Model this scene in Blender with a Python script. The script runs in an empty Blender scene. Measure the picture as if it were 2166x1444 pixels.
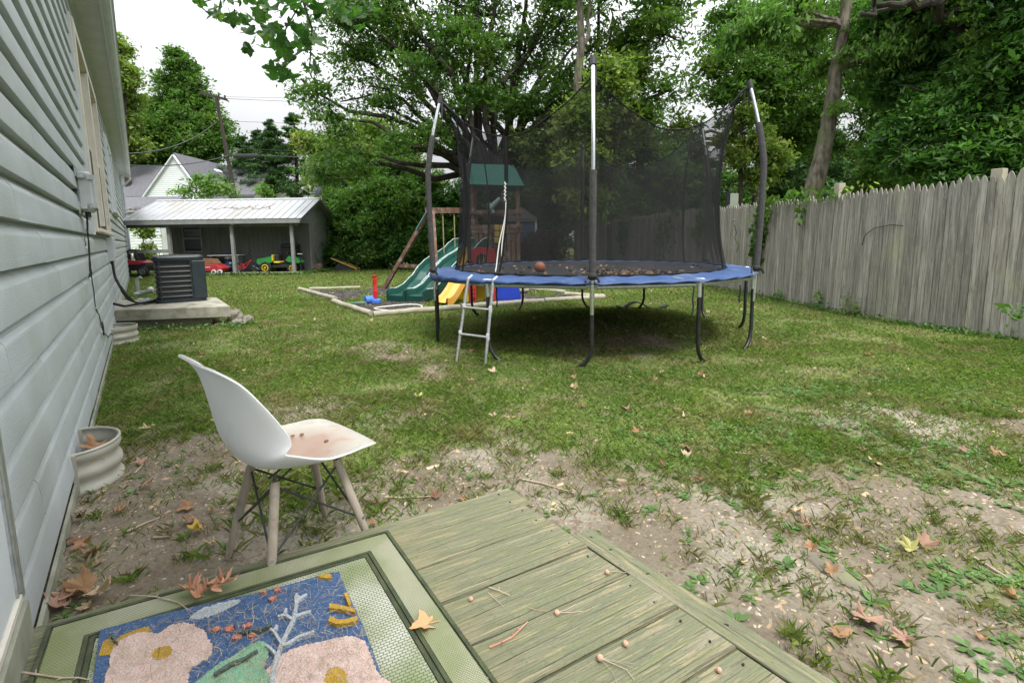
import bpy, bmesh, math, random
import numpy as np
from mathutils import Vector, Matrix
random.seed(7); rng = np.random.default_rng(7)
R = math.radians
# ------------------------------------------------------------------ camera, world, sun, exposure
FP, HC, PITCH, ROLL, PCX, PCY = 1030.0, 1.3, R(7.3), R(0.8), 1083.0, 636.0
scene = bpy.context.scene
COL = scene.collection
_F = np.array([0, math.cos(PITCH), -math.sin(PITCH)])
_U0 = np.array([0, math.sin(PITCH), math.cos(PITCH)]); _R0 = np.array([1.0, 0, 0])
_R = math.cos(ROLL)*_R0 - math.sin(ROLL)*_U0
_U = math.cos(ROLL)*_U0 + math.sin(ROLL)*_R0
cd = bpy.data.cameras.new('camera'); cam = bpy.data.objects.new('camera', cd); COL.objects.link(cam)
cd.sensor_width = 36; cd.lens = FP/2166*36; cd.shift_y = -(722-PCY)/2166; cd.clip_end = 600; cd.clip_start = 0.03
cam.matrix_world = Matrix(((_R[0], _U[0], -_F[0], 0), (_R[1], _U[1], -_F[1], 0), (_R[2], _U[2], -_F[2], HC), (0, 0, 0, 1)))
scene.camera = cam
w = bpy.data.worlds.new('World'); scene.world = w; w.use_nodes = True
SUN_EL, SUN_DIR = R(58), (0.45, -0.89)          # sun high behind the viewer's right shoulder, veiled by cloud
nt = w.node_tree; nt.nodes.clear()
wo = nt.nodes.new('ShaderNodeOutputWorld'); bg = nt.nodes.new('ShaderNodeBackground')
sky = nt.nodes.new('ShaderNodeTexSky'); sky.sky_type = 'NISHITA'; sky.sun_disc = False
sky.sun_elevation = SUN_EL; sky.sun_rotation = math.atan2(SUN_DIR[0], SUN_DIR[1])
sky.air_density = 1.0; sky.dust_density = 3.0
tc = nt.nodes.new('ShaderNodeTexCoord'); cn = nt.nodes.new('ShaderNodeTexNoise'); cn.inputs['Scale'].default_value = 2.2; cn.inputs['Detail'].default_value = 5
cr = nt.nodes.new('ShaderNodeValToRGB')
cr.color_ramp.elements[0].position = 0.3; cr.color_ramp.elements[0].color = (17.5, 18.0, 19.2, 1)
cr.color_ramp.elements[1].position = 0.7; cr.color_ramp.elements[1].color = (21.5, 21.7, 22.0, 1)
mx = nt.nodes.new('ShaderNodeMixRGB'); mx.inputs[0].default_value = 0.93
nt.links.new(tc.outputs['Generated'], cn.inputs['Vector']); nt.links.new(cn.outputs['Fac'], cr.inputs[0])
nt.links.new(sky.outputs[0], mx.inputs[1]); nt.links.new(cr.outputs[0], mx.inputs[2])
sx = nt.nodes.new('ShaderNodeSeparateXYZ'); nt.links.new(tc.outputs['Generated'], sx.inputs[0])   # an overcast sky is brighter overhead
gr = nt.nodes.new('ShaderNodeMapRange'); gr.inputs[1].default_value = 0.15; gr.inputs[2].default_value = 1.0; gr.inputs[3].default_value = 0.45; gr.inputs[4].default_value = 2.1
nt.links.new(sx.outputs['Z'], gr.inputs[0]); vm = nt.nodes.new('ShaderNodeVectorMath'); vm.operation = 'SCALE'; nt.links.new(mx.outputs[0], vm.inputs[0]); nt.links.new(gr.outputs[0], vm.inputs['Scale'])
nt.links.new(vm.outputs[0], bg.inputs[0]); bg.inputs[1].default_value = 0.067
nt.links.new(bg.outputs[0], wo.inputs[0])
sl = bpy.data.lights.new('sun', 'SUN'); so = bpy.data.objects.new('sun', sl); COL.objects.link(so)
sl.energy = 2.6; sl.angle = R(10); sl.color = (1.0, 0.96, 0.9)
sv = Vector((SUN_DIR[0]*math.cos(SUN_EL), SUN_DIR[1]*math.cos(SUN_EL), math.sin(SUN_EL)))
so.rotation_euler = sv.to_track_quat('Z', 'Y').to_euler()
scene.view_settings.view_transform = 'Standard'; scene.view_settings.look = 'None'
scene.view_settings.exposure = 0.40; scene.view_settings.gamma = 1.0
scene.cycles.max_bounces = 6; scene.cycles.transparent_max_bounces = 24; scene.cycles.diffuse_bounces = 3
# ------------------------------------------------------------------ measuring helpers (a pixel of the photo + a known plane -> a point)
def ray(x, y): return _F + (x-PCX)/FP*_R - (y-PCY)/FP*_U
def G(x, y, z=0.0):
    d = ray(x, y); t = (z-HC)/d[2]; return Vector((t*d[0], t*d[1], z))
def V(x, y, Y):
    d = ray(x, y); t = Y/d[1]; return Vector((t*d[0], Y, HC+t*d[2]))
# ------------------------------------------------------------------ mesh helpers
class MB:
    def __init__(s): s.v = []; s.f = []; s.m = []; s.ch = []
    def add(s, vs, fs, mi=0):
        o = len(s.v); s.v += [tuple(p) for p in vs]; s.f += [tuple(o+i for i in f) for f in fs]; s.m += [mi]*len(fs); s.ch.append((o, len(s.v), len(s.f)-len(fs), len(s.f))); return s
    def box(s, c, d, rot=None, mi=0, bev=0):
        hx, hy, hz = d[0]/2, d[1]/2, d[2]/2; c = Vector(c)
        if bev:
            b = min(bev, hx*.9, hy*.9, hz*.9); pts = []
            for z, k in ((-hz, b), (-hz+b, 0), (hz-b, 0), (hz, b)):
                x, y = hx-k, hy-k; q = b*.7
                pts += [(x, y-q, z), (x-q, y, z), (-x+q, y, z), (-x, y-q, z), (-x, -y+q, z), (-x+q, -y, z), (x-q, -y, z), (x, -y+q, z)]
            fs = [tuple(range(7, -1, -1)), tuple(range(24, 32))]
            for r in range(3):
                for i in range(8): fs.append((r*8+i, r*8+(i+1) % 8, r*8+8+(i+1) % 8, r*8+8+i))
            vs = [Vector(p) for p in pts]
        else:
            vs = [Vector((x, y, z)) for x in (-hx, hx) for y in (-hy, hy) for z in (-hz, hz)]
            fs = [(0, 1, 3, 2), (4, 6, 7, 5), (0, 4, 5, 1), (2, 3, 7, 6), (0, 2, 6, 4), (1, 5, 7, 3)]
        if rot is not None: vs = [rot @ p for p in vs]
        return s.add([p+c for p in vs], fs, mi)
    def beam(s, a, b, wd, th, up=(0, 0, 1), mi=0, bev=0):
        a, b = Vector(a), Vector(b); x = (b-a).normalized(); y = Vector(up).cross(x)
        if y.length < 1e-4: y = Vector((0, 1, 0)).cross(x)
        y.normalize(); z = x.cross(y)
        return s.box((a+b)/2, ((b-a).length, wd, th), Matrix((x, y, z)).transposed(), mi, bev)
    def tube(s, path, r, n=8, mi=0, closed=False, cap=True):
        path = [Vector(p) for p in path]; k = len(path); rr = r if hasattr(r, '__len__') else [r]*k
        vs = []; fs = []; up = None
        for i, p in enumerate(path):
            if closed: t = path[(i+1) % k]-path[i-1]
            else: t = path[min(i+1, k-1)]-path[max(i-1, 0)]
            t.normalize()
            if up is None: up = Vector((0, 0, 1)) if abs(t.z) < .9 else Vector((1, 0, 0))
            x = (up-t*up.dot(t)).normalized(); up = x; y = t.cross(x)
            for j in range(n):
                a = 2*math.pi*j/n; vs.append(p+(x*math.cos(a)+y*math.sin(a))*rr[i])
        for i in range(k if closed else k-1):
            for j in range(n):
                a, b = i*n+j, i*n+(j+1) % n; c = ((i+1) % k)*n
                fs.append((a, b, c+(j+1) % n, c+j))
        if cap and not closed: fs += [tuple(range(n-1, -1, -1)), tuple((k-1)*n+j for j in range(n))]
        return s.add(vs, fs, mi)
    def lathe(s, prof, c=(0, 0, 0), n=20, mi=0, rot=None, a0=0, a1=2*math.pi):
        c = Vector(c); full = abs(a1-a0-2*math.pi) < 1e-6; m = n if full else n+1; vs = []; fs = []
        for r, z in prof:
            for j in range(m):
                a = a0+(a1-a0)*j/n; p = Vector((r*math.cos(a), r*math.sin(a), z)); vs.append((rot @ p if rot else p)+c)
        for i in range(len(prof)-1):
            for j in range(n):
                a, b = i*m+j, i*m+(j+1) % m; fs.append((a, b, b+m, a+m))
        return s.add(vs, fs, mi)
    def sphere(s, c, r, n=12, mi=0, sc=(1, 1, 1)):
        pr = [(max(1e-4, r*math.sin(math.pi*i/n)), -r*math.cos(math.pi*i/n)) for i in range(n+1)]
        o = len(s.v); s.lathe(pr, (0, 0, 0), n*2-4, mi)
        s.v[o:] = [(p[0]*sc[0]+c[0], p[1]*sc[1]+c[1], p[2]*sc[2]+c[2]) for p in s.v[o:]]; return s
    def prism(s, pts, h, mi=0):      # pts: 3-D polygon, h: extrusion vector
        h = Vector(h); k = len(pts); P = [Vector(p) for p in pts]
        fs = [tuple(range(k-1, -1, -1)), tuple(range(k, 2*k))]+[(i, (i+1) % k, k+(i+1) % k, k+i) for i in range(k)]
        return s.add(P+[p+h for p in P], fs, mi)
    def grid(s, fn, nu, nv, mi=0, closed_u=False):
        vs = [fn(i/nu, j/nv) for j in range(nv+1) for i in range(nu+1)]; W = nu+1
        fs = [(j*W+i, j*W+i+1, (j+1)*W+i+1, (j+1)*W+i) for j in range(nv) for i in range(nu)]
        return s.add(vs, fs, mi)
    def build(s, name, mats, parent=None, smooth=False, loc=None, rot=None, auto=35, fix=True):
        me = bpy.data.meshes.new(name); me.from_pydata([tuple(v) for v in s.v], [], s.f)
        mats = mats if isinstance(mats, (list, tuple)) else [mats]
        for m in mats: me.materials.append(m)
        if any(s.m): me.polygons.foreach_set('material_index', s.m)
        if fix:
            b = bmesh.new(); b.from_mesh(me); bmesh.ops.recalc_face_normals(b, faces=b.faces); b.to_mesh(me); b.free()
        if smooth:
            me.polygons.foreach_set('use_smooth', [True]*len(me.polygons)); me.set_sharp_from_angle(angle=R(auto))
        o = bpy.data.objects.new(name, me); COL.objects.link(o)
        if parent: o.parent = parent
        if loc is not None: o.location = loc
        if rot is not None: o.rotation_euler = rot
        return o
def _each(s, name, mats, parent=None, smooth=False):
    """one object for every piece added"""
    out = []
    for (v0, v1, f0, f1) in s.ch:
        m = MB(); m.v = s.v[v0:v1]; m.f = [tuple(i-v0 for i in f) for f in s.f[f0:f1]]; m.m = s.m[f0:f1]; out.append(m.build(name, mats, parent, smooth))
    return out
MB.each = _each
def npmesh(name, verts, faces, mats, parent=None, smooth=False, attr=None):
    """fast mesh: verts (N,3), faces (M,k)"""
    me = bpy.data.meshes.new(name); N, M, k = len(verts), len(faces), faces.shape[1]
    me.vertices.add(N); me.vertices.foreach_set('co', np.ascontiguousarray(verts, np.float32).ravel())
    me.loops.add(M*k); me.loops.foreach_set('vertex_index', np.ascontiguousarray(faces, np.int32).ravel())
    me.polygons.add(M); me.polygons.foreach_set('loop_start', np.arange(0, M*k, k, dtype=np.int32))
    me.polygons.foreach_set('loop_total', np.full(M, k, np.int32))
    if smooth: me.polygons.foreach_set('use_smooth', np.ones(M, bool))
    for a, vals in (attr or {}).items():
        at = me.attributes.new(a, 'FLOAT', 'POINT'); at.data.foreach_set('value', np.ascontiguousarray(vals, np.float32))
    me.update(calc_edges=True); me.validate()
    for m in (mats if isinstance(mats, (list, tuple)) else [mats]): me.materials.append(m)
    o = bpy.data.objects.new(name, me); COL.objects.link(o)
    if parent: o.parent = parent
    return o
def tag(o, label=None, cat=None, group=None, kind=None):
    if label: o['label'] = label
    if cat: o['category'] = cat
    if group: o['group'] = group
    if kind: o['kind'] = kind
    return o
def thing(name, label, cat, loc=(0, 0, 0), rz=0, group=None):
    o = bpy.data.objects.new(name, None); COL.objects.link(o); o.location = loc; o.rotation_euler = (0, 0, rz)
    return tag(o, label, cat, group)
def copy_tree(o, parent=None):
    c = o.copy(); COL.objects.link(c); c.parent = parent
    for ch in [x for x in COL.objects if x.parent == o and x != c]: copy_tree(ch, c)
    return c
# ------------------------------------------------------------------ materials
MATS = {}
def pm(name, c1, c2=None, scale=8, rough=.6, bump=0, bscale=None, metal=0, stretch=(1, 1, 1), spec=.4, detail=6, lo=.35, hi=.65, c3=None, s3=2, lo3=.55, hi3=.7, island=0, transl=0, coat=0, rot=(0, 0, 0), bstretch=None, bdist=.02):
    m = bpy.data.materials.new(name); m.use_nodes = True; n = m.node_tree; N = n.nodes; L = n.links; N.clear()
    out = N.new('ShaderNodeOutputMaterial'); b = N.new('ShaderNodeBsdfPrincipled'); L.new(b.outputs[0], out.inputs[0])
    b.inputs['Roughness'].default_value = rough; b.inputs['Metallic'].default_value = metal
    b.inputs['Specular IOR Level'].default_value = spec; b.inputs['Coat Weight'].default_value = coat
    t = N.new('ShaderNodeTexCoord'); mp = N.new('ShaderNodeMapping'); mp.inputs['Scale'].default_value = stretch; mp.inputs['Rotation'].default_value = rot
    L.new(t.outputs['Object'], mp.inputs[0])
    def noise(sc, vec, d=detail):
        x = N.new('ShaderNodeTexNoise'); x.inputs['Scale'].default_value = sc; x.inputs['Detail'].default_value = d; L.new(vec, x.inputs['Vector']); return x
    def mix(fac, a, bb, typ='MIX'):
        x = N.new('ShaderNodeMixRGB'); x.blend_type = typ
        for i, q in ((0, fac), (1, a), (2, bb)):
            if hasattr(q, 'is_linked'): L.new(q, x.inputs[i])
            else: x.inputs[i].default_value = q if i == 0 else (*q[:3], 1)
        return x.outputs[0]
    def ramp(v, lo, hi):
        x = N.new('ShaderNodeMapRange'); x.inputs[1].default_value = lo; x.inputs[2].default_value = hi; L.new(v, x.inputs[0]); return x.outputs[0]
    col = None
    if c2 is not None:
        nz = noise(scale, mp.outputs[0]); col = mix(ramp(nz.outputs['Fac'], lo, hi), c1, c2)
    if c3 is not None:
        n3 = noise(s3, t.outputs['Object'], 5); col = mix(ramp(n3.outputs['Fac'], lo3, hi3), col if col is not None else c1, c3)
    if island:
        g = N.new('ShaderNodeNewGeometry'); mr = N.new('ShaderNodeMapRange'); mr.inputs[3].default_value = 1-island; mr.inputs[4].default_value = 1+island
        L.new(g.outputs['Random Per Island'], mr.inputs[0])
        cc = N.new('ShaderNodeCombineColor'); [L.new(mr.outputs[0], cc.inputs[i]) for i in range(3)]
        col = mix(1.0, col if col is not None else c1, cc.outputs[0], 'MULTIPLY')
    if col is None: b.inputs['Base Color'].default_value = (*c1, 1)
    else: L.new(col, b.inputs['Base Color'])
    if bump:
        mb = mp
        if bstretch:
            mb = N.new('ShaderNodeMapping'); mb.inputs['Scale'].default_value = bstretch; L.new(t.outputs['Object'], mb.inputs[0])
        nb = noise(bscale or scale, mb.outputs[0]); bu = N.new('ShaderNodeBump'); bu.inputs['Strength'].default_value = bump; bu.inputs['Distance'].default_value = bdist
        L.new(nb.outputs['Fac'], bu.inputs['Height']); L.new(bu.outputs[0], b.inputs['Normal'])
    if transl:
        tr = N.new('ShaderNodeBsdfTranslucent'); ms = N.new('ShaderNodeMixShader'); ms.inputs[0].default_value = transl
        if col is not None:
            lt = mix(1.0, col, (1.15, 1.5, .6), 'MULTIPLY'); L.new(lt, tr.inputs[0])
        else: tr.inputs[0].default_value = (*c1, 1)
        L.new(b.outputs[0], ms.inputs[1]); L.new(tr.outputs[0], ms.inputs[2]); L.new(ms.outputs[0], out.inputs[0])
    MATS[name] = m; return m
def vnoise(x, y, s, seed=0):
    """smooth value noise on arrays"""
    x = np.asarray(x)/s; y = np.asarray(y)/s; xi = np.floor(x).astype(np.int64); yi = np.floor(y).astype(np.int64); fx = x-xi; fy = y-yi
    def h(a, b): 
        v = (a*374761393+b*668265263+seed*1442695041) & 0xffffffff; v = ((v ^ (v >> 13))*1274126177) & 0xffffffff
        return ((v ^ (v >> 16)) & 0xffff)/65535.0
    fx = fx*fx*(3-2*fx); fy = fy*fy*(3-2*fy)
    return (h(xi, yi)*(1-fx)+h(xi+1, yi)*fx)*(1-fy)+(h(xi, yi+1)*(1-fx)+h(xi+1, yi+1)*fx)*fy
def fbm(x, y, s, seed=0, o=4):
    t = 0; a = 1; n = 0
    for i in range(o): t = t+a*vnoise(x, y, s/2**i, seed+i*17); n += a; a *= .55
    return t/n
def sstep(x, a, b): t = np.clip((x-a)/(b-a), 0, 1); return t*t*(3-2*t)

M = {}
M['siding'] = pm('siding', (.43, .47, .48), (.48, .52, .525), scale=3, rough=.55, bump=.35, bscale=9, bstretch=(3, 1, 30), bdist=.006, c3=(.37, .40, .37), s3=1.3, lo3=.48, hi3=.75)
M['foundation'] = pm('foundation', (.20, .21, .15), (.33, .33, .26), scale=6, rough=.9, bump=.4)
M['white_trim'] = pm('white_trim', (.66, .70, .72), (.60, .64, .65), scale=5, rough=.5)
M['soffit'] = pm('soffit', (.62, .64, .65), (.56, .58, .58), scale=4, rough=.6)
M['gutter'] = pm('gutter', (.48, .53, .55), (.56, .60, .61), scale=5, rough=.45, c3=(.33, .36, .31), s3=3, lo3=.55, hi3=.8)
M['cream'] = pm('cream', (.62, .585, .49), (.68, .645, .56), scale=6, rough=.55, c3=(.45, .40, .30), s3=5, lo3=.62, hi3=.8)
M['glass'] = pm('glass', (.02, .025, .03), rough=.08, spec=.8)
M['screen'] = pm('screen', (.035, .037, .04), rough=.7)
M['conc'] = pm('concrete', (.30, .28, .22), (.42, .40, .34), scale=7, rough=.9, bump=.5, c3=(.16, .17, .10), s3=4, lo3=.5, hi3=.75)
M['conc_dark'] = pm('mossy_concrete', (.12, .13, .08), (.24, .23, .18), scale=6, rough=.95, bump=.6)
M['black'] = pm('black_rubber', (.018, .018, .02), (.03, .03, .032), scale=20, rough=.6)
M['cable'] = pm('black_cable', (.02, .02, .022), rough=.45)
M['galv'] = pm('galvanised', (.42, .45, .46), (.58, .60, .60), scale=30, rough=.38, metal=.75)
M['chrome'] = pm('bright_tube', (.72, .74, .75), (.6, .62, .63), scale=15, rough=.25, metal=.9)
M['plasgrey'] = pm('grey_plastic', (.52, .54, .55), (.46, .48, .49), scale=9, rough=.5)
M['acmetal'] = pm('slate_metal', (.018, .026, .031), (.026, .036, .042), scale=6, rough=.42, spec=.4)
M['acgrill'] = pm('condenser_grille', (.012, .013, .014), (.05, .045, .04), scale=70, rough=.5, stretch=(1, 1, 3))
# ------------------------------------------------------------------ ground
FENCE = [(6.9, 3.9), (6.45, 4.75), (6.08, 5.67), (5.86, 6.2), (5.68, 6.9), (5.52, 7.8), (5.40, 9.0), (5.34, 10.2), (5.25, 11.6), (4.95, 13.4), (4.3, 16.2), (3.6, 19.5), (2.92, 23.0)]
WN = np.array([.796, .605]); WT = np.array([-.605, .796]); WC = -.397
TRC = (1.04, 6.83)
def seg_dist(x, y, a, b):
    ax, ay = a; bx, by = b; dx, dy = bx-ax, by-ay; t = np.clip(((x-ax)*dx+(y-ay)*dy)/(dx*dx+dy*dy), 0, 1)
    return np.hypot(x-ax-t*dx, y-ay-t*dy)
BED = [(-5.75, 12.95), (-2.45, 8.38), (1.96, 10.25), (0.75, 12.6), (-4.6, 13.6)]
def inpoly(x, y, P):
    ins = np.zeros(np.shape(x), bool); n = len(P)
    for i in range(n):
        x1, y1 = P[i]; x2, y2 = P[(i+1) % n]
        ins ^= ((y1 > y) != (y2 > y)) & (x < (x2-x1)*(y-y1)/(y2-y1+1e-12)+x1)
    return ins
def dirt_map(x, y):
    """0 = turf, 1 = bare earth"""
    wd = x*WN[0]+y*WN[1]-WC
    n = fbm(x, y, 1.1, 3, 4)-.5; n2 = fbm(x, y, .35, 9, 3)-.5
    d = np.zeros(np.shape(x))
    s = x*WT[0]+y*WT[1]
    d = np.maximum(d, (1-sstep(wd, .5, 1.6))*(1-sstep(s, 3.2, 4.6)))             # along the house and under the chair
    d = np.maximum(d, (1-sstep(seg_dist(x, y, (-1.3, 1.8), (.0, 2.45)), .3, .85))*.95)
    d = np.maximum(d, (1-sstep(seg_dist(x, y, (-.1, 2.55), (1.6, 1.15)), .2, .85))*.92)
    d = np.maximum(d, (1-sstep(seg_dist(x, y, (1.2, 1.9), (3.4, 1.9)), .2, 1.2))*.60)
    d = np.maximum(d, (1-sstep(seg_dist(x, y, (2.3, 3.2), (4.3, 2.9)), .1, .9))*.50)
    d = np.maximum(d, (1-sstep(np.hypot((x-1.2)/1.7, (y-6.0)/1.25), .35, 1.0))*.42)   # worn, partly bare turf under the trampoline
    d = np.maximum(d, (1-sstep(seg_dist(x, y, (-1.7, 5.8), (-.7, 4.7)), .05, .6))*.55)
    d = np.maximum(d, (1-sstep(seg_dist(x, y, (-.5, 3.6), (-1.6, 3.4)), .15, .8))*.45)
    d = np.clip(d+(n*1.25+n2*.9)*(.25+1.2*d*(1-d)*2), 0, 1)
    d = np.where(d < .12, 0, d)
    return d
def mulch_map(x, y):
    m = inpoly(x, y, BED).astype(float)*sstep(fbm(x, y, .8, 21, 3), .34, .5)
    return m
def ground_z(x, y):
    z = (fbm(x, y, 2.5, 5, 3)-.5)*.05+(fbm(x, y, .3, 8, 2)-.5)*.018+(fbm(x, y, .11, 28, 2)-.5)*.008
    z = z+.09*(1-sstep(np.hypot((x-1.2)/2.0, (y-7.2)/1.8), .2, 1.0))            # slight mound below the trampoline
    wd = x*WN[0]+y*WN[1]-WC
    return z*sstep(np.hypot(x, y-.3), .3, 1.5)*1.0
def axis(lo, hi, c0, c1, fine, grow):
    a = list(np.arange(c0, c1+1e-6, fine)); st = fine
    while a[-1] < hi: st *= grow; a.append(a[-1]+st)
    st = fine
    while a[0] > lo: st *= grow; a.insert(0, a[0]-st)
    return np.array(a)
gx = axis(-140, 140, -6.5, 7, .045, 1.10); gy = axis(-30, 260, .6, 11, .045, 1.10)
GX, GY = np.meshgrid(gx, gy); GZ = ground_z(GX, GY)
nx, ny = len(gx), len(gy); idx = np.arange(nx*ny).reshape(ny, nx)
gf = np.stack([idx[:-1, :-1], idx[:-1, 1:], idx[1:, 1:], idx[1:, :-1]], -1).reshape(-1, 4)
DM = dirt_map(GX, GY); MM = mulch_map(GX, GY)
def ground_mat():
    m = bpy.data.materials.new('ground'); m.use_nodes = True; n = m.node_tree; N = n.nodes; L = n.links
    b = N['Principled BSDF']; b.inputs['Roughness'].default_value = .95; b.inputs['Specular IOR Level'].default_value = .15
    t = N.new('ShaderNodeTexCoord')
    def noise(s, d=6):
        x = N.new('ShaderNodeTexNoise'); x.inputs['Scale'].default_value = s; x.inputs['Detail'].default_value = d; L.new(t.outputs['Object'], x.inputs['Vector']); return x.outputs['Fac']
    def mr(v, a, bb, c=0, d=1):
        x = N.new('ShaderNodeMapRange'); x.inputs[1].default_value = a; x.inputs[2].default_value = bb; x.inputs[3].default_value = c; x.inputs[4].default_value = d; L.new(v, x.inputs[0]); return x.outputs[0]
    def mix(f, a, bb, ty='MIX'):
        x = N.new('ShaderNodeMixRGB'); x.blend_type = ty
        for i, q in ((0, f), (1, a), (2, bb)):
            if hasattr(q, 'is_linked'): L.new(q, x.inputs[i])
            else: x.inputs[i].default_value = q if i == 0 else (*q, 1)
        return x.outputs[0]
    at = N.new('ShaderNodeAttribute'); at.attribute_name = 'dirt'; am = N.new('ShaderNodeAttribute'); am.attribute_name = 'mulch'
    grass = mix(mr(noise(1.2), .35, .65), (.11, .165, .035), (.16, .20, .055)); grass = mix(mr(noise(30), .45, .75), grass, (.06, .07, .025)); grass = mix(mr(noise(5), .46, .66), grass, (.17, .145, .085))
    dirt = mix(mr(noise(2.2), .35, .65), (.20, .17, .125), (.15, .125, .09)); dirt = mix(mr(noise(1.3), .48, .60), dirt, (.27, .245, .19)); dirt = mix(mr(noise(60), .5, .75), dirt, (.11, .085, .06)); dirt = mix(mr(noise(17), .55, .7), dirt, (.13, .10, .07)); dirt = mix(mr(noise(140, 3), .70, .76), dirt, (.34, .30, .24))
    mul = mix(mr(noise(25), .35, .6), (.025, .022, .02), (.10, .085, .07)); mul = mix(mr(noise(45), .62, .7), mul, (.30, .28, .24))
    dd = N.new('ShaderNodeMath'); dd.operation = 'MULTIPLY_ADD'; dd.inputs[1].default_value = .9; L.new(noise(9), dd.inputs[0]); L.new(at.outputs['Fac'], dd.inputs[2]); c = mix(mr(dd.outputs[0], .5, 1.1), grass, dirt); c = mix(am.outputs['Fac'], c, mul)
    L.new(c, b.inputs['Base Color'])
    bu = N.new('ShaderNodeBump'); bu.inputs['Strength'].default_value = .6; bu.inputs['Distance'].default_value = .015; L.new(noise(40), bu.inputs['Height']); L.new(bu.outputs[0], b.inputs['Normal'])
    return m
ground = npmesh('ground', np.stack([GX.ravel(), GY.ravel(), GZ.ravel()], 1), gf, ground_mat(), smooth=True, attr={'dirt': DM.ravel(), 'mulch': MM.ravel()})
tag(ground, kind='structure')
# deck footprint and pad are kept free of plants
DK_D = Vector((math.cos(R(29)), math.sin(R(29)), 0)); DK_O = Vector((math.sin(R(29)), -math.cos(R(29)), 0))
def off_limits(x, y):
    wd = x*WN[0]+y*WN[1]-WC; o = x*DK_O[0]+y*DK_O[1]
    e = (x-.306)*.796+(y-1.847)*.605
    deck = (o > -1.93) & (e < .02)
    pad = inpoly(x, y, [(-6.2, 7.25), (-4.42, 7.58), (-5.4, 8.8), (-7.1, 8.8)])
    return (wd < .03) | deck | pad
# grass blades
def scatter(n, x0, x1, y0, y1, dens, power=1.0):
    x = rng.uniform(x0, x1, n*3); u = rng.uniform(0, 1, n*3); y = y0+(y1-y0)*u**power
    keep = (np.abs(x) < 1.15*y+1.2) & (rng.uniform(0, 1, n*3) < dens(x, y)) & ~off_limits(x, y)
    return x[keep][:n], y[keep][:n]
def fence_x(y):
    fy = np.array([p[1] for p in FENCE]); fx = np.array([p[0] for p in FENCE]); return np.interp(y, fy, fx)
def blades(name, n, x0, x1, y0, y1, h0, h1, wd, dens, mat, power=1.0, lean=.6, clump=0):
    x, y = scatter(n, x0, x1, y0, y1, dens, power); n = len(x)
    if clump:
        k = max(1, n//clump); cx, cy = x[:k], y[:k]; id_ = rng.integers(0, k, n); x = cx[id_]+rng.normal(0, .018, n); y = cy[id_]+rng.normal(0, .018, n)
    z = ground_z(x, y)-.004; a = rng.uniform(0, 2*math.pi, n); h = rng.uniform(h0, h1, n)*(.6+.8*fbm(x, y, .6, 31, 2)); b = rng.uniform(0, 2*math.pi, n); l = h*rng.uniform(.2, 1.0, n)*lean*1.4
    w_ = wd*rng.uniform(.6, 1.3, n)
    P0 = np.stack([x-np.cos(a)*w_, y-np.sin(a)*w_, z], 1); P1 = np.stack([x+np.cos(a)*w_, y+np.sin(a)*w_, z], 1)
    P2 = np.stack([x+np.cos(b)*l*.45, y+np.sin(b)*l*.45, z+h*.65], 1)+np.stack([np.cos(a)*w_*.7, np.sin(a)*w_*.7, 0*z], 1)
    P3 = np.stack([x+np.cos(b)*l, y+np.sin(b)*l, z+h*.9], 1)
    v = np.stack([P0, P1, P2, P3], 1).reshape(-1, 3); f = np.arange(4*n).reshape(n, 4)
    return tag(npmesh(name, v, f, mat), kind='stuff')
M['grass'] = pm('grass_blades', (.12, .185, .035), (.175, .235, .055), scale=.9, rough=.6, spec=.25, c3=(.24, .21, .10), s3=2.2, lo3=.48, hi3=.68, island=.6, transl=.35)
M['grass_dry'] = pm('dry_grass', (.26, .22, .12), (.17, .17, .07), scale=2, rough=.7, spec=.2, island=.35, transl=.3)
def turf(x, y): return np.clip(1.02-1.15*dirt_map(x, y), 0, 1)**1.6*(1-.93*mulch_map(x, y))*np.clip(.25+1.5*sstep(fbm(x, y, .55, 91, 3), .3, .6)+.8*sstep(y, 6, 11), 0, 1)*(x < fence_x(y)+.05)
def dens_tuft(x, y):
    d = dirt_map(x, y); return (d > .2)*np.clip(.85-.75*d, 0.02, 1)*sstep(fbm(x, y, .22, 77, 2), .52, .66)
blades('grass', 120000, -4.6, 6.6, 1.6, 5.6, .015, .045, .0026, turf, M['grass'], 1.0, 1.1)
blades('grass', 150000, -7.5, 6.2, 5.0, 11, .018, .046, .0042, turf, M['grass'], 1.0, 1.1)
blades('grass', 130000, -19, 5.5, 10, 24, .03, .06, .010, turf, M['grass'], 1.1, 1.0)
blades('grass_tufts', 60000, -3.5, 5.5, 1.2, 5, .015, .06, .0019, dens_tuft, M['grass'], 1, 1.0, clump=30)
blades('dry_grass_tufts', 26000, -3.5, 5.5, 1.2, 5.5, .02, .06, .0022, lambda x, y: np.clip(dens_tuft(x, y)+.12*(dirt_map(x, y) > .1), 0, 1), M['grass_dry'], 1, 1.2, clump=12)
blades('dry_grass', 30000, -5, 6.2, 1.8, 9, .012, .04, .003, lambda x, y: .5*(dirt_map(x, y) < .75)*sstep(fbm(x, y, .7, 19, 3), .35, .65), M['grass_dry'], 1, 1.6)
blades('thin_grass', 120000, -3.5, 6, 1.2, 5.2, .012, .045, .0024, lambda x, y: (dirt_map(x, y) > .1)*np.clip(.95-.85*dirt_map(x, y), 0, 1)*sstep(fbm(x, y, .28, 43, 3), .38, .58), M['grass'], 1, 1.1)
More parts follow.
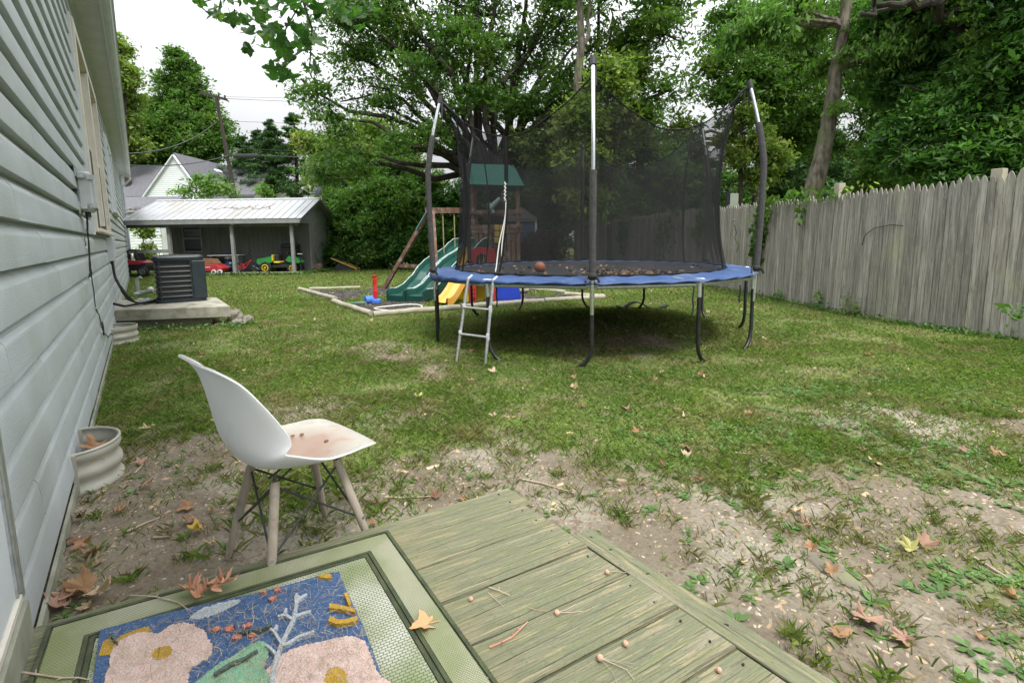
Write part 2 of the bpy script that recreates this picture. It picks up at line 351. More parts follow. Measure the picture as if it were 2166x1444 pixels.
# broad-leaved weeds and clover: rosettes of oval leaves
def rosettes(name, n, x0, x1, y0, y1, size, dens, mat, k=7, power=1):
    x, y = scatter(n, x0, x1, y0, y1, dens, power); n = len(x); sz = size*rng.uniform(.5, 1.4, n)
    X = np.repeat(x, k); Y = np.repeat(y, k); S = np.repeat(sz, k)*rng.uniform(.6, 1.2, n*k); A = np.tile(np.arange(k)*2.4, n)+np.repeat(rng.uniform(0, 6, n), k)+rng.normal(0, .3, n*k)
    el = rng.uniform(.1, .7, n*k); c, s_ = np.cos(A), np.sin(A); Z = ground_z(X, Y)+.002
    def pt(r, wdt): return np.stack([X+c*r*S*np.cos(el)-s_*wdt*S, Y+s_*r*S*np.cos(el)+c*wdt*S, Z+S*r*np.sin(el)*(1-.45*r)], 1)
    v = np.stack([pt(.08, 0), pt(.45, -.19), pt(.8, -.17), pt(1.02, 0), pt(.8, .17), pt(.45, .19)], 1).reshape(-1, 3)
    return tag(npmesh(name, v, np.arange(6*n*k).reshape(-1, 6), mat), kind='stuff')
M['weed'] = pm('weed_leaf', (.075, .165, .035), (.11, .20, .05), scale=3, rough=.5, spec=.4, island=.35, transl=.25)
M['clover'] = pm('clover_leaf', (.10, .22, .045), (.14, .25, .055), scale=2, rough=.5, spec=.3, island=.3, transl=.3)
def dw(x, y):
    d = dirt_map(x, y); return (x > .6)*(y < 4.6)*sstep(fbm(x, y, .5, 55, 2), .45, .62)*(.2+.8*(d < .75))*(.25+.75*sstep(x, .8, 1.6))
rosettes('broadleaf_weeds', 2600, .4, 5.2, 1.0, 4.6, .038, dw, M['weed'])
rosettes('broadleaf_weeds', 600, -3.2, 5.2, 1.2, 6.5, .034, lambda x, y: .5+0*x, M['weed'], 6)
rosettes('clover_patches', 9000, -1.5, 4.5, 2.6, 8.5, .02, lambda x, y: turf(x, y)*sstep(fbm(x, y, 1.4, 66, 3), .42, .6), M['clover'], 5)
rosettes('clover_patches', 7000, -6.0, 5.5, 4.5, 12, .03, lambda x, y: turf(x, y)*sstep(fbm(x, y, 1.4, 66, 3), .45, .6), M['clover'], 5)
# pebbles, bark chips
def chips(name, n, x0, x1, y0, y1, s, dens, mat, flat=.5):
    x, y = scatter(n, x0, x1, y0, y1, dens); n = len(x); sz = s*rng.uniform(.35, 1.3, n)**1.5; a = rng.uniform(0, 6.28, n); e = rng.uniform(1, 2.6, n)
    z = ground_z(x, y); c, s_ = np.cos(a), np.sin(a)
    def pt(u, v, h): return np.stack([x+(c*u*e-s_*v)*sz, y+(s_*u*e+c*v)*sz, z+h*sz*flat], 1)
    v = np.stack([pt(-.5, -.4, -.2), pt(.5, -.5, -.2), pt(.6, .4, -.2), pt(-.4, .5, -.2), pt(-.05, 0, .8)], 1).reshape(-1, 3)
    b = np.arange(n)[:, None]*5; f = np.concatenate([b+np.array([[0, 1, 4]]), b+np.array([[1, 2, 4]]), b+np.array([[2, 3, 4]]), b+np.array([[3, 0, 4]])], 0)
    return tag(npmesh(name, v, f, mat), kind='stuff')
M['pebble'] = pm('pebbles', (.20, .165, .12), (.33, .28, .21), scale=5, rough=.85, island=.6)
M['mulchchip'] = pm('rubber_mulch', (.022, .02, .02), (.07, .06, .05), scale=9, rough=.8, island=.6)
M['litter'] = pm('leaf_crumbs', (.20, .125, .07), (.33, .22, .13), scale=3, rough=.8, island=.5)
chips('pebbles', 9000, -3.6, 4.5, .9, 4.6, .009, lambda x, y: sstep(dirt_map(x, y), .45, .8), M['pebble'])
chips('leaf_crumbs', 11000, -4.2, 5.5, 1.0, 9, .012, lambda x, y: .25+.6*sstep(dirt_map(x, y), .2, .7), M['litter'], .3)
chips('lawn_leaf_bits', 2600, -7, 6, 2.2, 16, .028, lambda x, y: .35+.65*sstep(fbm(x, y, 1.2, 12, 2), .4, .7), pm('pale_leaf_bits', (.42, .33, .2), (.30, .2, .12), scale=4, rough=.8, island=.5), .25)
chips('mulch', 16000, -5.9, 2.0, 8.3, 13.8, .045, lambda x, y: mulch_map(x, y), M['mulchchip'], .8)
chips('mulch_debris', 1800, -5.9, 2.0, 8.3, 13.8, .045, lambda x, y: mulch_map(x, y), M['pebble'], .5)
# ------------------------------------------------------------------ the house on the left (local x = along wall, local y = -outwards)
HANG = math.atan2(.796, -.605); HFOOT = Vector((WC*.796, WC*.605, 0))
def HW(s, out, z): return Vector((HFOOT.x+s*WT[0]+out*WN[0], HFOOT.y+s*WT[1]+out*WN[1], z))
house = thing('siding_house', 'long pale grey-blue vinyl sided house wall filling the left edge', 'house', HFOOT, HANG)
PITCHZ = .185; Z0 = .105; ZT = 4.16; S_END = 27.0
def siding(mb, s0, s1, z0, z1):
    zs = []
    k = math.floor((z0-Z0)/PITCHZ)
    while Z0+k*PITCHZ < z1:
        zb = Z0+k*PITCHZ
        for dz, y in ((0, .016), (.0005, -.028), (.012, -.029), (.118, -.021), (.128, -.019), (.148, -.006), (.168, .006), (.177, .014), (.185, .016)):
            zz = zb+dz
            if z0-.001 <= zz <= z1+.001: zs.append((zz, y))
        k += 1
    if zs[0][0] > z0+.002: zs.insert(0, (z0, zs[0][1]))
    vs = []; fs = []
    for s in (s0, s1): vs += [(s, y, z) for z, y in zs]
    n = len(zs); fs = [(i, i+1, n+i+1, n+i) for i in range(n-1)]
    mb.add(vs, fs)
mb = MB(); W1 = (6.95, 10.45, 1.43, 3.62); W2 = (13.1, 15.6, 1.95, 3.5)
siding(mb, -6, .66, .05, ZT); siding(mb, .66, 1.98, 2.6, ZT); siding(mb, .66, 1.98, .05, .25); siding(mb, 1.98, W1[0], .05, ZT)
siding(mb, W1[0], W1[1], .05, W1[2]); siding(mb, W1[0], W1[1], W1[3], ZT)
siding(mb, W1[1], W2[0], .05, ZT); siding(mb, W2[0], W2[1], .05, W2[2]); siding(mb, W2[0], W2[1], W2[3], ZT); siding(mb, W2[1], S_END, .05, ZT)
mb.build('siding', M['siding'], house, smooth=True, auto=40, fix=False)
# overlaps where one siding length laps over the next
mb = MB()
for s, k in ((2.9, 3), (4.4, 2), (3.3, 6), (5.2, 4), (4.9, 9), (6.1, 1), (3.9, 12), (5.6, 7), (11.4, 3), (11.9, 6), (12.4, 5), (2.6, 10), (11.6, 12), (12.2, 14), (11.2, 16), (2.45, 1), (3.75, 5), (2.75, 7), (4.15, 8), (5.0, 11), (3.1, 13), (5.95, 9), (6.3, 4), (4.6, 0), (2.25, 4), (3.45, 9), (7.6, 2), (8.4, 5), (9.3, 1), (8.9, 3)):
    z = Z0+k*PITCHZ
    mb.prism([(s, -.0295, z-.001), (s, -.0225, z+.118), (s, -.0205, z+.128), (s, -.0085, z+.15), (s, .0, z+.15), (s, 0, z)], (.5, 0, 0))
mb.each('siding_lap', M['siding'], house)
mb = MB(); mb.box((10.5, .03, .02), (33, .04, .16)); mb.box((10.5, .12, 2.1), (33, .06, 4.4)); mb.build('foundation', M['foundation'], house)
mb = MB(); mb.box((10.5, -.028, .035), (33, .014, .05)); mb.build('starter_strip', M['foundation'], house)
mb = MB(); mb.box((S_END+.02, -.02, 2.1), (.09, .09, 4.12), bev=.005); mb.build('corner_post', M['white_trim'], house)
# soffit with pressed slots, fascia, gutter
mb = MB()
s = -2.0
while s < S_END+.2:
    mb.box((s+.035, -.145, ZT+.012), (.062, .28, .014)); s += .075
mb.build('soffit', M['soffit'], house)
mb = MB(); mb.box((12.6, -.15, ZT+.03), (29.4, .3, .015)); mb.box((12.6, -.012, ZT-.02), (29.4, .022, .05)); mb.build('soffit_backing', M['soffit'], house)
mb = MB(); mb.box((12.6, -.29, ZT+.09), (29.4, .02, .22)); mb.build('fascia', M['white_trim'], house)
mb = MB(); prof = [(-.302, .0), (-.35, .0), (-.385, .03), (-.395, .08), (-.415, .095), (-.415, .12), (-.40, .12), (-.39, .1), (-.375, .085), (-.365, .035), (-.345, .015), (-.302, .015)]
mb.prism([(-2, y, ZT-.01+z) for y, z in prof], (29.5, 0, 0)); mb.build('gutter', M['gutter'], house)
mb = MB(); mb.add([(-2, -.42, ZT+.14), (27.6, -.42, ZT+.14), (27.6, 5, ZT+2.4), (-2, 5, ZT+2.4), (-2, -.42, ZT+.12), (27.6, -.42, ZT+.12), (27.6, 5, ZT+2.38), (-2, 5, ZT+2.38)], [(0, 1, 2, 3), (7, 6, 5, 4), (0, 4, 5, 1), (1, 5, 6, 2), (2, 6, 7, 3), (3, 7, 4, 0)])
M['shingle'] = pm('asphalt_shingle', (.085, .085, .095), (.15, .15, .165), scale=9, rough=.95, stretch=(1, 1, 5), bump=.4)
mb.build('roof', M['shingle'], house)
mb = MB(); mb.box((10.5, 2.5, 2.2), (32.9, 4.7, 4.2)); mb.add([(27.2, .1, ZT), (27.2, 5, ZT), (27.2, 5, ZT+2.3)], [(0, 1, 2)]); mb.build('inner_wall', M['siding'], house)
mb = MB(); mb.tube([(S_END+.08, -.36, ZT-.02), (S_END+.08, -.36, ZT-.12), (S_END+.06, -.09, ZT-.42), (S_END+.06, -.09, .25), (S_END+.06, -.2, .08)], .045, 4)
o = mb.build('downspout', M['white_trim'], house)
mb = MB(); [mb.box((S_END+.06, -.09, z), (.11, .1, .03)) for z in (1.1, 2.6)]; mb.each('bracket', M['gutter'], o)
# two large windows
def window(s0, s1, z0, z1, n, casing, wname='window'):
    wd = s1-s0; mb = MB(); c = .11
    for a in (s0+c/2, s1-c/2): mb.box((a, -.03, (z0+z1)/2), (c, .075, z1-z0), bev=.006)
    mb.box(((s0+s1)/2, -.03, z1-c/2), (wd-2*c-.002, .074, c), bev=.006); mb.box(((s0+s1)/2, -.045, z0+.02), (wd-2*c-.002, .11, .045), bev=.006)
    iw = (wd-2*c)/n
    for i in range(1, n): mb.box((s0+c+i*iw, -.028, (z0+z1)/2), (.14, .07, z1-z0-2*c), bev=.006)
    f = mb.build(wname, casing, house)
    mb = MB(); mb.box((s0-.02, -.02, (z0+z1)/2), (.035, .05, z1-z0+.06)); mb.box((s1+.02, -.02, (z0+z1)/2), (.035, .05, z1-z0+.06)); mb.box(((s0+s1)/2, -.02, z1+.02), (wd, .05, .035)); mb.build('channel', M['white_trim'], f)
    for i in range(n):
        a, b = s0+c+i*iw+(.07 if i else 0), s0+c+(i+1)*iw-(.07 if i < n-1 else 0); zm = (z0+z1)/2
        mb = MB()
        for (za, zb, y) in ((z0+.045, zm, .005), (zm, z1-c, .03)):
            for x in (a+.025, b-.025): mb.box((x, y, (za+zb)/2), (.05, .035, zb-za))
            for z in (za+.025, zb-.025): mb.box(((a+b)/2, y, z), (b-a-.1, .035, .05))
        mb.build('sash', casing, f)
        mb = MB(); mb.box(((a+b)/2, .05, (z0+z1)/2), (b-a, .006, z1-z0-.12)); mb.build('pane', M['glass'], f)
        mb = MB(); mb.box(((a+b)/2, -.012, (z0+zm)/2+.02), (b-a-.08, .004, zm-z0-.1)); mb.build('insect_screen', M['screen'], f)
    return f
window(*W1, 2, M['cream']); window(*W2, 2, M['white_trim'])
# doorway at the very left edge: casing with aluminium strip, sill
mb = MB(); mb.box((1.40, -.012, 1.45), (1.05, .024, 2.34), bev=.004); mb.build('door_casing', M['white_trim'], house)
mb = MB(); mb.box((1.945, -.016, 1.45), (.035, .036, 2.34), bev=.006); mb.box((1.918, -.022, 1.45), (.01, .016, 2.34)); mb.box((1.972, -.016, 1.44), (.014, .034, 2.38), bev=.005); mb.build('door_frame_strip', M['galv'], house)
mb = MB(); mb.box((1.31, -.016, .265), (1.27, .034, .03), bev=.006); o = mb.build('door_sill', M['cream'], house)
mb = MB(); mb.box((1.31, -.02, .17), (1.28, .045, .155)); mb.build('sill_riser', M['foundation'], o)
def on_house(t): t.location = HFOOT; t.rotation_euler = (0, 0, HANG); return t
# corrugated window wells
M['wellmetal'] = pm('painted_well', (.50, .49, .42), (.40, .38, .31), scale=7, rough=.55, c3=(.38, .25, .14), s3=5, lo3=.62, hi3=.72, metal=.2)
M['dleaf'] = pm('dry_leaf', (.30, .16, .08), (.40, .24, .13), scale=25, rough=.7, transl=.2, c3=(.30, .15, .07), s3=9)
def leaf_shape(mb, c, size, rz, curl=.25, tilt=(0, 0), lobes=5, mi=0):
    pts = []; tips = [(-2.2, .62), (-1.15, .9), (0, 1.08), (1.15, .9), (2.2, .62)]
    for i, (a, r) in enumerate(tips):
        pts += [(a-.36, r*.74), (a-.24, r*.76), (a-.16, r*.9), (a, r), (a+.13, r*.84), (a+.26, r*.82), (a+.36, r*.70)]
        if i < 4: pts.append((a+.56, r*.56))
    pts.append((math.pi, .3))
    rt = Matrix.Rotation(rz, 3, 'Z') @ Matrix.Rotation(tilt[0], 3, 'X') @ Matrix.Rotation(tilt[1], 3, 'Y')
    P = [Vector((0, 0, 0))]+[Vector((r*math.sin(a)*.5, r*math.cos(a)*.5, 0)) for a, r in pts]
    ph = random.uniform(0, 6)
    P = [Vector((p.x, p.y, curl*(p.x*p.x*2+p.y*p.y)*1.2+.05*math.sin(9*p.x+ph)+.05*math.cos(8*p.y+ph))) for p in P]
    n = len(P)-1
    mb.add([rt @ (p*size)+Vector(c) for p in P], [(0, i, i % n+1) for i in range(1, n+1)], mi)
    # stalk
    st = [rt @ (Vector((0, -.07-.28*k, .02*k))*size)+Vector(c) for k in (0, .5, 1)]; mb.tube(st, size*.012+.0006, 4, mi)
def well(label, s, r, h, tilt, cat='window well'):
    t = on_house(thing('window_well', label, cat)); mb = MB()
    prof = []
    for i in range(25):
        z = h*i/24; prof.append((r+.008*math.sin(z/h*math.pi*5), z-.03))
    sh = MB(); sh.lathe(prof, (0, 0, 0), 28, a0=math.pi, a1=2*math.pi)
    sh.tube([(r*math.cos(math.pi+math.pi*i/24), r*math.sin(math.pi+math.pi*i/24), h-.03) for i in range(25)], .009, 6)
    for x in (-r, r): sh.box((x, -.01, h/2-.03), (.03, .02, h))
    o = sh.build('corrugated_wall', M['wellmetal'], t, smooth=True, auto=60, loc=(s, -.02, 0), rot=(0, tilt, 0)); md = o.modifiers.new('s', 'SOLIDIFY'); md.thickness = .004
    return t
well('corrugated metal window well full of leaves beside the chair', 3.52, .195, .25, -.05)
well('corrugated metal window well in front of the concrete pad', 8.3, .27, .24, 0)
def leaf_thing(name, label, cat, c, size, rz, mat, curl=.25, tilt=(0, 0), group=None):
    mb = MB(); leaf_shape(mb, (0, 0, 0), size, rz, curl, tilt); o = mb.build(name, mat, loc=c, fix=False); return tag(o, label, cat, group)
M['yleaf'] = pm('yellow_leaf', (.62, .40, .07), (.45, .26, .06), scale=20, rough=.6, transl=.25, c3=(.35, .30, .08), s3=12)
M['gyleaf'] = pm('pale_green_leaf', (.42, .42, .14), (.50, .44, .2), scale=15, rough=.6, transl=.25)
M['tan_leaf'] = pm('tan_leaf', (.50, .38, .25), (.42, .30, .19), scale=15, rough=.75, transl=.15)
p = HW(3.5, .1, .17); leaf_thing('fallen_leaf', 'brown curled leaf lying inside the leafy window well', 'leaf', p, .17, 1.0, M['dleaf'], .5, (.3, .2))
p = HW(3.4, .12, .15); leaf_thing('fallen_leaf', 'yellow leaf lying inside the leafy window well', 'leaf', p, .15, 2.3, M['yleaf'], .4, (.2, -.3))
# meter box with leads
t = on_house(thing('utility_box', 'light grey plastic utility box on the siding below the cream window', 'utility box'))
bs, bz = 5.75, 1.75
mb = MB(); mb.box((bs, -.075, bz), (.3, .1, .34), bev=.02); mb.build('case', M['plasgrey'], t)
mb = MB(); mb.box((bs, -.132, bz), (.25, .02, .29), bev=.008); mb.build('cover', M['plasgrey'], t)
mb = MB(); [mb.box((bs-.17, -.06, bz+d), (.07, .05, .05), bev=.006) for d in (-.13, .13)]; [mb.box((bs-.155, -.12, bz+d), (.02, .05, .04)) for d in (-.12, .12)]; mb.each('hinge', M['galv'], t)
mb = MB(); mb.box((bs-.02, -.03, bz-.14), (.36, .012, .1)); mb.box((bs-.02, -.03, bz+.16), (.36, .012, .08)); mb.each('mounting_plate', M['galv'], t)
mb = MB(); [mb.tube([(bs+x, -.07, bz-.21), (bs+x, -.07, bz-.16)], .016, 8) for x in (-.07, 0, .06)]; mb.each('cable_gland', M['cable'], t)
t = on_house(thing('hanging_cables', 'thin black cables drooping down the siding from the utility box', 'cable'))
def wob(pts, n=8, a=.006):
    out = []
    for i in range(len(pts)-1):
        p, q = Vector(pts[i]), Vector(pts[i+1])
        for k in range(n): out.append(p.lerp(q, k/n)+Vector((random.uniform(-a, a), random.uniform(-a, a)*.4, random.uniform(-a, a))))
    return out+[Vector(pts[-1])]
mb = MB(); mb.tube(wob([(bs-.05, -.06, bz-.18), (bs-.02, -.045, 1.25), (bs-.10, -.04, 1.05), (bs-.14, -.03, 1.0)]), .006, 5)
mb.tube(wob([(bs, -.06, bz-.18), (bs+.06, -.045, 1.3), (bs+.03, -.04, 1.1), (bs-.08, -.03, .99)]), .005, 5)
mb.tube(wob([(bs+.04, -.06, bz-.18), (bs+.03, -.04, 1.2), (bs+.10, -.035, .8), (bs+.12, -.035, .72), (bs+.45, -.035, .6), (bs+.55, -.035, .5), (bs+.6, -.04, .42), (bs+1.3, -.035, .26), (bs+2.0, -.035, .2), (bs+2.3, -.03, .14)]), .0045, 5)
ring = [(bs+.56+.06*math.cos(a), -.045, .46+.07*math.sin(a)) for a in np.linspace(0, 11, 26)]; mb.tube(ring, .0045, 5)
mb.tube(wob([(bs-.04, -.05, bz-.3), (bs-.12, -.035, 1.35), (bs-.13, -.035, 1.27)]), .003, 4)
o = mb.build('cable', M['cable'], t, smooth=True)
mb = MB(); [mb.sphere((bs+x, -.035, z), .011, 6) for x, z in ((-.14, 1.0), (.12, .72), (.6, .42), (-.13, 1.27), (.55, .5))]; mb.each('cable_clip', M['white_trim'], t)
# ac disconnect with two whips
t = on_house(thing('disconnect_box', 'small grey electrical disconnect on the siding above the condenser lines', 'electrical box'))
ds = 9.6; mb = MB(); mb.box((ds, -.06, 1.22), (.2, .09, .36), bev=.01); mb.build('case', M['plasgrey'], t)
mb = MB(); mb.box((ds, -.112, 1.24), (.17, .02, .28), bev=.006); mb.build('cover', M['plasgrey'], t)
mb = MB(); mb.tube([(ds, -.06, 1.04), (ds+.02, -.07, .8), (ds+.12, -.14, .55), (ds+.2, -.2, .42), (ds+.3, -.3, .35), (ds+.45, -.45, .335), (ds+.6, -.6, .36)], .018, 8)
mb.tube([(ds-.03, -.06, 1.04), (ds-.06, -.08, .75), (ds-.1, -.2, .5), (ds-.02, -.3, .37), (ds+.2, -.4, .335), (ds+.5, -.6, .34)], .015, 8)
mb.tube([(ds-.3, -.03, .42), (ds-.2, -.15, .36), (ds+.1, -.3, .35), (ds+.5, -.65, .37)], .02, 8)
mb.build('conduit_whip', M['cable'], t, smooth=True)
mb = MB(); mb.tube([(ds, -.06, 1.05), (ds, -.06, .99)], .026, 10); mb.build('fitting', M['galv'], t)
# ------------------------------------------------------------------ concrete pad and condenser
pad = thing('concrete_pad', 'mossy concrete slab beside the house under the condenser', 'concrete slab')
def poly_slab(P, z0, z1): mb = MB(); mb.prism([(x, y, z0) for x, y in P], (0, 0, z1-z0)); return mb
PP = [(-6.12, 7.26), (-4.42, 7.57), (-5.38, 8.82), (-6.99, 8.55)]
o = poly_slab(PP, .135, .31).build('slab', M['conc'], pad); b = o.modifiers.new('b', 'BEVEL'); b.width = .012; b.segments = 2
poly_slab([(-6.1, 7.36), (-4.75, 7.62), (-5.5, 8.7), (-6.9, 8.5)], -.05, .133).build('footing', M['conc_dark'], pad)
ac = thing('condenser', 'dark slate air conditioning condenser with horizontal ribs on the slab', 'air conditioner', (-5.74, 8.40, .31), R(36))
wA, dA, hA = .74, .70, .78
def rsq(u, ww, dd, rad, nn=6):
    P = []
    for cx, cy, a0 in ((ww/2-rad, dd/2-rad, 0), (-ww/2+rad, dd/2-rad, 90), (-ww/2+rad, -dd/2+rad, 180), (ww/2-rad, -dd/2+rad, 270)):
        for k in range(nn+1): a = R(a0+90*k/nn); P.append((cx+rad*math.cos(a), cy+rad*math.sin(a)))
    return P
def ring_stack(mb, levels, ww, dd, rad, mi=0, cap=True):
    vs = []; n = None
    for z, inset in levels:
        P = rsq(0, ww-2*inset, dd-2*inset, max(.01, rad-inset)); n = len(P); vs += [(x, y, z) for x, y in P]
    fs = [(i*n+j, i*n+(j+1) % n, (i+1)*n+(j+1) % n, (i+1)*n+j) for i in range(len(levels)-1) for j in range(n)]
    if cap: fs += [tuple(range(n-1, -1, -1)), tuple((len(levels)-1)*n+j for j in range(n))]
    mb.add(vs, fs, mi)
mb = MB(); ring_stack(mb, [(.05, .05), (hA-.06, .05)], wA, dA, .09); mb.build('coil', M['acgrill'], ac)
lv = [(0, .015), (.0, .01), (.05, .01), (.055, .03)]; mb = MB(); ring_stack(mb, [(0, .02), (.004, .012), (.055, .012), (.06, .03)], wA, dA, .09); mb.build('base_pan', M['acmetal'], ac, smooth=True)
mb = MB(); ring_stack(mb, [(hA-.085, .04), (hA-.08, .012), (hA-.03, .006), (hA-.008, .018), (hA, .045)], wA, dA, .1); o = mb.build('top_cap', M['acmetal'], ac, smooth=True)
mb = MB(); mb.lathe([(.24, hA+.002), (.25, hA+.012), (.26, hA+.002)], n=30); [mb.tube([(.25*math.cos(a), .25*math.sin(a), hA+.008), (0, 0, hA+.02)], .003, 4) for a in np.linspace(0, 6.28, 17)]; mb.build('fan_guard', M['cable'], o)
for k in range(8):
    z = .10+k*.083; mb = MB(); ring_stack(mb, [(z-.02, .045), (z-.016, .034), (z, .026), (z+.016, .034), (z+.02, .045)], wA, dA, .09, cap=False); mb.build('louvre_rib', M['acmetal'], ac, smooth=True)
mb = MB(); mb.box((wA/2-.10, -dA/2+.02, hA/2-.02), (.2, .045, hA-.13), bev=.015); mb.box((wA/2-.025, -dA/2+.12, hA/2-.02), (.045, .24, hA-.13), bev=.015)
mb.box((wA/2-.21, -dA/2+.014, hA/2-.02), (.018, .03, hA-.14)); mb.build('service_panel', M['acmetal'], ac)
mb = MB(); [mb.box((x, -dA/2+.015, hA/2-.02), (.018, .03, hA-.13)) for x in (-wA/2+.1,)]; mb.build('corner_strip', M['acmetal'], ac)
# oddments on the slab behind
M['bluep'] = pm('blue_plastic', (.06, .22, .62), (.05, .17, .5), scale=5, rough=.4)
t = thing('valve_pipes', 'grey metal pipes and pale cap behind the condenser hoses', 'pipe', G(298, 624, .31))
mb = MB(); mb.tube([(-.12, .1, 0), (-.12, .1, .3), (-.04, .1, .34)], .03, 8); mb.tube([(0, 0, .05), (.1, -.05, .05), (.25, -.02, .09)], .04, 8); mb.build('pipe', M['galv'], t, smooth=True)
mb = MB(); mb.sphere((.2, .0, .1), .06, 8); mb.box((-.02, -.02, .03), (.16, .1, .06), bev=.02); mb.each('cap', M['plasgrey'], t, smooth=True)
p = G(303, 634, .31); mb = MB(); mb.box((0, 0, .012), (.16, .08, .02), bev=.006); mb.box((.03, 0, .03), (.05, .04, .02), bev=.004, mi=1)
tag(mb.build('bottle_scrap', [M['white_trim'], M['bluep']], loc=p, rot=(0, 0, .4)), 'small white and blue plastic scrap on the concrete slab', 'scrap')
M['rock'] = pm('rubble', (.26, .24, .20), (.17, .155, .125), scale=4, rough=.95, bump=.6, c3=(.15, .16, .10), s3=3)
def rock(label, px, py, r, sc):
    p = G(px, py); mb = MB(); mb.sphere((0, 0, 0), r, 8, sc=sc)
    mb.v = [tuple(Vector(v)*(1+.35*(random.random()-.5))) for v in mb.v]; o = mb.build('rubble_stone', M['rock'], loc=(p.x, p.y, r*sc[2]*.5), rot=(0, 0, random.uniform(0, 6)))
    return tag(o, label, 'stone', 'rubble at the slab corner')
rock('pale chunk of rubble against the slab corner', 497, 678, .13, (1, .8, 1)); rock('mossy rubble stone at the foot of the slab', 505, 688, .1, (1.1, .9, .7))
rock('small pointed rubble stone lying off the slab', 526, 682, .09, (1, .8, .9)); rock('flat rubble stone behind the slab corner', 490, 668, .1, (1.4, .9, .5))
# ------------------------------------------------------------------ timber deck
M['deckwood'] = pm('deck_wood', (.14, .148, .088), (.20, .205, .125), scale=2.2, rough=.9, stretch=(1.4, 48, 48), bump=.9, bscale=3, bdist=.012, detail=9, lo=.3, hi=.7, c3=(.24, .22, .13), s3=3.2, lo3=.55, hi3=.7)
def deck_mat():
    m = M['deckwood']; n = m.node_tree; N = n.nodes; L = n.links; b = N['Principled BSDF']
    src = b.inputs['Base Color'].links[0].from_socket
    t = N.new('ShaderNodeTexCoord')
    def nz(sc, st, lo, hi, d=6):
        mp = N.new('ShaderNodeMapping'); mp.inputs['Scale'].default_value = st; L.new(t.outputs['Object'], mp.inputs[0]); q = N.new('ShaderNodeTexNoise'); q.inputs['Scale'].default_value = sc; q.inputs['Detail'].default_value = d; L.new(mp.outputs[0], q.inputs[0])
        r = N.new('ShaderNodeMapRange'); r.inputs[1].default_value = lo; r.inputs[2].default_value = hi; L.new(q.outputs[0], r.inputs[0]); return r.outputs[0]
    def mix(f, a, c, ty='MIX'):
        x = N.new('ShaderNodeMixRGB'); x.blend_type = ty; L.new(f, x.inputs[0]); L.new(a, x.inputs[1]); x.inputs[2].default_value = (*c, 1); return x.outputs[0]
    c = mix(nz(3.4, (1.6, 24, 24), .57, .62), src, (.29, .25, .145)); c = mix(nz(5, (.6, 9, 9), .52, .8), c, (.20, .22, .09)); c = mix(nz(1.1, (1, 1, 1), .60, .8), c, (.22, .24, .08)); c = mix(nz(2.2, (.5, 6, 6), .56, .7), c, (.30, .27, .19)); c = mix(nz(3, (.8, 40, 40), .60, .68), c, (.055, .055, .042)); c = mix(nz(60, (1, 3, 3), .56, .75), c, (.11, .115, .08))
    L.new(c, b.inputs['Base Color'])
deck_mat()
deck = thing('timber_deck', 'low weathered timber deck with green mossy boards in the foreground', 'deck')
DZ = .13; OFF = [-1.925, -1.757, -1.574, -1.376, -1.18, -.989, -.797, -.60, -.405, -.21, -.015, .18, .38]
N3 = Vector((WN[0], WN[1], 0)); D0 = Vector((.054, 2.019, 0))
ENDC = D0.dot(N3)                                          # board ends lie on a line parallel to the house
for i in range(len(OFF)-1):
    o0, o1 = OFF[i]+.003, OFF[i+1]-.0035
    def at(off, along): return DK_O*off+DK_D*along
    def along_on(off, c): return (c-(DK_O*off).dot(N3))/DK_D.dot(N3)
    ext = .03 if i == 0 else random.uniform(-.006, .006)
    a0, a1 = along_on(o0, WC+.03), along_on(o1, WC+.03); b0, b1 = along_on(o0, ENDC)+ext, along_on(o1, ENDC)+ext
    org = at((o0+o1)/2, 0); pts = []; mb = MB(); wv = random.uniform(-.003, .003)
    def L2(off, al): return (al, (off-(o0+o1)/2)*-1, 0)
    # local frame: x along board, y = -offset direction
    c = .006
    for z, k in ((-.038, 0), (-c, 0), (-.002, c*.4), (0, c)): pts.append([(a0, (o0+o1)/2-(o0+k), z), (b0-k, (o0+o1)/2-(o0+k), z), (b1-k, (o0+o1)/2-(o1-k), z), (a1, (o0+o1)/2-(o1-k), z)])
    vs = [p for r_ in pts for p in r_]; fs = [(3, 2, 1, 0), (12, 13, 14, 15)]+[(r_*4+j, r_*4+(j+1) % 4, r_*4+4+(j+1) % 4, r_*4+4+j) for r_ in range(3) for j in range(4)]
    mb.add(vs, fs); mb.build('deck_board', M['deckwood'], deck, loc=(org.x, org.y, DZ+wv+.0001*i), rot=(0, 0, R(29)))
M['nail'] = pm('dark_screw', (.02, .02, .02), rough=.5)
mb = MB()
for i in range(len(OFF)-1):
    for f in (.25, .75):
        off = OFF[i]*(1-f)+OFF[i+1]*f; a = along_on(off, ENDC)-.045; p = DK_O*off+DK_D*a; mb.lathe([(.0001, DZ+.0035), (.0035, DZ+.004), (.004, DZ)], (p.x, p.y, 0), 8)
mb.each('screw', M['nail'], deck)
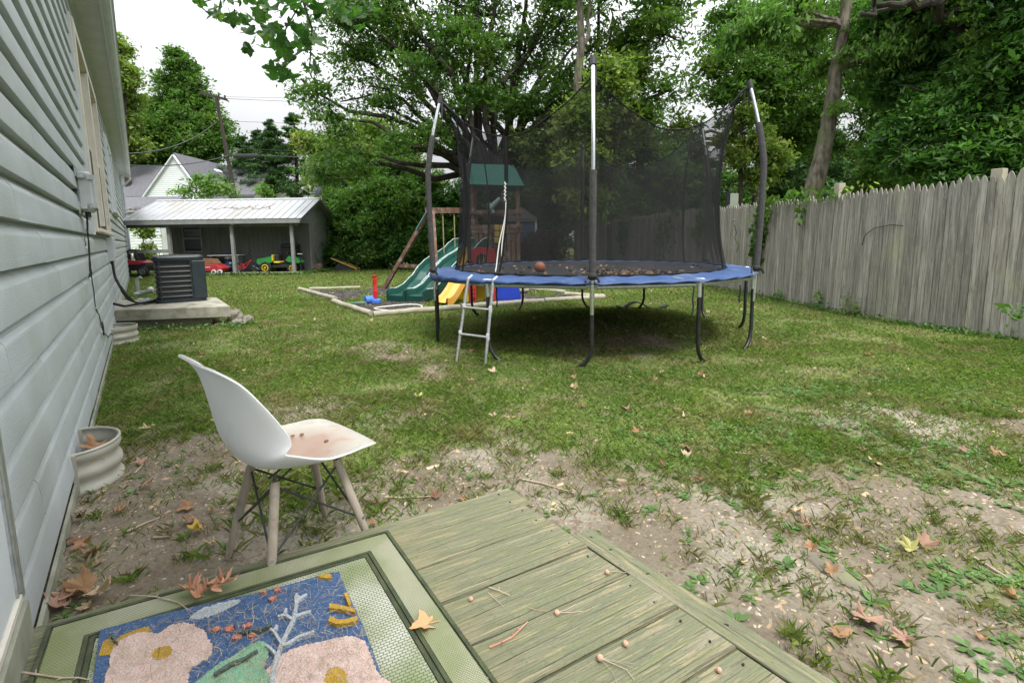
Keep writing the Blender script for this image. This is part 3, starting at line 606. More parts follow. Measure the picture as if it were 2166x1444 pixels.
# rim board beside the board ends, and skirt
td = Vector((-WT[0], -WT[1], 0)); q0 = G(1200, 1108, DZ-.02); s0 = (q0).dot(td)
base = N3*(ENDC+.012)
def rim(al, out, z): p = base+td*al+N3*out; return (p.x, p.y, z)
mb = MB(); A0 = Vector((.215, 1.80, 0)).dot(td)
mb.prism([rim(A0, -.004, DZ-.042), rim(A0+.02, .088, DZ-.042), rim(A0+2.6, .088, DZ-.042), rim(A0+2.6, -.004, DZ-.042)], (0, 0, .038)); ra_ = math.atan2(td.y, td.x); rm_ = Matrix.Rotation(-ra_, 3, 'Z'); mb.v = [tuple(rm_ @ Vector(v)) for v in mb.v]; o = mb.build('rim_board', M['deckwood'], deck, rot=(0, 0, ra_))
b = o.modifiers.new('b', 'BEVEL'); b.width = .005; b.segments = 2
mb = MB(); [mb.box(Vector(rim(A0+a, .045, DZ-.003)), (.012, .004, .0025), Matrix.Rotation(random.uniform(-1, 1), 3, 'Z')) for a in (.06, .16, .33, .62, 1.0)]; mb.each('nail', M['nail'], deck)
mb = MB(); mb.beam(Vector(rim(A0-.25, -.05, .04)), Vector(rim(A0+2.6, -.05, .04)), .04, .09)
e0 = DK_O*(-1.905)+DK_D*along_on(-1.9, WC+.05); e1 = DK_O*(-1.905)+DK_D*(along_on(-1.9, ENDC)); mb.beam(e0+Vector((0, 0, .042)), e1+Vector((0, 0, .042)), .04, .09)
mb.each('joist', M['deckwood'], deck)
# ------------------------------------------------------------------ door mat
TRM, AM, BM = Vector((-.51, 1.83, 0)), Vector((-.89, -.456, 0)), Vector((.559, -.829, 0))
def MU(u, v, z=0): p = TRM+AM*u+BM*v; return Vector((p.x, p.y, DZ+.004+z))
M['matrim'] = pm('mat_rubber', (.045, .055, .03), (.08, .095, .045), scale=14, rough=.85, bump=.4, bscale=150)
def woven(name, c1, c2, cg, sc):
    m = pm(name, c1, c2, scale=6, rough=.8, c3=cg, s3=3.0, lo3=.42, hi3=.6); n = m.node_tree; N = n.nodes; L = n.links; b = N['Principled BSDF']
    t = N.new('ShaderNodeTexCoord'); mp = N.new('ShaderNodeMapping'); mp.inputs['Rotation'].default_value = (0, 0, -R(27)); L.new(t.outputs['Object'], mp.inputs[0])
    ch = N.new('ShaderNodeTexBrick'); ch.inputs['Scale'].default_value = sc; ch.inputs['Mortar Size'].default_value = .08; ch.inputs['Mortar Smooth'].default_value = .3; ch.inputs['Brick Width'].default_value = 1.0; ch.inputs['Row Height'].default_value = .6
    L.new(mp.outputs[0], ch.inputs[0]); mxn = N.new('ShaderNodeMixRGB'); mxn.blend_type = 'MIX'; src = b.inputs['Base Color'].links[0].from_socket
    L.new(ch.outputs['Fac'], mxn.inputs[0]); L.new(src, mxn.inputs[1]); mxn.inputs[2].default_value = (.10, .13, .06, 1); L.new(mxn.outputs[0], b.inputs['Base Color'])
    bu = N.new('ShaderNodeBump'); bu.inputs['Strength'].default_value = .6; bu.inputs['Distance'].default_value = -.003; L.new(ch.outputs['Fac'], bu.inputs['Height']); L.new(bu.outputs[0], b.inputs['Normal']); return m
M['matband'] = woven('mat_woven_band', (.40, .39, .28), (.32, .325, .21), (.23, .26, .11), 120)
M['matmesh'] = woven('mat_mesh', (.50, .50, .43), (.36, .38, .27), (.21, .25, .11), 62)
mat_t = thing('door_mat', 'large mossy rubber framed door mat lying on the deck', 'door mat')
UM, VM = 1.045, 1.9
def frame(mb, u0, v0, u1, v1, w_, z0, z1, b=.004):
    for (a, bb) in (((u0, v0, u1, v0), 0), ((u1, v0, u1, v1), 1), ((u1, v1, u0, v1), 2), ((u0, v1, u0, v0), 3)):
        du = np.sign(a[2]-a[0]); dv = np.sign(a[3]-a[1]); nu_, nv_ = (-dv, du)
        P = [(a[0], a[1]), (a[2], a[3]), (a[2]+(nu_-du)*w_, a[3]+(nv_-dv)*w_), (a[0]+(nu_+du)*w_, a[1]+(nv_+dv)*w_)]
        mb.prism([MU(x, y, z0) for x, y in P], (0, 0, z1-z0))
mb = MB(); mb.prism([MU(0.0, 0.0, 0), MU(UM, 0, 0), MU(UM, VM, 0), MU(0, VM, 0)], (0, 0, .007)); o = mb.build('backing', M['matrim'], mat_t); bv = o.modifiers.new('b', 'BEVEL'); bv.width = .006; bv.segments = 2
mb = MB(); frame(mb, .022, .022, UM-.022, VM-.022, .082, .007, .012); o = mb.build('outer_band', M['matband'], mat_t)
mb = MB(); frame(mb, .106, .106, UM-.106, VM-.106, .011, .007, .0135); frame(mb, .122, .122, UM-.122, VM-.122, .011, .007, .0135); frame(mb, .004, .004, UM-.004, VM-.004, .012, .007, .0125); mb.build('raised_rib', M['matrim'], mat_t)
mb = MB(); mb.prism([MU(.135, .135, .007), MU(UM-.135, .135, .007), MU(UM-.135, VM-.135, .007), MU(.135, VM-.135, .007)], (0, 0, .004)); mb.build('centre_mesh', M['matmesh'], mat_t)
# rug on the mat: tufted, flower pattern
def tuft(name, c1, c2, fib=(.50, .43, .33)):
    return pm(name, tuple(.8*q for q in c1), tuple(.8*q for q in c2), scale=45, rough=1.0, bump=1, bscale=160, bdist=.012, c3=fib, s3=150, lo3=.60, hi3=.72, spec=.05)
RM = [tuft('rug_blue', (.08, .15, .30), (.12, .20, .36)), tuft('rug_pink', (.86, .60, .52), (.92, .72, .64)), tuft('rug_yellow', (.68, .42, .07), (.60, .36, .06)), tuft('rug_white', (.66, .70, .72), (.55, .62, .68)), tuft('rug_green', (.28, .55, .33), (.36, .62, .42)), tuft('rug_coral', (.75, .27, .19), (.68, .3, .22)), tuft('rug_dark_green', (.12, .17, .14), (.17, .21, .17))]
RZ = .0165
def pxpoly(P): return [G(x, y, DZ+RZ) for x, y in P]
mb = MB(); P = pxpoly([(212, 1335), (400, 1288), (560, 1253), (700, 1214), (718, 1212), (728, 1240), (770, 1330), (812, 1444), (850, 1560), (840, 1640), (160, 1640), (190, 1500)])
c_ = sum(P, Vector())/len(P); c_.z = DZ+RZ
mb.prism([Vector((p.x, p.y, DZ+.012)) for p in P], (0, 0, .011))
TH = [0]
def patch(pts, mi, smooth_=True):
    P = pxpoly([(180+x/3.094, 1180+y/3.094) for x, y in pts]); TH[0] += .0004
    if smooth_:
        Q = []
        n = len(P)
        for i in range(n):
            p0, p1, p2, p3 = P[i-1], P[i], P[(i+1) % n], P[(i+2) % n]
            for t in np.arange(0, 1, .1): Q.append(.5*((2*p1)+(p2-p0)*t+(2*p0-5*p1+4*p2-p3)*t*t+(3*p1-p0-3*p2+p3)*t**3)+Vector((random.gauss(0, .0017), random.gauss(0, .0017), 0)))
        P = Q
    mb.prism([Vector((p.x, p.y, DZ+.018)) for p in P], (0, 0, .0066+TH[0]), mi)
patch([(190, 560), (240, 520), (340, 480), (420, 460), (430, 500), (350, 540), (250, 600), (215, 580)], 2, False); patch([(90, 655), (120, 560), (170, 535), (210, 580), (215, 630), (150, 650)], 2, False)
patch([(690, 400), (760, 350), (880, 310), (1000, 285), (1010, 300), (930, 350), (840, 385), (760, 410), (700, 415)], 3)
patch([(180, 620), (260, 540), (380, 500), (480, 510), (560, 455), (680, 440), (760, 480), (820, 560), (830, 640), (760, 700), (690, 740), (680, 790), (620, 850), (160, 850), (165, 720)], 1)
patch([(440, 650), (480, 605), (560, 600), (560, 650), (500, 685), (450, 680)], 2)
patch([(1200, 850), (1240, 700), (1330, 630), (1430, 590), (1560, 560), (1700, 530), (1790, 540), (1850, 600), (1880, 690), (1930, 790), (1960, 850)], 1)
patch([(1570, 830), (1590, 760), (1650, 730), (1700, 760), (1710, 850), (1600, 870)], 2)
patch([(770, 800), (880, 710), (940, 680), (1060, 600), (1160, 560), (1200, 640), (1170, 720), (1210, 790), (1190, 850), (760, 850)], 4)
for a in ([(840, 480), (880, 465), (885, 485), (850, 500)], [(920, 475), (970, 460), (985, 485), (935, 500)], [(1030, 465), (1080, 440), (1090, 460), (1050, 475)], [(965, 545), (1000, 510), (1030, 530), (990, 555)], [(1070, 530), (1100, 500), (1115, 525), (1085, 540)], [(1205, 285), (1245, 268), (1250, 285), (1215, 298)], [(1240, 220), (1270, 208), (1280, 225), (1250, 238)], [(1145, 240), (1185, 236), (1180, 252)]): patch(a, 5)
YS = 1; patch([(1535, 135), (1610, 130), (1605, 155), (1545, 150)], 2)
def stroke(pts, wd, mi):
    P = pts; L_ = []; R_ = []
    for i, p in enumerate(P):
        a = P[max(0, i-1)]; b = P[min(len(P)-1, i+1)]; dx, dy = b[0]-a[0], b[1]-a[1]; l = math.hypot(dx, dy); nx_, ny_ = -dy/l*wd, dx/l*wd
        k = 1-.4*i/len(P); L_.append((p[0]+nx_*k, p[1]+ny_*k)); R_.append((p[0]-nx_*k, p[1]-ny_*k))
    patch(L_+R_[::-1], mi, False)
stroke([(1225, 850), (1245, 720), (1285, 600), (1330, 500), (1370, 420), (1385, 330), (1400, 270)], 15, 3)
for a in ([(1385, 330), (1380, 280), (1390, 255)], [(1395, 300), (1430, 275), (1455, 262)], [(1365, 430), (1310, 395), (1265, 410)], [(1375, 410), (1430, 390), (1480, 375)], [(1290, 590), (1240, 510), (1215, 490)], [(1290, 600), (1330, 590), (1400, 545), (1500, 510)], [(1250, 660), (1215, 620), (1185, 600)], [(1245, 500), (1260, 470)], [(1310, 395), (1320, 360)]): stroke(a, 10, 3)
stroke([(1600, 345), (1660, 352), (1710, 362), (1770, 378)], 16, 2); stroke([(1600, 430), (1650, 452), (1710, 450), (1785, 425)], 18, 2); stroke([(1708, 262), (1722, 300), (1735, 340)], 13, 2); stroke([(1225, 470), (1150, 500), (1000, 520)], 5, 6); stroke([(170, 530), (215, 590)], 7, 6); stroke([(850, 800), (960, 730), (1060, 690), (1130, 640)], 9, 6)
o = mb.build('flower_rug', RM, mat_t, smooth=False)
# loose straw stuck in the rug
M['straw'] = pm('straw', (.50, .42, .28), (.30, .22, .13), scale=3, rough=.8, island=.4)
k = 1300; pxs = rng.uniform(230, 815, k); pys = rng.uniform(1225, 1444, k); keep = (pys > 1335-(pxs-212)*.247+4) & (pxs < 722+(pys-1215)*.42); pxs, pys = pxs[keep], pys[keep]; P = np.array([G(a, b, DZ+.034) for a, b in zip(pxs, pys)]); n = len(P)
a = rng.uniform(0, 6.28, n); l = rng.uniform(.004, .02, n); e = np.stack([np.cos(a)*l, np.sin(a)*l, rng.uniform(0, .003, n)], 1); w2 = np.stack([-np.sin(a)*.0005, np.cos(a)*.0005, 0*a], 1)
P[:, 2] += .0015
tag(npmesh('straw_bits', np.stack([P-e-w2, P-e+w2, P+e+w2, P+e-w2], 1).reshape(-1, 3), np.arange(4*n).reshape(n, 4), M['straw']), kind='stuff')
# ------------------------------------------------------------------ moulded shell chair
M['shell'] = pm('white_shell', (.80, .80, .80), (.76, .76, .75), scale=5, rough=.38, spec=.45, c3=(.70, .69, .66), s3=9, lo3=.6, hi3=.8)
def stain():
    m = M['shell']; n = m.node_tree; N = n.nodes; L = n.links; b = N['Principled BSDF']; src = b.inputs['Base Color'].links[0].from_socket
    t = N.new('ShaderNodeTexCoord'); sx = N.new('ShaderNodeMapping'); sx.inputs['Location'].default_value = (-.15, 0, -3.42); sx.inputs['Scale'].default_value = (5.5, 5.2, 8)
    L.new(t.outputs['Object'], sx.inputs[0]); g = N.new('ShaderNodeVectorMath'); g.operation = 'LENGTH'; L.new(sx.outputs[0], g.inputs[0])
    nz = N.new('ShaderNodeTexNoise'); nz.inputs['Scale'].default_value = 14; nz.inputs['Detail'].default_value = 8; L.new(t.outputs['Object'], nz.inputs[0])
    s1 = N.new('ShaderNodeMath'); s1.operation = 'MULTIPLY_ADD'; s1.inputs[1].default_value = 1.5; L.new(nz.outputs[0], s1.inputs[0]); L.new(g.outputs['Value'], s1.inputs[2])
    mr = N.new('ShaderNodeMapRange'); mr.inputs[1].default_value = 1.95; mr.inputs[2].default_value = 1.3; L.new(s1.outputs[0], mr.inputs[0])
    geo = N.new('ShaderNodeNewGeometry'); sp = N.new('ShaderNodeSeparateXYZ'); L.new(geo.outputs['Normal'], sp.inputs[0]); up = N.new('ShaderNodeMapRange'); up.inputs[1].default_value = .5; up.inputs[2].default_value = .8; L.new(sp.outputs['Z'], up.inputs[0])
    mu = N.new('ShaderNodeMath'); mu.operation = 'MULTIPLY'; L.new(mr.outputs[0], mu.inputs[0]); L.new(up.outputs[0], mu.inputs[1])
    mu2 = N.new('ShaderNodeMath'); mu2.operation = 'MULTIPLY'; mu2.inputs[1].default_value = .75; L.new(mu.outputs[0], mu2.inputs[0])
    c = N.new('ShaderNodeMixRGB'); L.new(mu2.outputs[0], c.inputs[0]); L.new(src, c.inputs[1]); c.inputs[2].default_value = (.30, .155, .095, 1)
    d2 = N.new('ShaderNodeMixRGB'); L.new(up.outputs[0], d2.inputs[0]); L.new(src, d2.inputs[1]); n9 = N.new('ShaderNodeMixRGB'); n9.inputs[1].default_value = (.50, .48, .42, 1); n9.inputs[2].default_value = (.36, .33, .26, 1); nr = N.new('ShaderNodeMapRange'); nr.inputs[1].default_value = .45; nr.inputs[2].default_value = .75; L.new(nz.outputs[0], nr.inputs[0]); L.new(nr.outputs[0], n9.inputs[0]); L.new(n9.outputs[0], d2.inputs[2]); L.new(d2.outputs[0], c.inputs[1]); L.new(c.outputs[0], b.inputs['Base Color'])
stain()
CH = thing('shell_chair', 'white moulded shell chair with wooden dowel legs beside the deck', 'chair', (-.895, 1.885, .0), R(48)); CH.scale = (1.05, 1.05, 1.05)
KP = [(-.312, .848, .115, 0.0), (-.295, .832, .16, .012), (-.268, .78, .194, .045), (-.252, .70, .212, .085), (-.238, .61, .220, .125), (-.215, .52, .226, .145), (-.165, .448, .230, .125), (-.075, .414, .234, .09), (.02, .41, .236, .05), (.10, .42, .234, .03), (.17, .432, .226, .016), (.225, .434, .208, .004), (.26, .424, .175, -.004), (.272, .412, .12, -.004)]
def shell_fn(u, v):
    t = v*(len(KP)-1); i = min(int(t), len(KP)-2); f = t-i
    P = [KP[max(0, min(len(KP)-1, i+k))] for k in (-1, 0, 1, 2)]
    q = [.5*((2*P[1][j])+(P[2][j]-P[0][j])*f+(2*P[0][j]-5*P[1][j]+4*P[2][j]-P[3][j])*f*f+(3*P[1][j]-P[0][j]-3*P[2][j]+P[3][j])*f**3) for j in range(4)]
    x, z, wd, c = q; s = u*2-1; ang = v*(len(KP)-1)
    # direction the rim curls: forwards on the back, upwards on the seat
    k = min(1, max(0, (ang-4.2)/3.2)); k = k*k*(3-2*k); cv = abs(s)**2.6*c
    y = wd*(s if abs(s) < .92 else math.copysign(.92+(abs(s)-.92)*.7, s))
    return (x+cv*(1-k), y, z+cv*k)
mb = MB(); mb.grid(shell_fn, 28, 52); shell = mb.build('shell', M['shell'], CH, smooth=True, auto=80)
shell.rotation_euler = (0, 0, 0); shell.location = (-.005, .0, .008); md = shell.modifiers.new('s', 'SOLIDIFY'); md.thickness = .0085; md.offset = 0; bv = shell.modifiers.new('b', 'BEVEL'); bv.width = .003; bv.segments = 2; bv.limit_method = 'ANGLE'; bv.angle_limit = R(50)
M['legwood'] = pm('grey_beech', (.44, .38, .31), (.34, .29, .23), scale=6, rough=.75, stretch=(6, 6, .8), bump=.3, c3=(.25, .20, .15), s3=12, lo3=.62, hi3=.75)
M['blackmetal'] = pm('black_metal', (.05, .052, .055), (.09, .09, .09), scale=20, rough=.45, metal=.5)
tops = {}; feet = {}
for sx in (-1, 1):
    for sy in (-1, 1):
        a = Vector((sx*.115-.0, sy*.105, .40)); b = Vector((sx*.203, sy*.203, -.004)); tops[sx, sy] = a; feet[sx, sy] = b
        mb = MB(); d = (b-a); mb.tube([a+d*.02, a+d*.06, a+d*.5, b], [.0135, .0165, .0165, .0125], 12)
        lg = mb.build('leg', M['legwood'], CH, smooth=True)
        mb = MB(); n_ = Vector((sx*.3, sy, .1)).normalized()
        for f in (.12, .62): p = a+d*f; mb.tube([p+n_*.014, p+n_*.018], .006, 8)
        mb.each('bolt', M['chrome'], lg)
mb = MB()
def W_(a, b, r=.0042): mb.tube([a, b], r, 6)
def on(sx, sy, f): return tops[sx, sy].lerp(feet[sx, sy], f)
for (p, q) in (((-1, -1), (1, -1)), ((1, -1), (1, 1)), ((1, 1), (-1, 1)), ((-1, 1), (-1, -1))):
    W_(on(*p, .06), on(*q, .62)); W_(on(*q, .06), on(*p, .62))
W_(Vector((-.13, -.09, .405)), Vector((.13, .09, .405))); W_(Vector((-.13, .09, .405)), Vector((.13, -.09, .405)))
for k in tops: W_(tops[k]*1.0+Vector((0, 0, .02)), on(*k, .08), .007)
mb.build('wire_brace', M['blackmetal'], CH, smooth=True)
mb = MB(); [mb.sphere((x, y, z), .008, 6, sc=(1.3, 1, .6)) for x, y, z in ((.02, .15, .448), (.055, .13, .444), (.09, .12, .442), (.13, -.02, .438))]
M['brown'] = pm('brown_husk', (.14, .07, .04), (.3, .15, .08), scale=30, rough=.8)
tag(mb.build('seed_husks', M['brown'], loc=CH.location+Vector((0, 0, .025)), rot=CH.rotation_euler), 'a few brown seed husks lying on the white chair seat', 'seeds')
# ------------------------------------------------------------------ things on mat and deck
leaf_thing('fallen_leaf', 'flat orange-tan sycamore leaf on the right edge of the mat', 'leaf', G(905, 1318, DZ+.02), .105, 1.9, pm('orange_leaf', (.62, .33, .15), (.70, .42, .22), scale=14, rough=.6, transl=.15), .2, (.08, .05))
mb = MB()
for k in range(9): leaf_shape(mb, (random.uniform(-.055, .055), random.uniform(-.018, .018), .02+random.uniform(0, .018)), random.uniform(.045, .08), random.uniform(0, 6), 1.6, (random.uniform(-.9, .9), random.uniform(-.9, .9)))
tag(mb.build('crumpled_leaf', pm('rust_leaf', (.50, .24, .14), (.62, .36, .24), scale=20, rough=.8), loc=G(438, 1262, DZ+.012), rot=(0, 0, .45), fix=False), 'crumpled rust brown leaf on the far edge of the mat', 'leaf')
M['twig'] = pm('twig_bark', (.36, .28, .21), (.50, .40, .31), scale=20, rough=.85)
M['redtwig'] = pm('red_twig', (.45, .20, .14), (.52, .30, .22), scale=20, rough=.8)
def twig(label, pts, r, mat, z=DZ+.008, dz=0, name='twig'):
    P = [G(x, y, z+(dz*i if not hasattr(dz, '__len__') else dz[i])) for i, (x, y) in enumerate(pts)]; o_ = P[0].copy(); mb = MB(); mb.tube([p-o_ for p in P], [r*(1-.5*i/len(P)) for i in range(len(P))], 6)
    for i in range(1, len(P)-1): q = P[i]-o_; mb.tube([q, q+Vector((random.uniform(-1, 1), random.uniform(-1, 1), .4)).normalized()*.012], [r*.7, r*.3], 5)
    return tag(mb.build(name, mat, loc=o_, smooth=True), label, 'twig')
twig('thin pale curved twig lying across the far edge of the mat', [(275, 1258), (330, 1261), (375, 1272), (400, 1290), (412, 1297)], .0022, M['twig'], DZ+.022)
twig('brown twig across the lower left corner of the mat', [(32, 1419), (75, 1425), (130, 1433), (165, 1432), (190, 1437)], .003, M['twig'], DZ+.02)
twig('reddish knobbly twig on the deck boards by the mat', [(1035, 1368), (1060, 1358), (1085, 1345), (1100, 1330), (1116, 1314)], .003, M['redtwig'])
twig('straight thin twig beside the gap of the third board', [(1032, 1252), (1050, 1268), (1065, 1282)], .0012, M['twig'])
twig('short forked pale twig on the deck near the middle gap', [(1034, 1241), (1055, 1248), (1078, 1258)], .0022, M['twig'])
twig('long pale twig at the bottom of the mat edge', [(1028, 1420), (1038, 1436), (1048, 1450)], .0025, M['twig'])
twig('fine reddish stem on the deck left of a seed ball', [(1116, 1283), (1135, 1289), (1158, 1291)], .0009, M['redtwig'])
M['ball'] = pm('seed_ball', (.50, .29, .19), (.60, .38, .27), scale=90, rough=.9, bump=.8, bscale=160, bdist=.004)
def seed(label, x, y, r, stalks):
    t = thing('seed_ball', label, 'seed ball', G(x, y, DZ+r)); t['group'] = 'sycamore seed balls on the deck'
    mb = MB(); mb.sphere((0, 0, 0), r, 10); mb.build('ball', M['ball'], t, smooth=True)
    if stalks:
        mb = MB()
        for pts, rr in stalks:
            P = [G(a, b, DZ+.004)-t.location for a, b in pts]; P[0] = Vector((0, 0, 0)); mb.tube(P, [rr*(1-.55*i/len(P)) for i in range(len(P))], 5)
        mb.build('stalk', M['twig'], t)
seed('round seed ball with a short stalk by the rim board', 1284, 1209, .0085, [([(1284, 1209), (1300, 1208), (1324, 1210)], .0015)])
seed('round seed ball with two crossed stalks on the middle board', 1178, 1295, .009, [([(1178, 1295), (1205, 1295), (1233, 1292)], .0018), ([(1178, 1295), (1200, 1288), (1218, 1277)], .0018)])
seed('lone stalkless seed ball beside a board gap', 1323, 1360, .0085, None)
seed('seed ball trailing a frayed stalk at the bottom of the deck', 1269, 1390, .0095, [([(1269, 1390), (1295, 1402), (1325, 1415), (1341, 1436)], .0016), ([(1275, 1392), (1315, 1402), (1345, 1414)], .0005), ([(1275, 1392), (1296, 1420), (1305, 1444)], .0005), ([(1280, 1395), (1320, 1400), (1344, 1403)], .0005)])
seed('small seed ball in the gap near the upper mat edge', 996, 1266, .0075, None)
seed('broken pinkish seed ball at the lowest board gap', 1521, 1416, .0075, None)
seed('tiny orange seed on the mat band below the leaf', 914, 1372, .004, None)
# ------------------------------------------------------------------ trampoline
tx, ty = TRC; RA = 2.14; ZR = .85
def P_(a, r, z): return Vector((tx+r*math.cos(R(a)), ty+r*math.sin(R(a)), z))
A12 = [-97+30*k for k in range(12)]; A6 = [-97+60*k for k in range(6)]
tr = thing('trampoline', 'round trampoline with blue edge pad and black safety net enclosure', 'trampoline', (tx, ty, 0))
def T(p): return Vector((p[0]-tx, p[1]-ty, p[2]))
M['blackpaint'] = pm('black_powder_coat', (.018, .019, .02), (.03, .03, .032), scale=12, rough=.35, c3=(.35, .36, .36), s3=16, lo3=.72, hi3=.76)
M['bluepad'] = pm('blue_vinyl', (.028, .062, .165), (.042, .085, .21), scale=3, rough=.6, bump=.8, bscale=9, bdist=.03, c3=(.10, .145, .24), s3=4, lo3=.55, hi3=.75)
M['foam'] = pm('foam_sleeve', (.045, .045, .045), (.075, .073, .07), scale=40, rough=.95, bump=.4, bscale=120)
M['tmat'] = pm('jumping_mat', (.016, .016, .018), (.035, .035, .037), scale=3, rough=.8, c3=(.09, .075, .06), s3=5, lo3=.6, hi3=.8)
# rail: straight galvanised tubes between sockets
for k in range(12):
    a, b = A12[k], A12[(k+1) % 12]; mb = MB(); mb.tube([T(P_(a+1.2, RA, ZR-.03)), T(P_((a+a+30)/2, RA*.975, ZR-.03)), T(P_(a+28.8, RA, ZR-.03))], .025, 10); mb.build('rail', M['galv'], tr, smooth=True)
    mb = MB(); mb.box(T(P_(a, RA, ZR)), (.06, .12, .062), Matrix.Rotation(R(a), 3, 'Z'), bev=.01); mb.build('rail_socket', M['galv'], tr)
for k in range(6):
    a, b = -127+60*k, -97+60*k
    pa, pb = P_(a, RA+.01, 0), P_(b, RA+.01, 0); d = (pb-pa).normalized(); zt = ZR-.14
    def bend(p, s): return [p+Vector((0, 0, zt)), p+Vector((0, 0, .22)), p+d*s*.02+Vector((0, 0, .13)), p+d*s*.07+Vector((0, 0, .05)), p+d*s*.16+Vector((0, 0, -.01)), p+d*s*.3+Vector((0, 0, -.025))]
    pts = bend(pa, 1)+bend(pb, -1)[::-1]; mb = MB(); mb.tube([T(p) for p in pts], .021, 10); lg = mb.build('leg', M['blackpaint'], tr, smooth=True, auto=70)
    mb = MB(); [mb.tube([T(p+Vector((0, 0, zt-.02))), T(p+Vector((0, 0, ZR-.01)))], .024, 10) for p in (pa, pb)]; mb.each('leg_socket', M['chrome'], lg, smooth=True)
# jumping mat with shallow sag and its leaf litter
mb = MB(); rr_ = [0, .3, .6, .9, 1.2, 1.5, 1.7, 1.8]
for i in range(len(rr_)-1):
    for j in range(48):
        a, b = 2*math.pi*j/48, 2*math.pi*(j+1)/48; z0, z1 = (ZR+.035-.05*(1-(r/1.8)**2) for r in (rr_[i], rr_[i+1]))
        mb.add([(rr_[i]*math.cos(a), rr_[i]*math.sin(a), z0), (rr_[i+1]*math.cos(a), rr_[i+1]*math.sin(a), z1), (rr_[i+1]*math.cos(b), rr_[i+1]*math.sin(b), z1), (rr_[i]*math.cos(b), rr_[i]*math.sin(b), z0)], [(0, 1, 2, 3)])
mb.build('jumping_mat', M['tmat'], tr, fix=False)
mb = MB()
for j in range(72): a = 2*math.pi*j/72; mb.tube([(1.8*math.cos(a), 1.8*math.sin(a), ZR+.03), (2.08*math.cos(a), 2.08*math.sin(a), ZR+.01)], .009, 5)
sp = mb.build('springs', M['galv'], tr)
def padfn(u, v):
    a = u*2*math.pi; adeg = math.degrees(a); k = ((adeg+97) % 30)/30; rp = math.cos(R(15))/math.cos(R(30*(k-.5)))
    sag = .02*math.sin(7*a+1)+.012*math.sin(17*a); left = max(0, math.cos(a-R(-160)))**8
    prof = [(1.74, .02), (1.78, .045), (1.92, .042+sag*.4), (2.06, .036+sag*.4), (2.14, .028), (2.19, .02), (2.2, .002-.03*left), (2.18, -.008-.055*left)]
    t = v*(len(prof)-1); i = min(int(t), len(prof)-2); f = t-i; r = prof[i][0]*(1-f)+prof[i+1][0]*f; z = prof[i][1]*(1-f)+prof[i+1][1]*f
    r = r*(rp**.55 if r > 1.9 else 1)+.008*math.sin(31*a)*v
    return (r*math.cos(a), r*math.sin(a), ZR+z+.006*math.sin(40*a+9*v))
mb = MB(); mb.grid(padfn, 240, 14); pd = mb.build('edge_pad', M['bluepad'], tr, smooth=True, auto=80, fix=False)
# poles with foam sleeves
for a in A6:
    def pr_(z): k = (z-.7)/2.2; return 2.165+.035*math.sin(k*2.6)-.27*max(0, k-.62)**1.3*2.0
    zs = [.55, .8, 1.1, 1.4, 1.7, 1.95, 2.15, 2.35, 2.5, 2.65, 2.8, 2.92]
    mb = MB(); mb.tube([T(P_(a, pr_(z), z)) for z in zs], .019, 10); po = mb.build('pole', M['chrome'], tr, smooth=True, auto=70)
    zt_ = 1.92 if a == -97 else 2.52; zs2 = list(np.linspace(.93, zt_, 9)); mb = MB(); mb.tube([T(P_(a, pr_(z), z)) for z in zs2], .034, 12); mb.build('foam_sleeve', M['foam'], po, smooth=True)
    mb = MB(); mb.tube([T(P_(a, pr_(2.9), 2.9)), T(P_(a, pr_(2.98), 2.98))], [.032, .03], 12); mb.build('cap', M['black'], po, smooth=True)
    mb = MB(); mb.tube([T(P_(a, pr_(2.93), 2.93)), T(P_(a, pr_(2.9)-.06, 2.9)), T(P_(a, 1.90, 2.84))], .012, 6); mb.tube([T(P_(a+.6, pr_(2.93)-.02, 2.93)), T(P_(a+.8, pr_(2.8)-.04, 2.72))], .012, 6); mb.build('strap', M['black'], po)
    q = T(P_(a, pr_(.93)+.0, .93)); mb = MB(); mb.sphere(q, .05, 6, sc=(1, 1, .9)); mb.tube([q+Vector((.03, -.05, .0)), q+Vector((.06, -.06, -.06))], .014, 6); mb.tube([q+Vector((-.05, .0, -.0)), q+Vector((-.07, -.04, -.05))], .012, 6); mb.build('tie', M['black'], po)
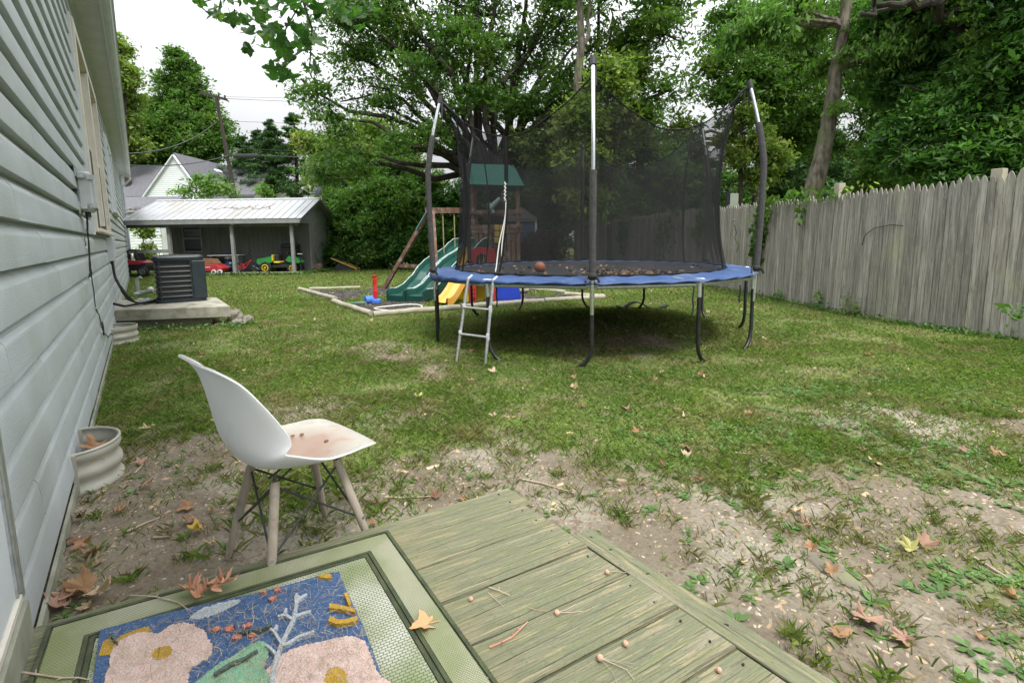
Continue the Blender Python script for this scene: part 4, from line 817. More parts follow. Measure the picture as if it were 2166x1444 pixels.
# net
def net_material(name, op, col=(.012, .013, .013)):
    m = bpy.data.materials.new(name); m.use_nodes = True; n = m.node_tree; N = n.nodes; L = n.links; b = N['Principled BSDF']; b.inputs['Base Color'].default_value = (*col, 1); b.inputs['Roughness'].default_value = .8; b.inputs['Specular IOR Level'].default_value = .2
    t = N.new('ShaderNodeBsdfTransparent'); ms = N.new('ShaderNodeMixShader'); ms.inputs[0].default_value = op; L.new(t.outputs[0], ms.inputs[1]); L.new(b.outputs[0], ms.inputs[2]); L.new(ms.outputs[0], N['Material Output'].inputs[0]); return m
M['net'] = net_material('net', .53, (.016, .017, .017)); M['hem'] = net_material('net_hem', .85)
def netfn(u, v):
    a = -97+360*u; k = ((a+97) % 60)/60; f = 1-(2*k-1)**2
    chord = math.cos(R(30))/math.cos(R(60*(k-.5))); rt = 1.93*chord; zt = 2.84-.43*f
    rmid = 1.66-.02*f; t = v
    r = 1.80*(1-t)**3+3*rmid*(1-t)**2*t+3*rmid*(1-t)*t*t+rt*t**3
    near = math.exp(-((min(k, 1-k))/.07)**2)
    r += .045*near*math.sin(a*1.15)*math.sin(math.pi*min(1, t*1.1)); am = ((a+360) % 360); fold = math.exp(-((am-183)/11)**2)+math.exp(-((((am+180) % 360)-176)/11)**2); r += .06*fold*math.sin(math.radians(a)*52)*math.sin(math.pi*min(1, .12+t*.95))+.012*math.sin(a*.5+3*t)+.02*math.sin(a*.21)*t
    z = ZR+.05+(zt-ZR-.05)*t
    p = P_(a, r, z); return (p.x-tx, p.y-ty, p.z)
mb = MB(); mb.grid(netfn, 720, 26); mb.build('net', M['net'], tr, smooth=True, auto=180, fix=False)
mb = MB(); mb.tube([netfn(i/240, 1.0) for i in range(240)], .008, 5, closed=True); mb.tube([netfn(i/240, .0) for i in range(240)], .012, 5, closed=True); mb.each('net_hem', M['hem'], tr)
for k in range(6):
    mb = MB(); u = (k*60+1)/360; mb.tube([netfn(u, v/20) for v in range(21)], .011, 5); mb.build('net_seam', M['hem'], tr)
def onnet(a, z, off=.012):
    u = ((a+97) % 360)/360; lo, hi = 0, 1
    for _ in range(20):
        m_ = (lo+hi)/2
        if netfn(u, m_)[2] < z: lo = m_
        else: hi = m_
    p = Vector(netfn(u, lo)); h = math.hypot(p.x, p.y); return Vector((p.x*(1+off/h), p.y*(1+off/h), p.z))
mb = MB(); mb.tube([onnet(-131, z) for z in np.linspace(1.92, 2.42, 8)], .022, 6); mb.build('zip_flap', M['hem'], tr)
mb = MB(); mb.tube([onnet(-131+.35*math.sin(i*2.1), z, .03) for i, z in enumerate(np.linspace(1.72, 1.93, 16))], .007, 5)
mb.tube([onnet(-131-1.6*((1.72-z)/.8)**1.2+.5*math.sin(z*9), z, .02) for z in np.linspace(1.70, .93, 24)], .007, 5)
mb.tube([onnet(-131+.9*((1.72-z)/.8)+.5*math.sin(z*8+1), z, .02) for z in np.linspace(1.72, 1.1, 20)], .006, 5); mb.each('zip_cord', pm('white_cord', (.75, .74, .70), rough=.7), tr, smooth=True)
mb = MB(); mb.tube([onnet(-130.2, z, .02) for z in np.linspace(1.72, .93, 10)], .012, 5); mb.build('zip_edge', M['hem'], tr)
for px_, n_, y_ in ((1467, 12, 605), (1566, 7, 603), (1580, 6, 604), (1050, 11, 598), (922, 8, 590)):
    q = G(px_, y_, ZR-.02); mb = MB()
    for i in range(n_): mb.box((q.x-tx+.004*math.sin(i), q.y-ty, ZR-.03-i*.024), (.014, .014, .03), Matrix.Rotation(i*1.57, 3, 'Z'), bev=.004)
    mb.build('hanging_chain', M['black'], tr)
# litter lying on the jumping mat
k = 420; px_ = np.concatenate([rng.normal(1325, 45, 330), rng.uniform(980, 1500, 90)]); py_ = np.concatenate([rng.normal(577.5, 2.5, 330), rng.uniform(562, 582, 90)])
P = np.array([G(a, min(max(b, 560), 583), ZR+.02) for a, b in zip(px_, py_)]); P = P[np.hypot(P[:, 0]-tx, P[:, 1]-ty) < 1.7]; n = len(P); a = rng.uniform(0, 6.28, n); l = rng.uniform(.015, .04, n)
e = np.stack([np.cos(a)*l, np.sin(a)*l, rng.uniform(-.01, .012, n)], 1); w2 = np.stack([-np.sin(a)*l*.6, np.cos(a)*l*.6, rng.uniform(-.01, .02, n)], 1); P[:, 2] += .012
M['mlitter'] = pm('brown_litter', (.20, .12, .07), (.34, .22, .13), scale=6, rough=.8, island=.5)
tag(npmesh('leaf_litter', np.stack([P-e, P-w2, P+e, P+w2], 1).reshape(-1, 3), np.arange(4*n).reshape(n, 4), M['mlitter']), kind='stuff')
bp = G(1142, 578, ZR+.01); mb = MB(); mb.sphere((0, 0, 0), .068, 16)
bl = tag(mb.build('ball', pm('orange_rubber', (.42, .13, .06), (.5, .18, .09), scale=20, rough=.6, bump=.3, bscale=120), loc=(bp.x, bp.y, ZR+.085), smooth=True), 'small orange rubber ball resting on the trampoline mat', 'ball')
# ladder hooked on the rail
ld = thing('ladder', 'two-rung galvanised metal ladder hooked on the front rail of the trampoline', 'ladder')
f0, f1 = G(965, 766), G(1026, 775); t0, t1 = P_(-134, RA+.035, ZR+.02), P_(-124.5, RA+.035, ZR+.02)
for f, t_ in ((f0, t0), (f1, t1)):
    mb = MB(); mb.tube([f+Vector((0, 0, -.01)), f.lerp(t_, .16)], .0125, 10); mb.tube([f.lerp(t_, .15), f.lerp(t_, .9), t_, t_+(P_(-129, 0, 0)-P_(-129, 1, 0)).normalized()*.06+Vector((0, 0, .03))], .0165, 10); mb.each('side_rail', M['galv'], ld, smooth=True)
for fr in (.34, .66):
    a, b = f0.lerp(t0, fr), f1.lerp(t1, fr); mb = MB(); mb.beam(a, b, .05, .016, bev=.004); rg = mb.build('rung', M['galv'], ld)
    mb = MB(); [mb.box(q, (.035, .035, .07), bev=.005) for q in (a, b)]; mb.each('rung_bracket', M['plasgrey'], rg)
t = thing('belt_swing', 'black plastic swing seat and hose end lying on the grass behind the trampoline legs', 'swing seat', G(1345, 656))
mb = MB(); mb.grid(lambda u, v: (-.25+.5*u, -.09+.18*v+.15*u*u, .03+.12*math.sin(u*3.1)), 12, 2); o = mb.build('seat', M['black'], t, smooth=True); md = o.modifiers.new('s', 'SOLIDIFY'); md.thickness = .012
mb = MB(); mb.tube([(.2, .05, .04), (.35, .0, .02), (.48, .0, .05), (.56, .02, .08)], [.02, .02, .03, .035], 8); mb.box((-.2, -.05, .03), (.3, .2, .04), Matrix.Rotation(.3, 3, 'Y'), bev=.01); mb.each('arm', M['black'], t)
# ------------------------------------------------------------------ play area
M['timber'] = pm('landscape_timber', (.30, .275, .205), (.40, .37, .29), scale=4, rough=.9, bump=.5, c3=(.26, .25, .15), s3=5)
def log(label, a, b, r=.055):
    A, B = G(*a), G(*b); mb = MB(); n = 9
    mb.tube([A.lerp(B, i/n)+Vector((0, random.uniform(-.008, .008), r*.75+random.uniform(-.006, .006))) for i in range(n+1)], [r*random.uniform(.9, 1.06) for _ in range(n+1)], 10)
    tag(mb.build('landscape_timber', M['timber'], smooth=True, auto=60), label, 'timber', 'timbers edging the play area')
log('timber edging the play area, farthest left and rear piece of the left side', (634, 614), (710, 636)); log('timber on the left side of the play area ending at the near corner', (706, 641), (786, 668))
log('timber along the front of the play area from the near corner past the hoop', (790, 669), (972, 654)); log('timber along the front of the play area under the orange slide', (976, 653), (1150, 640)); log('timber along the front of the play area reaching its right tip', (1152, 640), (1278, 631))
log('thin timber along the back of the play area behind the red tee', (655, 613), (762, 610), .04); log('short timber at the back right of the play area', (1108, 612), (1196, 621), .05); log('timber closing the right tip of the play area', (1196, 625), (1276, 630), .05)
M['stained'] = pm('stained_wood', (.11, .055, .035), (.17, .10, .07), scale=5, rough=.8, stretch=(1, 1, .3), c3=(.26, .22, .19), s3=7, lo3=.5, hi3=.7, bump=.4)
M['darkgreen'] = pm('green_plastic', (.008, .05, .04), (.012, .065, .05), scale=3, rough=.32, coat=.3)
M['edgewhite'] = pm('worn_pale_edge', (.62, .68, .66), (.3, .45, .42), scale=14, rough=.5)
M['tarp'] = pm('green_tarp', (.015, .11, .085), (.02, .13, .10), scale=30, rough=.7, bump=.3)
ps = thing('swing_set', 'brown wooden swing set and fort with a green canopy roof', 'swing set')
ap = V(908, 447, 12.3); fl, fr_ = G(811, 613), G(926, 622); TW = Vector((-.42, 14.2, 0)); 
mb = MB(); mb.beam(ap, fl, .10, .09); mb.build('frame_leg', M['stained'], ps); mb = MB(); mb.beam(ap+Vector((.08, 0, 0)), fr_, .10, .09); mb.build('frame_leg', M['stained'], ps)
mb = MB(); mb.beam(ap.lerp(fl, .68), (ap+Vector((.08, 0, 0))).lerp(fr_, .68), .03, .09); mb.build('cross_brace', M['stained'], ps)
bd = Vector((TW.x-.55, TW.y-.3, ap.z+.1)); mb = MB(); mb.beam(ap+(ap-bd).normalized()*.1+Vector((0, 0, .02)), bd, .09, .14); mb.build('top_beam', M['stained'], ps)
mb = MB(); mb.beam(ap+Vector((-.03, -.07, .0)), ap.lerp(fl, .22)+Vector((-.03, -.07, .0)), .12, .012); mb.build('corner_plate', pm('teal_plate', (.18, .36, .34), rough=.5), ps)
dirs = (bd-ap).normalized()
M['chainyel'] = pm('yellow_chain_cover', (.42, .36, .12), (.2, .18, .12), scale=40, rough=.6)
for k in (.5, .95, 1.35, 1.8):
    a = ap+dirs*k; mb = MB(); mb.tube([a, a+Vector((0, 0, -1.55))], .013, 6); mb.build('swing_chain', M['chainyel'], ps)
for k in (.5, 1.35): a = ap+dirs*(k+.225)+Vector((0, 0, -1.56)); mb = MB(); mb.beam(a-dirs*.23, a+dirs*.23, .14, .025, bev=.008); mb.build('swing_seat', M['black'], ps)
S2 = .62
for sx in (-1, 1):
    for sy in (-1, 1): mb = MB(); mb.box((TW.x+sx*S2, TW.y+sy*S2, 1.4), (.1, .1, 2.8)); mb.build('post', M['stained'], ps)
mb = MB(); mb.box((TW.x, TW.y, 1.5), (2*S2+.12, 2*S2+.12, .1)); mb.build('platform', M['stained'], ps)
for z in (2.02, 1.62):
    for sx, sy in ((0, -1), (-1, 0), (1, 0), (0, 1)):
        mb = MB(); mb.box((TW.x+sx*(S2+.055), TW.y+sy*(S2+.055), z), (.03 if sx else 2*S2+.25, .03 if sy else 2*S2+.2, .11)); mb.build('rail', M['stained'], ps)
mb = MB()
for i in range(10): mb.box((TW.x-S2+.08+i*.128, TW.y-S2-.03, .78), (.1, .025, 1.35))
mb.build('board_wall', M['stained'], ps)
mb = MB()
for i in range(9): mb.box((TW.x+S2+.03, TW.y-S2+.1+i*.13, .78), (.025, .1, 1.35))
mb.build('board_wall', M['stained'], ps)
rf = [(TW.x-S2-.05, TW.y-S2-.16, 2.76), (TW.x+S2+.18, TW.y-S2-.16, 2.70), (TW.x+S2-.1, TW.y, 3.36), (TW.x-S2-.2, TW.y, 3.42), (TW.x-S2-.05, TW.y+S2+.16, 2.76), (TW.x+S2+.18, TW.y+S2+.16, 2.70)]
mb = MB(); mb.add(rf, [(0, 1, 2, 3), (3, 2, 5, 4)]); o = mb.build('canopy_roof', M['tarp'], ps); md = o.modifiers.new('s', 'SOLIDIFY'); md.thickness = .015
mb = MB(); q = V(1045, 432, 13.35); mb.tube([q+Vector((-.12, 0, -.12)), q+Vector((.17, 0, .16))], [.085, .05], 12); mb.tube([q+Vector((-.16, 0, .04)), q+Vector((-.02, 0, -.24))], .05, 8); mb.build('telescope', pm('sage_plastic', (.22, .33, .30), rough=.45), ps, smooth=True)
for i in range(2):
    for j in range(3):
        q = V(1051+i*11, 482+j*13, 13.4); mb = MB(); mb.box(q, (.13, .09, .15), Matrix.Rotation(.1*i-.1*j, 3, 'Z'), bev=.012); mb.build('game_block', pm('mustard_plastic', (.48, .35, .07), (.36, .27, .07), scale=6, rough=.5) if 'mustard_plastic' not in MATS else MATS['mustard_plastic'], ps)
q = V(1063, 508, 13.33); mb = MB(); mb.tube([(q.x+.035*math.cos(a), q.y, q.z+.045*math.sin(a)) for a in np.linspace(0, 6.1, 12)], .006, 5, closed=True); mb.build('game_mark', M['black'], ps)
# twin wavy slide
sf, st_ = Vector((-2.25, 10.2, 0)), Vector((-1.05, 13.62, 0)); sd = (st_-sf); SLn = sd.length; sd.normalize(); sn = Vector((sd.y, -sd.x, 0))
HP = [(0, .02), (.0, .24), (.035, .27), (.09, .25), (.16, .30), (.27, .46), (.38, .70), (.47, .83), (.56, .92), (.64, .98), (.73, 1.07), (.83, 1.22), (.90, 1.30), (1, 1.32)]
def hz(t):
    for (a, b), (c, d) in zip(HP[1:], HP[2:]):
        if t <= c: k = (t-a)/(c-a); k = k*k*(3-2*k)*.5+k*.5; return b+(d-b)*k
    return HP[-1][1]
for lane in (0, 1):
    off = -.22+.47*lane
    def sl_fn(u, v):
        t = v; z = hz(t); prof = [(-.225, -.22), (-.225, 0), (-.205, .008), (-.185, -.02), (-.165, -.11), (0, -.125), (.165, -.11), (.185, -.02), (.205, .008), (.225, 0), (.225, -.22)]
        x, dz = prof[int(round(u*10))]; zz = z+dz
        if x in (-.225, .225) and dz < -.1: zz = max(0.0, z-.22) if t < .12 else z-.22
        p = sf+sd*(SLn*t)+sn*(off+x); return (p.x, p.y, zz)
    mb = MB(); mb.grid(sl_fn, 10, 50); o = mb.build('slide', M['darkgreen'], ps, smooth=True, auto=60)
    mb = MB()
    pf = [sf+sd*(SLn*0)+sn*(off+x)+Vector((0, 0, z)) for x, z in ((-.225, 0), (.225, 0), (.225, .24), (.185, .22), (.165, .13), (-.165, .13), (-.185, .22), (-.225, .24))]; mb.prism(pf, -sd*.02); mb.build('slide_lip', M['darkgreen'], o)
    for sx in (-.212, .212):
        mb = MB(); mb.tube([sf+sd*(SLn*t)+sn*(off+sx)+Vector((0, 0, hz(t)+.004)) for t in np.linspace(.03, 1, 36)], .011, 5); mb.build('slide_edge', M['edgewhite'], o, smooth=True)
mb = MB(); mb.beam(G(1082, 612), G(1108, 610), .2, .03); 
st2 = thing('wooden_steps', 'low grey wooden steps behind the blue climber arch', 'steps')
q = G(1096, 622); 
for i, z in enumerate((.10, .28, .46)): mb = MB(); mb.box((q.x, q.y+.12*i, z), (.5, .14, .035)); mb.build('tread', M['timber'], st2)
for sx in (-.22, .22): mb = MB(); mb.box((q.x+sx, q.y+.14, .24), (.05, .34, .48)); mb.build('side', M['timber'], st2)
# toddler climber
M['red'] = pm('red_plastic', (.38, .03, .04), (.44, .04, .05), scale=4, rough=.38, coat=.2); M['yellow'] = pm('yellow_plastic', (.72, .52, .03), (.66, .47, .03), scale=4, rough=.4); M['orange'] = pm('orange_plastic', (.80, .38, .05), (.85, .48, .14), scale=3, rough=.35); M['blue'] = pm('cobalt_plastic', (.025, .06, .45), (.03, .07, .5), scale=5, rough=.35)
tc_ = thing('toddler_climber', 'red, yellow and blue toddler climber with an orange slide', 'play climber', (-.60, 9.85, 0), R(4))
mb = MB(); W = .27; Hh = 1.12
out = [(-W, 0), (-W, Hh), (-W+.05, Hh+.01), (-W+.08, Hh-.03)]+[(x, Hh-.03+.03*math.cos(x/W*1.5)) for x in np.linspace(-W+.1, W-.1, 7)]+[(W-.08, Hh-.03), (W-.05, Hh+.01), (W, Hh), (W, 0)]
def wall_with_hole():
    mb = MB()
    # columns and the arches, as one outline with openings (built of strips)
    n = 20
    def yhole(x):  # upper window opening lower/upper bounds
        r = .12; cx, cz = -.0, .86
        if abs(x-cx) >= r: return None
        h = math.sqrt(r*r-(x-cx)**2)*1.25; return cz-h, cz+h
    def door(x):
        r = .16
        if abs(x-.03) >= r: return 0
        return .38+math.sqrt(max(0, r*r-(x-.03)**2))
    top = lambda x: Hh-.005+.02*math.cos(x/W*3.1)
    xs = list(np.linspace(-W, W, 46))
    for a, b in zip(xs[:-1], xs[1:]):
        segs_a = []; m_ = (a+b)/2
        spans = [(door(m_), door(a), door(b))]
        def zone(x):
            lo = door(x) if door(m_) > 0 else 0; lo = lo or (.38 if door(m_) > 0 else 0); t = top(x); h = yhole(x); hm = yhole(m_)
            if hm: h = h or ((.86, .86)); return [(lo, h[0]), (h[1], t)]
            return [(lo, t)]
        for (l0, h0), (l1, h1) in zip(zone(a), zone(b)):
            mb.prism([(a, -.04, l0), (b, -.04, l1), (b, -.04, h1), (a, -.04, h0)], (0, .08, 0))
    return mb
wall_with_hole().build('red_panel', M['red'], tc_)
mb = MB(); mb.box((-W-.06, .25, .28), (.14, .5, .56), bev=.02); mb.box((-W-.06, .25, .84), (.05, .46, .6), bev=.02); mb.build('yellow_panel', M['yellow'], tc_)
mb = MB(); mb.prism([(-W-.02, .46, z*1.0) if False else (x, .5, z) for x, z in [(-.5, 0), (-.5, .95)]+[(-.32+.18*math.cos(a), .95+.18*math.sin(a)) for a in np.linspace(math.pi, 0, 8)]+[(-.14, 0)]], (0, .05, 0)); mb.build('yellow_panel', M['yellow'], tc_)
mb = MB(); mb.box((.0, .3, .30), (.30, .05, .60), bev=.01); [mb.box((x, .27, .30), (.02, .03, .56)) for x in (-.08, 0, .08)]; mb.build('yellow_panel', M['yellow'], tc_)
mb = MB(); mb.box((0, .27, .66), (2*W, .5, .05), bev=.01); mb.build('platform', M['red'], tc_)
mb = MB(); mb.box((-.19, -.05, .26), (.06, .03, .34), bev=.008); [mb.box((-.19, -.06, z), (.09, .03, .012)) for z in (.14, .22, .3)]; mb.build('moulded_ladder', M['red'], tc_)
mb = MB(); mb.prism([(W+.01, .1, 0)]+[(W+.01+.52*math.cos(a), .1, .78*math.sin(a)) for a in np.linspace(0, math.pi/2, 14)], (0, .30, 0)); o = mb.build('blue_arch', M['blue'], tc_); bv = o.modifiers.new('b', 'BEVEL'); bv.width = .02; bv.segments = 2; bv.limit_method = 'ANGLE'
# orange slide running to the left front
def osl(u, v):
    a = Vector((-.30, .16, .72)); b = Vector((-.76, -.42, .05)); c = Vector((-.62, -.30, .13)); t = v
    pts = [(0, .72), (.12, .70), (.35, .48), (.6, .26), (.78, .13), (.9, .075), (1, .075)]
    for (p, q_), (r_, s_) in zip(pts, pts[1:]):
        if t <= r_+1e-9: z = q_+(s_-q_)*(t-p)/(r_-p); break
    d = Vector((-.46, -.40, 0)); L_ = d.length*1.15; dn = d.normalized(); s_ = Vector((dn.y, -dn.x, 0))
    prof = [(-.2, -.13), (-.2, .045), (-.17, .055), (-.145, .01), (-.13, -.05), (0, -.055), (.13, -.05), (.145, .01), (.17, .055), (.2, .045), (.2, -.13)]
    x, dz = prof[int(round(u*10))]; p = Vector((-.28, .14, 0))+dn*(L_*t)+s_*x; return (p.x, p.y, max(0, z+dz+.05))
mb = MB(); mb.grid(osl, 10, 24); o = mb.build('orange_slide', M['orange'], tc_, smooth=True, auto=60)
# tee, bat, hoop
t = thing('batting_tee', 'toy batting tee with a red ribbed post on a blue base', 'batting tee', G(795, 642))
mb = MB(); prof = [(.045, .10), (.045, .2)]
z = .1
while z < .26: prof += [(.05, z), (.05, z+.015), (.04, z+.02), (.04, z+.03)]; z += .032
prof = sorted(prof, key=lambda q: q[1]); prof += [(.036, .28), (.036, .40)]; z = .40
while z < .52: prof += [(.044, z), (.044, z+.014), (.035, z+.018), (.035, z+.026)]; z += .03
prof += [(.05, .54), (.055, .565), (.001, .57)]; mb.lathe(prof, (0, 0, .02), 16); mb.build('post', pm('bright_red_plastic', (.62, .03, .03), rough=.35), t, smooth=True, auto=30)
M['jugblue'] = pm('deep_blue_plastic', (.03, .08, .2), (.04, .09, .22), scale=6, rough=.5)
M['skyblue'] = pm('mid_blue_plastic', (.06, .17, .60), (.08, .2, .65), scale=6, rough=.4)
mb = MB(); mb.tube([(-.19, -.08, .085), (-.02, .05, .085)], .085, 16); mb.box((.02, 0, .05), (.16, .16, .1), bev=.02); mb.build('base', M['skyblue'], t, smooth=True)
p = G(755, 645); mb = MB(); mb.tube([(-.17, .06, .03), (.0, 0, .035), (.15, -.06, .04), (.2, -.08, .05)], [.025, .03, .04, .035], 10); tag(mb.build('toy_bat', pm('dull_green', (.07, .15, .10), (.12, .2, .13), scale=9, rough=.6), loc=p, smooth=True), 'dull green toy bat lying beside the blue tee base', 'toy bat')
p = G(843, 654); mb = MB(); mb.tube([(.44*math.cos(a), .40*math.sin(a), .03+.012*math.sin(2*a)) for a in np.linspace(0, 2*math.pi, 49)[:-1]], .013, 8, closed=True); tag(mb.build('hula_hoop', pm('white_hoop', (.72, .72, .68), rough=.4), loc=p, smooth=True), 'white hoop lying on the mulch near the front timber', 'hoop')
# overturned wheelbarrow on the far grass
t = thing('wheelbarrow', 'overturned black wheelbarrow with yellow handles by the hedge', 'wheelbarrow', G(733, 572))
mb = MB(); mb.prism([(-.48, -.25, 0), (.48, -.25, 0), (.40, -.2, .12), (-.2, -.18, .36), (-.30, -.18, .34)], (0, .5, 0)); o = mb.build('tub', M['black'], t)
for y in (-.24, .2): mb = MB(); mb.beam((-.56, y, .56), (.62, y-.05, .04), .045, .045); h_ = mb.build('handle', pm('yellow_paint', (.62, .44, .08), (.5, .35, .1), scale=8, rough=.5) if 'yellow_paint' not in MATS else MATS['yellow_paint'], t); mb = MB(); mb.beam((.56, y-.05, .066), (.68, y-.055, .015), .05, .05); mb.build('grip', M['black'], h_)
mb = MB(); mb.tube([(-.36+.15*math.cos(a), 0, .52+.15*math.sin(a)) for a in np.linspace(0, 6.28, 19)[:-1]], .045, 8, closed=True); mb.lathe([(.03, -.05), (.03, .05)], (-.36, 0, .52), 8, rot=Matrix.Rotation(R(90), 3, 'X')); mb.build('wheel', M['black'], t, smooth=True)
mb = MB(); mb.tube([(-.1, -.2, .36), (-.05, -.2, .5), (.1, -.2, .38)], .015, 6); mb.build('stand', M['black'], t)
# blue playhouse panel behind the fort
t = thing('playhouse', 'dark blue garden playhouse with a pale corner board behind the fort', 'playhouse', (.35, 17.2, 0))
mb = MB(); mb.box((0, 0, .95), (1.0, .9, 1.9)); mb.build('wall', pm('navy_board', (.04, .065, .13), (.05, .08, .15), scale=5, rough=.7), t)
mb = MB(); mb.box((.5, -.45, .95), (.07, .05, 1.9)); mb.box((.0, -.46, 1.9), (1.05, .05, .07)); mb.each('corner_board', M['white_trim'], t)
mb = MB(); mb.prism([(-.6, -.55, 1.93), (.6, -.55, 1.93), (0, -.55, 2.35)], (0, 1.1, 0)); mb.build('roof', M['shingle'], t)
# ------------------------------------------------------------------ stockade fence
M['picket'] = pm('weathered_picket', (.36, .34, .295), (.18, .17, .145), scale=3, rough=.9, stretch=(14, 14, .7), bump=.8, bscale=6, bdist=.015, c3=(.30, .31, .20), s3=1.6, lo3=.55, hi3=.75, island=.22)
def picket_extra():
    m = M['picket']; n = m.node_tree; N = n.nodes; L = n.links; b = N['Principled BSDF']; src = b.inputs['Base Color'].links[0].from_socket
    t = N.new('ShaderNodeTexCoord'); mp = N.new('ShaderNodeMapping'); mp.inputs['Scale'].default_value = (30, 30, 1.2); L.new(t.outputs['Object'], mp.inputs[0]); q = N.new('ShaderNodeTexNoise'); q.inputs['Scale'].default_value = 5; q.inputs['Detail'].default_value = 8; L.new(mp.outputs[0], q.inputs[0])
    r = N.new('ShaderNodeMapRange'); r.inputs[1].default_value = .58; r.inputs[2].default_value = .70; L.new(q.outputs[0], r.inputs[0]); x = N.new('ShaderNodeMixRGB'); L.new(r.outputs[0], x.inputs[0]); L.new(src, x.inputs[1]); x.inputs[2].default_value = (.13, .12, .105, 1)
    q2 = N.new('ShaderNodeTexNoise'); q2.inputs['Scale'].default_value = 9; q2.inputs['Detail'].default_value = 3; mp2 = N.new('ShaderNodeMapping'); mp2.inputs['Scale'].default_value = (14, 14, 1.0); L.new(t.outputs['Object'], mp2.inputs[0]); L.new(mp2.outputs[0], q2.inputs[0])
    r2 = N.new('ShaderNodeMapRange'); r2.inputs[1].default_value = .60; r2.inputs[2].default_value = .72; L.new(q2.outputs[0], r2.inputs[0]); x2 = N.new('ShaderNodeMixRGB'); L.new(r2.outputs[0], x2.inputs[0]); L.new(x.outputs[0], x2.inputs[1]); x2.inputs[2].default_value = (.38, .365, .335, 1); L.new(x2.outputs[0], b.inputs['Base Color'])
picket_extra()
fence = thing('stockade_fence', 'weathered grey stockade fence of pointed pickets along the right side', 'fence')
FP_ = [Vector((x, y, 0)) for x, y in FENCE]
def fence_at(s):
    for a, b in zip(FP_, FP_[1:]):
        l = (b-a).length
        if s <= l: d = (b-a).normalized(); return a+d*s, d
        s -= l
    return b, (b-a).normalized()
FL = sum((b-a).length for a, b in zip(FP_, FP_[1:])); s = 0; panel = MB(); cnt = 0; k = 0
while s < FL-.1:
    wd = .082*random.uniform(.82, 1.15); p, d = fence_at(s+wd/2); nrm = Vector((-d.y, d.x, 0))
    lean = .035*math.sin(s*.9)+random.uniform(-.008, .008)-.03; h = 1.985+.035*math.sin(s*.7+1)+random.uniform(-.035, .035); o0 = random.uniform(-.005, .005)
    zb = random.uniform(-.0, .03)+(.04 if random.random() < .06 else 0)
    half = wd/2-.001; tp = random.uniform(.09, .12)
    prof = [(-half, zb), (half, zb), (half, h-tp), (half*.55, h-tp*.35), (half*.12, h), (-half*.12, h), (-half*.55, h-tp*.35), (-half, h-tp)]
    pts = [p+d*(x+lean*(z-1.0)*.6)+nrm*(o0+.01*math.sin(s*2+z)) + Vector((0, 0, z)) for x, z in prof]
    panel.prism([Vector(q) for q in pts], -nrm*.018)
    s += wd+.004; cnt += 1
    if cnt == 26 or s >= FL-.1: panel.build('picket_panel', M['picket'], fence); panel = MB(); cnt = 0
mbp = []
def s_at(px_):
    def pj(p): v = np.array(p)-np.array([0, 0, HC]); return PCX+FP*(v@_R)/(v@_F)
    return min(np.arange(0.5, FL, .03), key=lambda q: abs(pj(fence_at(q)[0]+Vector((0, 0, 2)))-px_))
for s_, hh in ((s_at(2105), 2.06), (s_at(1767), 2.14), (9.2, 2.1), (11.7, 2.0), (14.2, 2.05), (16.6, 2.0)):
    p, d = fence_at(s_); nrm = Vector((-d.y, d.x, 0)); mb = MB(); q = p-nrm*.085; mb.box((q.x, q.y, hh/2), (.115, .115, hh), Matrix.Rotation(math.atan2(d.y, d.x), 3, 'Z'), bev=.004); mb.build('post', M['timber'], fence)
for z in (.35, 1.0, 1.65):
    mb = MB(); mb.tube([fence_at(t)[0]-Vector((-fence_at(t)[1].y, fence_at(t)[1].x, 0))*.04+Vector((0, 0, z)) for t in np.arange(0, FL, .6)], .03, 4); mb.build('rail', M['timber'], fence)
t = thing('sign', 'pale blank back of a small sign showing above the fence beside the net', 'sign', V(1553, 425, 14.0))
mb = MB(); mb.box((0, 0, .0), (.23, .02, .42), bev=.009); mb.build('plate', pm('pale_sign', (.42, .47, .38), (.38, .42, .35), scale=3, rough=.5), t); mb = MB(); mb.box((-.17, .03, -.2), (.1, .06, .9)); mb.build('post', M['black'], t)
# ------------------------------------------------------------------ shed and what it shelters
M['shedwood'] = pm('grey_painted_board', (.105, .108, .10), (.145, .148, .14), scale=3, rough=.8, stretch=(1, 1, .3))
M['shedpost'] = pm('pale_grey_paint', (.26, .27, .26), (.21, .22, .205), scale=4, rough=.75)
M['tin'] = pm('weathered_tin', (.40, .42, .44), (.32, .33, .33), scale=.8, rough=.45, metal=.25, c3=(.28, .265, .23), s3=.7, lo3=.5, hi3=.75)
XL, XR, YF, YB, YW, YRg = -15.15, -8.5, 19.5, 23.0, 20.7, 21.3; ZE, ZG = 2.2, 3.12
shed = thing('lean_to_shed', 'grey board shed with a pale ribbed tin roof and open porch', 'shed')
mb = MB()
def roofplane(y0, z0, y1, z1):
    n = int((XR+.35-XL)/.0767)
    for i in range(n):
        x0 = XL+i*.0767; rib = (i % 4 == 0); hgt = .022 if rib else .0
        w_ = .028 if rib else 0
        if rib: mb.prism([(x0, y0, z0), (x0+.012, y0, z0+.024), (x0+.03, y0, z0+.024), (x0+.042, y0, z0)], (0, y1-y0, z1-z0))
    mb.prism([(XL, y0, z0-.008), (XR+.35, y0, z0-.008), (XR+.35, y0, z0), (XL, y0, z0)], (0, y1-y0, z1-z0))
roofplane(YF-.3, ZE, YRg, ZG); roofplane(YB+.3, ZE+.05, YRg+.02, ZG-.004)
mb.prism([(XL, YRg-.12, ZG-.03), (XL, YRg, ZG+.03), (XL, YRg+.12, ZG-.03)], (XR+.35-XL, 0, 0)); mb.build('tin_roof', M['tin'], shed)
mb = MB(); mb.box(((XL+XR)/2+.1, YF-.27, ZE-.1), (XR-XL+.35, .03, .17)); mb.build('fascia', M['shedpost'], shed)
